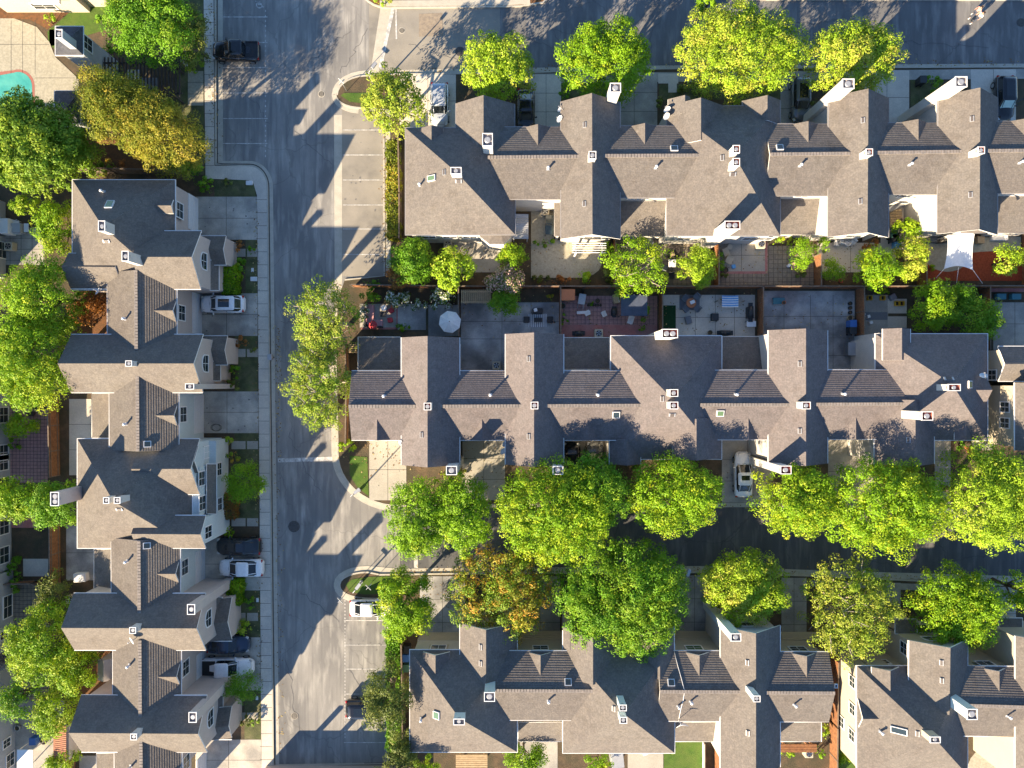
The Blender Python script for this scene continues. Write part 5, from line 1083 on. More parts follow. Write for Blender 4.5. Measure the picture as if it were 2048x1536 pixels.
for b_ in B_[:-1]: bush(*b_, acc=1.3 if b_[5].startswith('flower') else 0.2, ls=0.17 if b_[5].startswith('flower') else 0.14)
for x, y, rx, ry in ((200, 60, 14, 60),): pass
o = None
for pts, m in (([(355, 0), (408, 0), (410, 350), (330, 350), (355, 200)], 'turf_dull'), ([(1318, 170), (1560, 168), (1560, 200), (1318, 200)], 'turf_dull'), ([(1125, 262), (1222, 262), (1222, 165), (1125, 165)], 'turf_dull'),
               ([(1820, 160), (1880, 160), (1880, 215), (1820, 215)], 'turf_dull'), ([(160, 580), (215, 580), (215, 668), (160, 668)], 'bark_mulch'), ([(150, 1300), (226, 1300), (226, 1390), (150, 1390)], 'bark_mulch')):
    o = struct('ground_cover', pts, 0.112, m); o['kind'] = 'stuff'; tag(o, 'patchy low ground cover and leaf litter', 'ground cover')
# ---------------- vehicles ----------------
for n_, c_ in (('paint_white', (0.86, 0.86, 0.86)), ('paint_silver', (0.5, 0.54, 0.6)), ('paint_black', (0.015, 0.016, 0.02)), ('paint_grey', (0.13, 0.14, 0.15)), ('paint_navy', (0.02, 0.035, 0.07))):
    plain(n_, c_, 0.22, 0.25 if n_ != 'paint_white' else 0.0, 0.8)
plain('car_glass', (0.012, 0.016, 0.02), 0.05, spec=0.9); plain('tyre', (0.02, 0.02, 0.02), 0.9); plain('alloy', (0.45, 0.46, 0.47), 0.3, 0.9)
plain('lamp_clear', (0.55, 0.55, 0.53), 0.1); plain('lamp_red', (0.4, 0.01, 0.01), 0.2); plain('black_plastic', (0.02, 0.02, 0.022), 0.6); plain('sunshade', (0.45, 0.62, 0.58), 0.5)
def rring(x0, x1, w0, w1, z, r=0.25, crown=0.0):
    """closed ring, x0 rear, x1 front; w0 rear half width, w1 front half width"""
    P = []
    for cx, w, sx in ((x1, w1, 1), (x0, w0, -1)):
        ys = (-1, 1) if sx == 1 else (1, -1)
        for sy in ys:
            for k in range(4):
                a = k/3*math.pi/2; a = a if (sx == 1) == (sy == -1) else a
                if sx == 1 and sy == -1: dx, dy = math.sin(a), -math.cos(a)
                elif sx == 1: dx, dy = math.cos(a), math.sin(a)
                elif sy == 1: dx, dy = -math.sin(a), math.cos(a)
                else: dx, dy = -math.cos(a), -math.sin(a)
                P.append((cx-sx*r+dx*r, sy*(w-r)+dy*r, z))
    return P
def lerp3(a, b, t): return tuple(a[i]+(b[i]-a[i])*t for i in range(3))
def car(px, py, head, kind, paint, label, L=4.6, Wd=1.84, sunroof=False, z=0.13, rails=False, shade=False, opendoor=False, cat='car', name=None):
    """head: direction the bonnet points, degrees, 0 = right, 90 = up"""
    zr = {'sedan': 1.44, 'suv': 1.68, 'pickup': 1.75, 'wagon': 1.6}[kind]; hw = Wd/2; h2 = L/2
    p = W(px, py, 0.9); root = thing(name or ('pickup_truck' if kind == 'pickup' else 'parked_car'), label, cat, (p.x, p.y, z), math.radians(head), 'cars parked on the drives and bays')
    hood = {'sedan': 0.88, 'suv': 1.02, 'pickup': 1.08, 'wagon': 0.98}[kind]; deck = {'sedan': 0.98, 'suv': 1.05, 'pickup': 1.0, 'wagon': 1.02}[kind]
    st = [(-h2, 0.68, .62, .58), (-h2+.12, 0.88, deck-.08, deck-.16), (-h2+.35, 0.98, deck, deck-.1), (-h2*.45, 1.0, deck+.02, deck-.08), (0, 1.0, deck+.02, deck-.08), (h2*.38, 1.0, hood+.08, hood-.02),
          (h2-.6, .95, hood, hood-.12), (h2-.22, .80, hood-.12, hood-.24), (h2-.01, .5, .55, .5)]
    b = MB(); rows = []
    for x, w, zt, zs in st:
        w *= hw; rows.append([(x, -w*.88, .24), (x, -w*.99, .42), (x, -w, zs*.8), (x, -w*.95, zs), (x, -w*.78, zt-.015), (x, -w*.3, zt+.025), (x, w*.3, zt+.025), (x, w*.78, zt-.015), (x, w*.95, zs), (x, w, zs*.8), (x, w*.99, .42), (x, w*.88, .24)])
    b.grid(rows, 0, True, False); b.poly(rows[0]); b.poly(rows[-1][::-1]); b.poly([r[0] for r in rows]+[r[-1] for r in rows[::-1]], 1)
    for s in (-1, 1):
        for x in (-h2+.85, h2-.88): b.cyl((x, s*(hw-.01) - (0 if s < 0 else 0), 0.33), 0.01, 0.01)
    for s in (-1, 1): b.tube([(-h2*.45, s*hw*.985, deck-.12), (h2*.36, s*hw*.985, hood-.06)], .012, 4, 1)
    b.tube([(h2-.16, -hw*.6, hood-.08), (h2-.1, 0, hood-.06), (h2-.16, hw*.6, hood-.08)], .014, 4, 1)
    b.tube([(h2*.47, -hw*.82, hood+.04), (h2*.5, 0, hood+.085), (h2*.47, hw*.82, hood+.04)], .016, 4, 1)
    for s in (-1, 1): b.tube([(h2*.47, s*hw*.78, hood+.02), (h2-.22, s*hw*.58, hood-.07)], .01, 4, 1)
    b.build('body', [paint, 'black_plastic'], root, local=True)
    if kind == 'pickup': cf, cr, tf, tr_ = h2*.46, -h2*.42, h2*.14, -h2*.36
    elif kind == 'sedan': cf, cr, tf, tr_ = h2*.44, -h2*.74, h2*.10, -h2*.42
    elif kind == 'wagon': cf, cr, tf, tr_ = h2*.46, -h2*.88, h2*.14, -h2*.66
    else: cf, cr, tf, tr_ = h2*.48, -h2*.93, h2*.2, -h2*.78
    zb = max(deck, hood)-.03
    wb, wt = hw*.93, hw*.79
    G0 = rring(cr, cf, wb*.9, wb*.93, zb, .3); G1 = rring(tr_, tf, wt*.94, wt, zr-.05, .28)
    g = MB(); g.grid([G0, G1], 0, True, True); g.build('side_windows', 'car_glass', root, local=True)
    ws = MB(); ws.poly([(cf+.01, -wb*.8, zb+.03), (cf+.01, wb*.8, zb+.03), (tf+.02, wt*.84, zr-.045), (tf+.02, -wt*.84, zr-.045)]); ws.build('windshield', 'sunshade' if shade else 'car_glass', root, local=True)
    rw = MB(); rw.poly([(cr-.01, -wb*.76, zb+.03), (cr-.01, wb*.76, zb+.03), (tr_-.02, wt*.8, zr-.045), (tr_-.02, -wt*.8, zr-.045)]); rw.build('rear_window', 'car_glass', root, local=True)
    r = MB(); R0 = rring(tr_-.06, tf+.05, wt*1.0, wt*1.03, zr-.06, .2); R1 = rring(tr_-.02, tf+.0, wt*.95, wt*.97, zr-.01, .2); R2 = rring(tr_+.25, tf-.25, wt*.6, wt*.62, zr+.03, .2)
    r.grid([R0, R1, R2], 0, True, True).poly(R2, 0)
    for i, j in ((3, 3), (4, 4), (11, 11), (12, 12)):
        a, c = G0[i], R0[i]
        r.tube([a, c], 0.045, 5, 0)
    for s in (-1, 1):
        xm = (cf+cr)/2-.1; r.tube([(xm, s*wb*.955, zb), (xm-.05, s*wt*.99, zr-.06)], 0.035, 4, 1)
    r.build('roof', [paint, 'black_plastic'], root, local=True)
    if sunroof: MB().box(((tf+tr_)/2+.1, 0, zr+.035), ((tf-tr_)*(.62 if sunroof == 2 else .4), wt*1.15, .02)).build('sunroof', 'car_glass', root, local=True)
    if rails:
        for s in (-1, 1): MB().tube([(tf-.15, s*wt*.92, zr+.02), (tf-.3, s*wt*.92, zr+.08), (tr_+.3, s*wt*.92, zr+.08), (tr_+.1, s*wt*.92, zr+.02)], .022, 6).build('roof_rail', 'alloy', root, local=True)
    if kind == 'pickup':
        bd = MB(); x0, x1 = -h2+.08, cr-.06; w = hw*.9
        bd.poly([(x0+.06, -w*.86, deck+.035), (x1, -w*.86, deck+.035), (x1, w*.86, deck+.035), (x0+.06, w*.86, deck+.035)], 0); bd.build('cargo_bed', 'black_plastic', root, local=True)
        rl = MB()
        for s in (-1, 1): rl.box(((x0+x1)/2, s*w*.93, deck+.06), (x1-x0, .1, .1), 0, 0, 1, .02)
        rl.box((x0, 0, deck+.04), (.09, w*1.9, .1), 0, 0, 1, .02); rl.build('bed_rail', paint, root, local=True)
    for x in (-h2+.85, h2-.88):
        for s in (-1, 1):
            wl = MB(); n = 18; rad = .34
            ro = [(x+rad*math.cos(2*math.pi*k/n), s*(hw-.2), .33+rad*math.sin(2*math.pi*k/n)) for k in range(n)]; ri = [(a, s*(hw+.015), c) for a, _, c in ro]
            wl.grid([ro, ri], 0, True, True); wl.poly(ri); t = wl.build('wheel', 'tyre', root, local=True)
            rm = MB(); rm.poly([(x+.22*math.cos(2*math.pi*k/n), s*(hw+.022), .33+.22*math.sin(2*math.pi*k/n)) for k in range(n)]); rm.build('rim', 'alloy', t, local=True)
    for s in (-1, 1):
        MB().box((h2-.28, s*hw*.68, hood-.2), (.3, .34, .13), -s*.45, 0, .9, .03).build('headlight', 'lamp_clear', root, local=True)
        MB().box((-h2+.12, s*hw*.75, deck-.18), (.16, .32, .16), s*.3, 0, .9, .03).build('taillight', 'lamp_red', root, local=True)
        MB().box((cf-.28, s*(hw+.1), zb+.06), (.14, .24, .14), s*.2, 0, .9, .04).build('wing_mirror', paint, root, local=True)
    if opendoor:
        MB().box((.35, hw+.42, .75), (.09, 1.0, .75), .5, 0, 1, .02).build('open_door', paint, root, local=True)
    return root
car(471, 102, 180, 'pickup', 'paint_black', 'black crew cab pickup parked by the upper left pavement', L=4.9, Wd=2.0)
car(879, 209, 270, 'suv', 'paint_silver', 'pale silver suv on the sunlit corner driveway of the top terrace', L=4.5, Wd=1.9, rails=True)
car(1052, 222, 270, 'sedan', 'paint_black', 'dark car half under the tree between the first two wings', L=4.6)
car(1601, 199, 270, 'suv', 'paint_grey', 'dark grey suv on the shaded drive left of the tall white chimney', L=4.7, sunroof=2)
car(2009, 197, 270, 'suv', 'paint_black', 'black suv with open door and pale windscreen shade at the right', L=4.7, sunroof=2, shade=True, opendoor=True)
car(444, 608, 180, 'wagon', 'paint_white', 'white crossover with black glass roof facing the garage', L=4.55, sunroof=2)
car(476, 1093, 180, 'sedan', 'paint_black', 'black sedan parked above the white coupe', L=4.6)
car(481, 1136, 180, 'sedan', 'paint_white', 'white car parked right below the black sedan', L=4.6)
car(456, 1289, 0, 'sedan', 'paint_navy', 'dark navy car parked above the white pickup', L=4.4)
car(455, 1335, 0, 'pickup', 'paint_white', 'white pickup truck with dark open bed', L=5.3, Wd=1.95, sunroof=False)
car(742, 1217, 0, 'sedan', 'paint_white', 'bright white old sedan in the sunlit bay under the green tree', L=4.5, Wd=1.75, z=0.01)
car(735, 1418, 0, 'suv', 'paint_black', 'black suv in the lower bays under the olive tree', L=4.6, z=0.01, sunroof=2)
car(1487, 949, 90, 'sedan', 'paint_white', 'white sedan with small dark sunroof between the side street trees', L=4.7, sunroof=1)
car(1143, 928, 90, 'sedan', 'paint_black', 'black car deep in shade on the left of the dark middle driveway', L=4.5)
car(1190, 925, 90, 'wagon', 'paint_grey', 'dark grey car deep in shade on the right of the dark middle driveway', L=4.4)

# ---------------- street lamps, signs, bins ----------------
def lamp(px, py, h, ang, label):
    p = W(px, py, 0); r = thing('street_lamp', label, 'street lamp', (p.x, p.y, 0.1)); c, s = math.cos(ang), math.sin(ang)
    m = MB(); m.cyl((0, 0, 0), .16, .35, 12).tube([(0, 0, .2), (0, 0, h*.8), (c*.1, s*.1, h)], [.085, .065, .05], 8); m.build('pole', 'flue_grey', r, local=True)
    MB().tube([(c*.1, s*.1, h), (c*.7, s*.7, h+.12)], .04, 6).build('arm', 'flue_grey', r, local=True)
    MB().box((c*.95, s*.95, h+.1), (.7, .32, .14), ang, 0, .8, .04).build('lamp_head', 'flue_grey', r, local=True)
    return r
lamp(720, 980, 4.6, 0.7, 'slim street lamp on the curved lawn at the side street corner'); lamp(752, 180, 3.9, 0.9, 'slim street lamp on the upper lawn island')
lamp(724, 1162, 4.4, 0.9, 'slim street lamp on the lower lawn island'); lamp(1345, 1135, 5.2, 1.2, 'street lamp by the kerb of the lower terrace between two trees')
def sign(px, py, label, h=2.2, ang=0.8):
    p = W(px, py, 0); r = thing('street_sign', label, 'sign', (p.x, p.y, .1)); MB().tube([(0, 0, -.1), (0, 0, h+.3)], .03, 6).build('post', 'flue_grey', r, local=True)
    MB().box((0, 0, h), (.75, .03, .22), ang).build('sign_panel', 'metal_white', r, local=True); MB().box((0, 0, h+.25), (.75, .03, .2), ang+1.57).build('sign_panel', 'metal_white', r, local=True)
sign(694, 183, 'white street name sign on the left tip of the upper lawn island'); sign(692, 1186, 'white street sign on the left tip of the lower lawn island'); sign(745, 1163, 'second street sign on the lower lawn island', 1.8)
def postbox(px, py, label):
    p = W(px, py, 0); r = thing('mail_box_cabinet', label, 'mailbox', (p.x, p.y, .1)); MB().box((0, 0, .4), (.12, .12, .9)).build('post', 'iron', r, local=True); MB().box((0, 0, 1.05), (.45, .6, .5), 0, 0, 1, .05).build('cabinet', 'flue_grey', r, local=True)
postbox(548, 715, 'dark grey mail cabinet at the kerb across from the pepper tree')
def bin_(px, py, m, label, rz=0.0, z=0.12):
    p = W(px, py, .6); r = thing('wheelie_bin', label, 'bin', (p.x, p.y, z), rz); MB().box((0, 0, .5), (.6, .62, .95), 0, 0, 1.12).build('body', m, r, local=True); MB().box((0, 0, 1.02), (.7, .76, .1), 0, 0, .95, .03).build('lid', m, r, local=True)
    for s in (-1, 1): MB().tube([(s*.24-.04, -.34, .1), (s*.24+.04, -.34, .1)], .1, 10).build('wheel', 'tyre', r, local=True)
plain('bin_blue', (0.04, 0.14, 0.42), 0.5); plain('bin_black', (0.025, 0.027, 0.03), 0.5); plain('bin_green', (0.05, 0.14, 0.1), 0.5); plain('cloth_white', (0.8, 0.8, 0.8), 0.9); plain('cloth_red', (0.5, 0.05, 0.06), 0.9); plain('cloth_pink', (0.55, 0.28, 0.28), 0.9)
plain('wicker', (0.035, 0.035, 0.038), 0.8); plain('plastic_grey', (0.16, 0.17, 0.19), 0.6); plain('yellow_crate', (0.7, 0.42, 0.02), 0.5); plain('terracotta', (0.45, 0.17, 0.08), 0.9); plain('teal', (0.05, 0.2, 0.24), 0.6); plain('rug_grey', (0.3, 0.31, 0.33), 0.95); plain('tin', (0.45, 0.45, 0.45), 0.4, 0.5)
plain('pad_blue', (0.1, 0.35, 0.7), 0.5); plain('skin', (0.5, 0.3, 0.22), 0.7); plain('hair', (0.06, 0.04, 0.03), 0.8); plain('shirt_pink', (0.65, 0.28, 0.28), 0.9); plain('shirt_white', (0.8, 0.8, 0.8), 0.9); plain('trousers', (0.05, 0.06, 0.09), 0.9)
bin_(1702, 648, 'bin_blue', 'blue lidded bin against the fence of the bare concrete yard'); bin_(1702, 662, 'bin_black', 'black bin below the blue one in the bare concrete yard'); bin_(1786, 478, 'bin_black', 'black bin in the narrow courtyard of the top terrace'); bin_(1783, 470, 'bin_green', 'green bin behind the black one in the narrow courtyard')
bin_(812, 1313, 'bin_blue', 'blue bin at the side of the lower terrace'); bin_(812, 1333, 'bin_green', 'green bin at the side of the lower terrace'); bin_(815, 1296, 'bin_black', 'black bin at the side of the lower terrace'); bin_(1841, 163, 'bin_black', 'black bin beside the driveway between tall chimneys')
bin_(72, 1478, 'bin_blue', 'blue bin in the lower left yard'); bin_(1673, 1372, 'bin_blue', 'pale blue bin squeezed beside the cream side wall')

# ---------------- yard furniture ----------------
def ac(px, py, label, s=.85, z=.13):
    p = W(px, py, .6); r = thing('air_conditioner', label, 'air conditioner', (p.x, p.y, z), 0, 'outdoor air conditioning units'); MB().box((0, 0, .4), (s, s, .78), 0, 0, 1, .05).build('casing', 'stucco_cream', r, local=True)
    MB().cyl((0, 0, .785), s*.36, .02, 20).build('fan_grille', 'soot', r, local=True)
    f = MB()
    for k in range(5): a = k*1.2566; f.poly([(0, 0, .82), (s*.33*math.cos(a), s*.33*math.sin(a), .81), (s*.33*math.cos(a+.55), s*.33*math.sin(a+.55), .815)])
    f.build('fan_blades', 'alloy', r, local=True)
for a in ((896, 490, 'white air conditioner by the first house wall beside the star leaved tree'), (1090, 423, 'cream air conditioner in the recess beside the corrugated roof'), (1521, 489, 'air conditioner at the corner of the patio with the red border'), (993, 731, 'air conditioner in the stained concrete recess'),
          (1197, 667, 'white air conditioner on the red brick strip'), (20, 493, 'white air conditioner by the grey house on the left edge'), (1616, 1505, 'air conditioner near the bottom deck'), (1962, 1492, 'white air conditioner in the lower right courtyard'), (143, 1198, 'white air conditioner north of the fourth wing'), (1293, 1497, 'white air conditioner by the lower glass door')): ac(*a)
def chair(px, py, rz, m, label, group=None, z=.135, s=.6, legm='black_plastic'):
    p = W(px, py, .5); r = thing('garden_chair', label, 'chair', (p.x, p.y, z), rz, group); MB().box((0, 0, .42), (s, s, .08), 0, 0, 1, .03).build('seat', m, r, local=True); MB().box((-s*.48, 0, .68), (.08, s, .5), 0, 0, 1, .02).build('backrest', m, r, local=True)
    for x in (-1, 1):
        for y in (-1, 1): MB().cyl((x*s*.42, y*s*.42, 0), .025, .4, 6).build('leg', legm, r, local=True)
    for y in (-1, 1): MB().box((0, y*s*.52, .62), (s*.9, .06, .04)).build('armrest', m, r, local=True)
def table(px, py, w, d, m, label, rz=0.0, h=.72, rnd=False, z=.135, top2=None, name='garden_table'):
    p = W(px, py, h); r = thing(name, label, 'table', (p.x, p.y, z), rz)
    t = MB()
    if rnd: t.cyl((0, 0, h-.04), w/2, .045, 26)
    else: t.box((0, 0, h-.02), (w, d, .045), 0, 0, 1, .015)
    t.build('table_top', m, r, local=True)
    for x in (-1, 1):
        for y in (-1, 1): k = .3 if rnd else .44; MB().cyl((x*w*k, y*d*k, 0), .03, h-.04, 6).build('leg', 'black_plastic', r, local=True)
    return r
def pot(px, py, rad, h, m, label, plant=None, z=.13, group=None):
    p = W(px, py, h); r = thing('plant_pot', label, 'plant pot', (p.x, p.y, z), 0, group); b = MB(); n = 16
    R = lambda q, zz: [(q*math.cos(2*math.pi*k/n), q*math.sin(2*math.pi*k/n), zz) for k in range(n)]
    b.grid([R(rad*.75, 0), R(rad, h), R(rad*.85, h), R(rad*.8, h-.08)], 0, True, True, True, False); b.build('pot', m, r, local=True); MB().cyl((0, 0, h-.1), rad*.8, .03, 16).build('pot_soil', 'soil', r, local=True)
def umbrella(px, py, r_, label, h=2.4, m='cloth_white', n=8):
    p = W(px, py, h); r = thing('parasol', label, 'parasol', (p.x, p.y, .13)); MB().cyl((0, 0, 0), .3, .08, 16).build('base', 'iron', r, local=True); MB().cyl((0, 0, .05), .03, h, 8).build('pole', 'alloy', r, local=True)
    c = MB()
    for k in range(n):
        a0, a1 = 2*math.pi*(k+.3)/n, 2*math.pi*(k+1.3)/n; am = (a0+a1)/2
        P = lambda a, q, zz: (q*math.cos(a), q*math.sin(a), zz)
        c.poly([(0, 0, h), P(a0, r_*.5, h-.25), P(am, r_*.47, h-.28), P(a1, r_*.5, h-.25)]); c.poly([P(a0, r_*.5, h-.25), P(a0, r_, h-.58), P(am, r_*.93, h-.62), P(am, r_*.47, h-.28)]); c.poly([P(am, r_*.47, h-.28), P(am, r_*.93, h-.62), P(a1, r_, h-.58), P(a1, r_*.5, h-.25)])
    c.build('canopy', m, r, local=True); MB().cyl((0, 0, h-.02), .05, .14, 8).build('finial', 'iron', r, local=True)
umbrella(899, 643, 1.15, 'round white garden parasol by the dark cross fence')
umbrella(744, 649, .45, 'small half closed red parasol over the pink sofa corner', 1.9, 'cloth_red')
# pink corner sofa and its table
p = W(747, 632, .4); r = thing('corner_sofa', 'pink and grey l shaped corner sofa on the first lower patio', 'sofa', (p.x, p.y, .13))
MB().box((-.35, .1, .2), (.8, 2.0, .38), 0, 0, 1, .05).build('seat', 'cloth_pink', r, local=True); MB().box((.45, -.75, .2), (1.0, .7, .38), 0, 0, 1, .05).build('seat', 'cloth_pink', r, local=True); MB().box((-.8, .0, .38), (.18, 2.3, .75), 0, 0, 1, .04).build('backrest', 'wicker', r, local=True); MB().box((.1, -1.15, .38), (1.7, .18, .75), 0, 0, 1, .04).build('backrest', 'wicker', r, local=True)
for k in (-.6, 0, .6): MB().box((-.66, k+.25, .55), (.14, .5, .38), .1, 0, .9, .05).build('cushion', 'cloth_pink', r, local=True)
table(768, 616, .6, .6, 'cloth_white', 'small round white table beside the pink sofa', rnd=True, h=.5); table(766, 628, .6, .55, 'wicker', 'dark square coffee table in front of the pink sofa', h=.38)
def pouf(px, py, s, m, label, rz=0, h=.4, name='ottoman', cat='ottoman', z=.13, d=None):
    p = W(px, py, h); r = thing(name, label, cat, (p.x, p.y, z), rz); MB().box((0, 0, h*.45), (s, d or s, h*.9), 0, 0, 1, .05).build('base', m, r, local=True); MB().box((0, 0, h*.95), (s*.96, (d or s)*.96, h*.14), 0, 0, .9, .03).build('cushion', m, r, local=True)
pouf(782, 621, .5, 'cloth_red', 'upper red ottoman beside the coffee table', .6); pouf(780, 640, .5, 'cloth_red', 'lower red ottoman beside the coffee table', .2); pouf(786, 614, .4, 'terracotta', 'orange cushion stool above the red ottomans', .5)
def rug(px, py, w, d, m, label, stripes=0, m2='cloth_white', rz=0.0):
    p = W(px, py, .14); mb = MB(); mb.box((0, 0, .008), (w, d, .016))
    for k in range(stripes): mb.box((-w/2+w*(k+.5)/stripes, 0, .02), (w/stripes*.35, d*.98, .006), 0, 1)
    o = mb.build('outdoor_rug', [m, m2], None, local=True); o.location = (p.x, p.y, .135); o.rotation_euler.z = rz; tag(o, label, 'rug')
rug(1075, 641, 2.0, 1.4, 'rug_grey', 'grey striped rug under the dark wicker set', 9); rug(1379, 605, 2.1, 1.55, 'plastic_grey', 'dark grey rug under the four chair set')
pouf(1075, 622, 1.05, 'wicker', 'dark wicker sofa with a white cushion above the striped rug', 0, .5, 'wicker_sofa', 'sofa', .15, .6); MB_ = W(1071, 620, .6); tag(MB().box((MB_.x, MB_.y, .68), (.36, .36, .1), .3, 0, .9, .03).build('white_cushion', 'cloth_white'), 'white cushion lying on the dark wicker sofa', 'cushion')
pouf(1053, 639, .62, 'wicker', 'dark wicker seat left of the striped rug', 0, .5, 'wicker_armchair', 'armchair', .15); pouf(1100, 639, .62, 'wicker', 'dark wicker seat right of the striped rug', 0, .5, 'wicker_armchair', 'armchair', .15); table(1076, 640, .85, .45, 'wicker', 'low black coffee table on the striped rug', h=.38, z=.16)
for x, y, a, l in ((1370, 597, 2.4, 'upper left'), (1393, 594, .9, 'upper right'), (1371, 618, -2.4, 'lower left'), (1394, 617, -.7, 'lower right')): chair(x, y, a+math.pi, 'plastic_grey', f'{l} dark chair of the round four chair set', 'chairs round the fire pit table')
table(1382, 606, 1.0, 1.0, 'terracotta', 'round brown table with white things between four dark chairs', rnd=True); pp = W(1385, 604, .9); tag(MB().box((pp.x, pp.y, .91), (.5, .35, .07), .4, 0, .8, .02).build('folded_cloth', 'cloth_white'), 'white folded cloth lying on the round brown table', 'cloth')
pouf(1377, 640, .62, 'plastic_grey', 'small tilted grey side table on the grey patio', .25, .4, 'side_table', 'table', .13, .8); pouf(1430, 634, .75, 'bin_black', 'square black covered fire pit in the middle of the grey patio', 0, .5, 'fire_pit', 'fire pit')
def grill(px, py, rz, w, label, m='bin_black'):
    p = W(px, py, .8); r = thing('barbecue_grill', label, 'grill', (p.x, p.y, .13), rz); MB().box((0, 0, .42), (w*.6, .5, .75)).build('cart', m, r, local=True); MB().tube([(-w*.32, 0, .95), (w*.32, 0, .95)], .26, 12).build('lid', m, r, local=True)
    for s in (-1, 1): MB().box((s*w*.42, 0, .82), (w*.2, .46, .05)).build('side_shelf', m, r, local=True)
grill(1500, 625, math.pi/2, 1.9, 'large covered black grill at the right side of the grey patio'); grill(1449, 666, 0, 1.6, 'black flat grill against the house wall of the grey patio'); grill(1228, 624, math.pi/2, 1.1, 'black grill beside the blue gazebo'); grill(1885, 480, 0, 1.2, 'dark grill against the white wall left of the shade sail', 'iron')
grill(1157, 667, 0, 1.3, 'black covered grill on the red brick strip')
table(1502, 648, .95, .6, 'cloth_white', 'small white side table beside the large covered grill'); pot(1420, 665, .24, .4, 'wood_grey', 'round brown pot left of the flat grill')
# striped hammock
p = W(1459, 603, .6); r = thing('hammock', 'blue and white striped hammock on the grey patio', 'hammock', (p.x, p.y, .13)); hm = MB(); n = 14
for k in range(n):
    x0, x1 = -.85+1.7*k/n, -.85+1.7*(k+1)/n
for j in range(10):
    y0, y1 = -.6+1.2*j/10, -.6+1.2*(j+1)/10
    hm.grid([[(x, y0, .45+.25*(x/.85)**2), (x, y1, .45+.25*(x/.85)**2)] for x in [-.85+1.7*k/n for k in range(n+1)]], j % 2, True)
hm.build('fabric', ['cloth_white', 'pad_blue'], r, local=True)
for s in (-1, 1):
    for j in range(4): MB().tube([(s*.85, -.5+j*.33, .7), (s*1.4, 0, .95)], .012, 4).build('cord', 'wood_pale', r, local=True)
    MB().tube([(s*1.4, 0, .0), (s*1.4, 0, 1.0)], .04, 6).build('stand', 'iron', r, local=True)
# blue gazebo roof
p = W(1268, 611, 2.4); r = thing('gazebo', 'flat roofed slate blue gazebo with white light bulbs over the brick yard', 'gazebo', (p.x, p.y, .13))
MB().box((0, 0, 2.35), (2.65, 2.1, .1), 0, 0, 1, .02).build('canopy', 'membrane', r, local=True)
for x in (-1.25, 1.25):
    for y in (-.95, .95): MB().cyl((x, y, 0), .05, 2.3, 8).build('post', 'iron', r, local=True)
for k in range(5): MB().cyl((-1.2+k*.6, 1.08, 2.36), .055, .07, 8, 0, .03).build('light_bulb', 'lamp_clear', r, local=True)
for x, y, a, l in ((1262, 636, 1.2, 'white plastic chair under the lower edge of the blue gazebo'), (1260, 643, -1.9, 'white plastic chair tipped in front of the blue gazebo'), (1208, 628, .4, 'thin white lounge frame on the red brick'), (1174, 626, 2.0, 'white metal stand lying on the red brick')): chair(x, y, a, 'metal_white', l, None, s=.5, legm='metal_white')
table(1167, 625, 1.4, .3, 'metal_white', 'narrow white bench on the red brick yard', name='bench', h=.4, rz=.05); 
p = W(1136, 590, 1.6); r = thing('garden_shed', 'small pink roofed storage shed in the corner of the brick yard', 'shed', (p.x, p.y, .12)); MB().box((0, 0, .8), (1.15, .95, 1.6)).build('wall', 'wood_grey', r, local=True); MB().box((0, 0, 1.64), (1.4, 1.15, .08), 0, 0, 1, .02).build('roof', 'terracotta', r, local=True); MB().box((.0, -.48, .75), (.6, .04, 1.3)).build('door', 'wood_pale', r, local=True)
p = W(1164, 598, .8); r = thing('wheelbarrow', 'upturned silver wheelbarrow cart near the pink shed', 'wheelbarrow', (p.x, p.y, .13), 1.4); MB().box((0, 0, .6), (1.1, .75, .25), 0, 0, .8, .05).build('tray', 'tin', r, local=True)
for s in (-1, 1): MB().tube([(.5, s*.25, .45), (-1.0, s*.3, .5)], .025, 6).build('handle', 'tin', r, local=True)
MB().tube([(.75, -.05, .2), (.75, .05, .2)], .2, 12).build('wheel', 'tyre', r, local=True)
for k in range(6): pot(1176+k*5, 611, .13, .25, 'bin_black', 'small black pot in the row on the red brick', None, group='row of black pots')
pot(1195, 602, .25, .35, 'bin_black', 'larger round black pot above the row of small ones'); pot(1125, 612, .3, .7, 'bin_green', 'green tub beside the fence of the brick yard')
p = W(1231, 598, .8); r = thing('folding_bed', 'folded cream mattress board leaning by the gazebo', 'mattress', (p.x, p.y, .13), .25); MB().box((0, 0, .5), (.45, .95, .9), 0, 0, .9, .05).build('board', 'wood_pale', r, local=True); MB().box((.27, 0, .5), (.06, .9, .8)).build('frame', 'metal_white', r, local=True)
# bare concrete yard
table(1557, 602, 1.2, .65, 'teal', 'flat teal box table on the bare concrete yard', h=.35); pot(1565, 606, .2, .3, 'terracotta', 'pot standing on the corner of the teal table', z=.45)
for k, y in enumerate((607, 616, 625)): pot(1700, y, .2, .35, 'bin_black', f'{["top", "middle", "bottom"][k]} black pot of the three along the fence', group='black pots along the fence')
pot(1700, 636, .3, .4, 'wood_pale', 'cream round pot below three black ones')
p = W(1705, 698, 1.0); r = thing('storage_bench', 'grey lidded storage chest against the white wall recess', 'storage chest', (p.x, p.y, .13)); MB().box((0, 0, .5), (.9, 1.25, .95)).build('body', 'plastic_grey', r, local=True); MB().box((0, 0, 1.02), (1.0, 1.35, .1), 0, 0, .95, .03).build('lid', 'flue_grey', r, local=True)
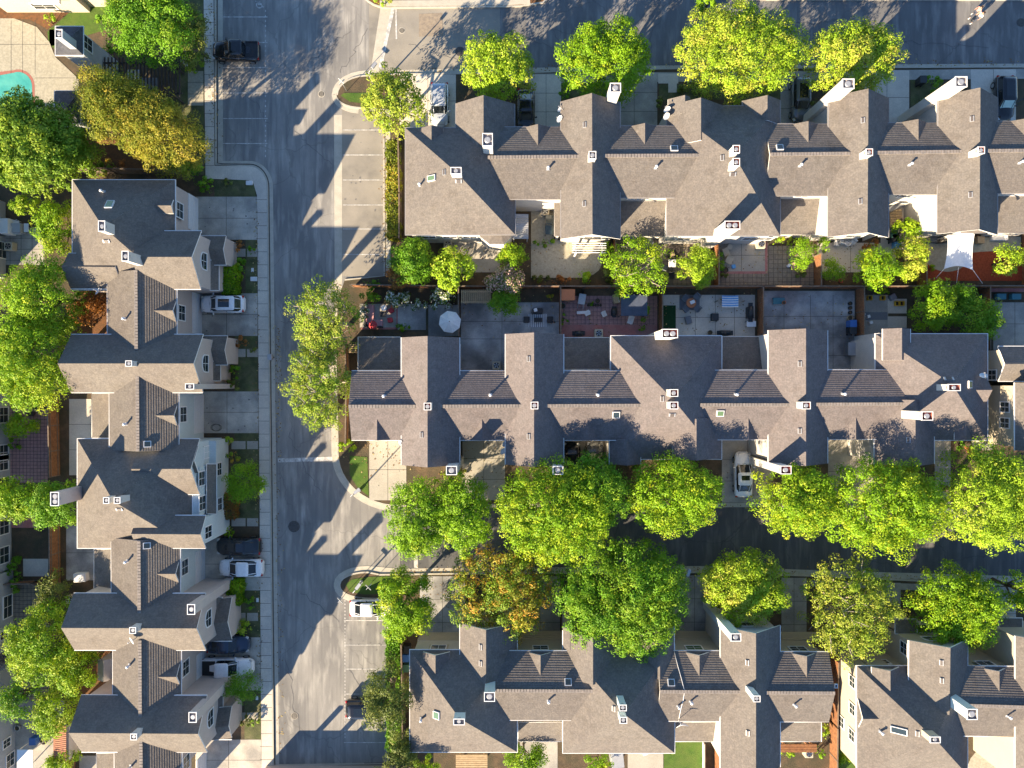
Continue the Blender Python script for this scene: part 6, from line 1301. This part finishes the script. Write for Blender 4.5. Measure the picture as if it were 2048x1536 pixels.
# dark yard with yellow crates
def crate(px, py, label, m='yellow_crate'):
    p = W(px, py, .3); r = thing('crate', label, 'crate', (p.x, p.y, .13)); b = MB()
    for x, y, w, d in ((-.22, 0, .04, .48), (.22, 0, .04, .48), (0, -.22, .4, .04), (0, .22, .4, .04)): b.box((x, y, .18), (w, d, .34))
    b.build('sides', m, r, local=True); MB().box((0, 0, .02), (.44, .44, .03)).build('bottom', 'black_plastic', r, local=True)
crate(1739, 596, 'yellow crate left of the low green plant'); crate(1794, 607, 'left one of the two joined yellow crates'); crate(1803, 607, 'right one of the two joined yellow crates'); crate(1765, 596, 'yellow crate half under the low green plant')
for x, y, l in ((1727, 628, 'upper'), (1737, 633, 'middle'), (1742, 645, 'lower')): pouf(x, y, .32, 'cloth_white', f'{l} small white stool on the dark patio', .3, .4, 'stool', 'stool')
pouf(1786, 594, .6, 'plastic_grey', 'grey garden box near the yellow crates', .5, .5, 'garden_box', 'box'); pot(1727, 607, .12, .2, 'wood_pale', 'tiny pale pot by the dark yard fence')
rug(1750, 632, 2.6, .8, 'plastic_grey', 'long dark mat on the dark patio'); 
# narrow yard right with planters
for k in range(3): pouf(1972+k*30, 593, 1.0, 'teal', f'{["left", "middle", "right"][k]} dark blue planter of the row at the right edge', 0, .5, 'planter', 'planter', .12, .6)
# concrete patio with red border
for x, y, a, l in ((1451, 505, .4, 'upper'), (1458, 520, -.5, 'lower')): chair(x, y, a, 'stucco_cream', f'{l} cream lounge chair on the concrete patio with red border', None, s=.75, legm='metal_white')
table(1459, 494, .55, .55, 'stucco_cream', 'small cream round table beside the lounge chairs', rnd=True, h=.45); pouf(1467, 533, .4, 'pad_blue', 'little light blue paddling cushion on the concrete patio', .3, .2, 'cushion_pad', 'cushion'); pot(1450, 540, .32, .3, 'bin_black', 'empty dark oval tub with white rim at the patio corner')
rug(1497, 481, .65, .35, 'plastic_grey', 'dark doormat by the wall of the concrete patio')
# paver yard
table(1344, 527, .75, .75, 'cloth_white', 'square white table on the paver yard'); chair(1327, 536, 1.2, 'plastic_grey', 'grey chair left of the square white table'); chair(1324, 552, 1.5, 'wicker', 'black wicker chair left of the round dark table'); chair(1342, 552, -1.6, 'wicker', 'black wicker chair right of the round dark table'); table(1333, 556, .6, .6, 'wood_grey', 'round dark table between two black wicker chairs', rnd=True, h=.5)
pouf(1348, 504, 1.2, 'wood_dark', 'square brown storage deck on the paver yard', 0, .3, 'deck_box', 'deck box'); pouf(1343, 510, .5, 'wood_pale', 'pale wooden tray on the brown deck box', .4, .12, 'tray', 'tray', .46); table(1298, 486, .9, .6, 'plastic_grey', 'green grey round table near the wall of the paver yard', rnd=True)
# fourth upper yard bits
pouf(1587, 531, .35, 'cloth_pink', 'maroon toy box on the paver yard beside the slender tree', .2, .4, 'toy_box', 'box', .13, .6); pouf(1578, 531, .3, 'cloth_white', 'small black and white toy cart on the paver yard', .8, .35, 'toy_cart', 'toy'); pouf(1581, 519, .3, 'bin_green', 'green toy bucket on the paver yard', .4, .3, 'toy_bucket', 'toy')
for k in range(4): chair(1672+k*11, 487-(k % 2)*3, k*1.3, 'metal_white', ['leftmost', 'second', 'third', 'rightmost'][k]+' white folding chair in the clutter under the gable wall', None, s=.45, legm='metal_white')
pot(1681, 562, .2, .25, 'cloth_red', 'small red pot below the round citrus tree')
# narrow courtyard
p = W(1792, 437, .5); r = thing('wooden_deck_steps', 'pale wooden pallet deck in the narrow courtyard', 'deck', (p.x, p.y, .13), .05)
for k in range(7): MB().box((0, -.8+k*.27, .35), (1.25, .22, .06)).build('plank', 'wood_pale', r, local=True)
p = W(1797, 410, 1.5); r = thing('covered_bundle', 'grey tarpaulin bundle above the pallet deck', 'tarpaulin', (p.x, p.y, .13), .5); MB().box((0, 0, .5), (1.9, .55, .9), 0, 0, .6, .1).build('tarpaulin', 'plastic_grey', r, local=True)
pouf(1796, 489, .6, 'pad_blue', 'silver blue round barbecue kettle in the narrow courtyard', 0, .8, 'kettle_grill', 'grill')
# shade sail
r = thing('shade_sail', 'large pale grey shade sail stretched over the red mulch yard', 'shade sail', W(1920, 510, .1)); sl_ = MB(); N_ = 14; rows = []
A_, B2, C_, D2 = W(1895, 470, 3.4), W(1949, 468, 3.4), W(1946, 540, 2.6), W(1888, 538, 2.6)
for i in range(N_+1):
    t = i/N_; row = []
    for j in range(N_+1):
        s = j/N_; q = (A_.lerp(D2, t)).lerp(B2.lerp(C_, t), s); pin = .14*math.sin(math.pi*t)*(0.5-s)*2; q = q+Vector((pin, .35*math.sin(math.pi*s)*t, -.25*math.sin(math.pi*s)*math.sin(math.pi*t))); row.append(q)
    rows.append(row)
sl_.grid(rows, 0, True); sl_.build('sail', 'cloth_white', r)
for q, e in ((C_, W(1965, 567, 2.6)), (D2, W(1872, 556, 2.4)), (W(1917, 535, 2.6), W(1913, 566, 2.4))):
    MB().tube([q, e], .02, 5).build('rope', 'cloth_white', r); MB().tube([(e.x, e.y, 0), e], .05, 6).build('post', 'iron', r)
pouf(1961, 480, .75, 'wood_pale', 'square wooden planter box right of the shade sail', 0, .5, 'planter_box', 'planter'); pouf(1999, 476, 1.7, 'metal_white', 'long white bench against the wall right of the shade sail', 0, .4, 'bench', 'bench', .13, .5); pouf(1870, 479, 1.2, 'plastic_grey', 'long dark cupboard at the wall left of the shade sail', 0, .8, 'outdoor_cupboard', 'cupboard', .13, .5)
# pergolas
def pergola(px0, py0, px1, py1, h, m, n, label, along='y', t=.09, posts=True):
    a, b = W(px0, py1, h), W(px1, py0, h); cx, cy = (a.x+b.x)/2, (a.y+b.y)/2; w, d = b.x-a.x, b.y-a.y; r = thing('pergola', label, 'pergola', (cx, cy, .12))
    for k in range(n):
        q = (k+.5)/n-.5; MB().box((q*w, 0, h), (t, d, .16)).build('rafter', m, r, local=True) if along == 'y' else MB().box((0, q*d, h), (w, t, .16)).build('rafter', m, r, local=True)
    for s in (-1, 1):
        MB().box((0, s*d*.38, h-.17), (w, .12, .16)).build('beam', m, r, local=True) if along == 'y' else MB().box((s*w*.38, 0, h-.17), (.12, d, .16)).build('beam', m, r, local=True)
    for x in (-.38, .38):
        for y in (-.38, .38): MB().box((x*w, y*d, (h-.2)/2), (.14, .14, h-.2)).build('post', m, r, local=True)
    return r
pergola(193, 116, 364, 196, 2.7, 'wood_dark', 24, 'long dark slatted pergola between the pool house and the pavement'); pergola(1144, 485, 1212, 508, 2.7, 'metal_white', 5, 'white pergola attached to the second top house', 'x', .06)
pergola(922, 580, 982, 607, 2.2, 'wood_pale', 15, 'tan slatted pergola on the fence of the stained yard'); pergola(912, 1508, 975, 1545, 2.4, 'wood_pale', 9, 'striped tan pergola at the bottom edge', 'x', .16); pergola(1560, 1487, 1632, 1503, 2.4, 'wood_fence', 5, 'reddish slatted pergola under the lower lean to roof', 'x', .12)
pergola(698, 688, 713, 706, 1.6, 'wood_pale', 5, 'small pale slatted rack at the end of the middle terrace', 't', .08)
# corrugated lean-to roof and glass frames in the first recess
p = W(1041, 453, 2.3); r = thing('corrugated_canopy', 'grey corrugated plastic canopy in the first recess of the top terrace', 'canopy', (p.x, p.y, .12)); cg = MB(); n = 40
cg.grid([[(x, -1.25+2.5*k/n, 2.2+.03*math.sin(k*2.2)-.1*x) for k in range(n+1)] for x in (-.8, .8)], 0, False); cg.build('sheet', 'tin', r, local=True)
for x in (-.7, .7):
    for y in (-1.1, 1.1): MB().box((x, y, 1.05), (.08, .08, 2.1)).build('post', 'metal_white', r, local=True)
for x, y, l in ((1100, 440, 'upper'), (1099, 460, 'lower')): table(x, y, .9, .95, 'glass_dark', f'{l} glass topped cold frame beside the corrugated canopy', h=1.1, name='cold_frame')
# left-side yard things
pouf(30, 456, 1.3, 'stucco_grey', 'pale blue covered table by the grey house', 0, .8, 'covered_table', 'table', .12, 1.0); pouf(9, 452, .9, 'cloth_white', 'grey white canvas box roof by the grey house', 0, 1.2, 'canvas_cover', 'cover', .12, 1.6)
for x, y, a, l in ((33, 449, .2, 'upper'), (35, 462, -.1, 'lower')): chair(x, y, a, 'metal_white', f'{l} white chair on the grey deck at the left edge', None, s=.7, legm='metal_white')
table(54, 456, .5, .9, 'metal_white', 'white slatted side table right of the two white chairs', h=.5)
p = W(210, 1340, 2.2); r = thing('garden_shed', 'pale grey gabled garden shed in the recess of the left terrace', 'shed', (p.x, p.y, .12)); MB().box((0, 0, .95), (1.4, 1.9, 1.9)).build('wall', 'stucco_grey', r, local=True)
rf = MB(); rf.poly([(-.85, -1.1, 1.9), (0, -1.1, 2.35), (0, 1.1, 2.35), (-.85, 1.1, 1.9)]).poly([(.85, -1.1, 1.9), (0, -1.1, 2.35), (0, 1.1, 2.35), (.85, 1.1, 1.9)]).poly([(-.7, -.95, 1.9), (.7, -.95, 1.9), (0, -.95, 2.27)]).poly([(-.7, .95, 1.9), (.7, .95, 1.9), (0, .95, 2.27)]); rf.build('roof', 'tin', r, local=True)
p = W(160, 1155, .7); r = thing('covered_hot_tub', 'crumpled white covered box behind the terrace', 'covered box', (p.x, p.y, .12), .05); MB().box((0, 0, .4), (1.3, .9, .7), 0, 0, .9, .08).build('cover', 'cloth_white', r, local=True); MB().box((0, 0, .78), (1.0, .6, .08), .1, 0, .7, .03).build('fold', 'cloth_white', r, local=True)
p = W(120, 1488, 3.0); r = thing('clay_roof_annex', 'small annex with striped terracotta roof at the lower left', 'annex', (p.x, p.y, .1)); MB().box((0, 0, 1.3), (1.4, 3.6, 2.6)).build('wall', 'stucco_white', r, local=True); cr_ = MB()
cr_.grid([[(-.75 if i == 0 else .75, -1.9+3.8*k/38, 2.75+(0 if i == 0 else .35)+.05*(k % 2)) for k in range(39)] for i in range(2)], 0, False); cr_.build('roof', 'clay_roof', r, local=True)
p = W(50, 1525, 2.6); r = thing('white_canopy', 'white flat patio cover at the bottom left', 'patio cover', (p.x, p.y, .1)); MB().box((0, 0, 2.5), (1.6, 2.6, .08), 0, 0, 1, .02).build('cover', 'cloth_white', r, local=True)
for x in (-.7, .7):
    for y in (-1.2, 1.2): MB().cyl((x, y, 0), .05, 2.5, 8).build('post', 'metal_white', r, local=True)
pot(88, 1482, .35, .5, 'bin_black', 'round black tub right of the blue bin'); pot(35, 1456, .3, .4, 'tin', 'round silver lidded pot by the lower left house'); pot(62, 827, .3, .5, 'iron', 'dark pot with bicycle parts on the maroon patio'); table(300, 168, 1.6, 1.2, 'plastic_grey', 'grey table seen under the dark pergola'); table(268, 150, 1.2, 1.0, 'flue_grey', 'small grey table seen under the dark pergola')
p = W(365, 95, 1.2); r = thing('gate', 'pale grey slatted gate between the dark hedge and the pergola', 'gate', (p.x, p.y, .1), 1.57)
for k in range(8): MB().box((-1.4+k*.4, 0, .8), (.3, .05, 1.6)).build('slat', 'metal_white', r, local=True)
for z_ in (.3, 1.4): MB().box((0, .05, z_), (3.2, .05, .1)).build('rail', 'metal_white', r, local=True)
pouf(1290, 1505, .5, 'cloth_white', 'small white stool on the pale patio at the bottom', .3, .4, 'stool', 'stool'); pouf(1235, 1520, 1.3, 'flue_grey', 'grey hooded box against the lower terrace', .1, 1.8, 'patio_heater', 'heater', .12, 1.6)
for k in range(2): table(1450+k*20, 1530, .8, .7, ['bin_black', 'cloth_white'][k], ['dark covered grill in the corner recess at the bottom', 'white crate beside the dark covered grill at the bottom'][k])
table(1008, 1060, .1, .1, 'iron', 'x') if False else None
p = W(431, 855, .5); r = thing('basketball_hoop_net', 'thin dark folded hoop frame at the edge of the third driveway', 'hoop', (p.x, p.y, .13))
for k in range(3): MB().tube([(.5*math.cos(a*.52)+k*.12, .35*math.sin(a*.52), .4+.1*k) for a in range(13)], .02, 5).build('ring', 'iron', r, local=True)

# ---------------- people and dog ----------------
def skin_mesh(name, verts, edges, rad, m, root, sub=1):
    me = bpy.data.meshes.new(name); me.from_pydata(verts, edges, []); me.materials.append(M[m]); o = bpy.data.objects.new(name, me); COL.objects.link(o); o.parent = root
    bm = bmesh.new(); bm.from_mesh(me); ly = bm.verts.layers.skin.verify()
    for i, v in enumerate(bm.verts): v[ly].radius = (rad[i], rad[i]); v[ly].use_root = (i == 0)
    bm.to_mesh(me); bm.free(); o.modifiers.new('skin', 'SKIN').use_smooth_shade = True; s = o.modifiers.new('sub', 'SUBSURF'); s.levels = sub; s.render_levels = sub; return o
def person(px, py, ang, shirt, label, hairc='hair', stride=.26):
    p = W(px, py, .9); r = thing('person', label, 'person', (p.x, p.y, .005), ang)
    V = [(0, 0, .95), (0, 0, 1.18), (0, 0, 1.42), (.01, 0, 1.53), (.03, 0, 1.64), (.03, 0, 1.72), (0, .19, 1.40), (.06, .25, 1.12), (.2, .24, .93), (.25, .23, .86), (0, -.19, 1.40), (-.08, -.25, 1.12), (-.02, -.26, .88), (0, -.25, .8),
         (0, .09, .9), (stride*.7, .1, .5), (stride, .1, .08), (stride+.16, .1, .04), (0, -.09, .9), (-stride*.4, -.1, .5), (-stride, -.1, .1), (-stride+.14, -.1, .04)]
    E_ = [(0, 1), (1, 2), (2, 3), (3, 4), (4, 5), (2, 6), (6, 7), (7, 8), (8, 9), (2, 10), (10, 11), (11, 12), (12, 13), (0, 14), (14, 15), (15, 16), (16, 17), (0, 18), (18, 19), (19, 20), (20, 21)]
    Rr = [.14, .13, .14, .055, .095, .09, .065, .045, .035, .035, .065, .045, .035, .035, .095, .065, .045, .035, .095, .065, .045, .035]
    skin_mesh('body', V, E_, Rr, 'skin', r)
    skin_mesh('shirt', [V[0], V[1], V[2], V[6], V[7], V[10], V[11]], [(0, 1), (1, 2), (2, 3), (3, 4), (2, 5), (5, 6)], [.165, .15, .165, .085, .06, .085, .06], shirt, r)
    skin_mesh('trousers', [V[0], V[14], V[15], V[16], V[18], V[19], V[20]], [(0, 1), (1, 2), (2, 3), (0, 4), (4, 5), (5, 6)], [.15, .115, .085, .06, .115, .085, .06], 'trousers', r)
    skin_mesh('hair', [(.0, 0, 1.67), (.0, 0, 1.76), (-.05, 0, 1.62)], [(0, 1), (0, 2)], [.115, .07, .09], hairc, r)
    for q in (V[17], V[21]): MB().box((q[0]-.04, q[1], .045), (.27, .1, .09), 0, 0, .8, .02).build('shoe', 'shirt_white', r, local=True)
    f = MB(); f.box((.125, 0, 1.63), (.04, .03, .05)).box((.118, .035, 1.665), (.012, .025, .012), 0, 1).box((.118, -.035, 1.665), (.012, .025, .012), 0, 1).box((.115, 0, 1.585), (.014, .05, .012), 0, 2); f.build('face', ['skin', 'soot', 'cloth_red'], r, local=True)
    for s in (8, 12):
        x, y, z = V[s]; h = MB(); sg = 1 if y > 0 else -1
        for k in range(4): a = (k-1.5)*.022; h.tube([(x+a+.03, y, z-.05), (x+a+.035, y, z-.12), (x+a+.03, y-sg*.02, z-.16+abs(k-1.4)*.008)], [.011, .01, .008], 5)
        h.tube([(x+.04, y, z-.03), (x+.08, y-sg*.02, z-.07), (x+.085, y-sg*.03, z-.1)], [.012, .011, .009], 5); h.build('fingers', 'skin', r, local=True)
    return r
person(1954, 22, -2.5, 'shirt_pink', 'person in a pink top walking on the sunlit top street'); person(1958, 33, -2.6, 'shirt_white', 'person in a white top walking a small black dog')
p = W(1945, 40, .2); r = thing('dog', 'small black dog walking beside the two people', 'dog', (p.x, p.y, .005), -2.6)
skin_mesh('body', [(-.18, 0, .27), (0, 0, .26), (.16, 0, .27), (.26, 0, .36), (.36, 0, .36), (-.28, 0, .36), (-.2, .06, .16), (-.24, .06, .08), (-.21, .06, .02), (-.2, -.06, .16), (-.16, -.06, .08), (-.18, -.06, .02), (.15, .06, .14), (.18, .06, .02), (.15, -.06, .14), (.1, -.06, .02)],
          [(0, 1), (1, 2), (2, 3), (3, 4), (0, 5), (0, 6), (6, 7), (7, 8), (0, 9), (9, 10), (10, 11), (2, 12), (12, 13), (2, 14), (14, 15)], [.075, .07, .09, .06, .03, .015, .04, .018, .018, .04, .018, .018, .03, .018, .03, .018], 'paint_black', r)
for s in (-1, 1): MB().box((.27, s*.045, .43), (.03, .02, .07), 0, 0, .4).build('ear', 'soot', r, local=True)

# cable and aerial on the lower terrace
cb_ = [roof_at(x, y)[0]+Vector((0, 0, .06)) for x, y in ((1348, 1302), (1355, 1330), (1363, 1358), (1369, 1383), (1366, 1400), (1361, 1420), (1357, 1440))]
MB().tube(cb_, .03, 5).build('roof_cable', 'metal_white', Cc)
q = roof_at(1357, 1438)[0]; m_ = MB().tube([q, q+Vector((0, 0, 1.3))], .03, 6)
for k in range(4): m_.tube([q+Vector((-.5+k*.12, -.25+k*.1, 1.2)), q+Vector((.3+k*.12, .2-k*.1, 1.2))], .02, 5)
m_.build('aerial', 'metal_white', Cc)
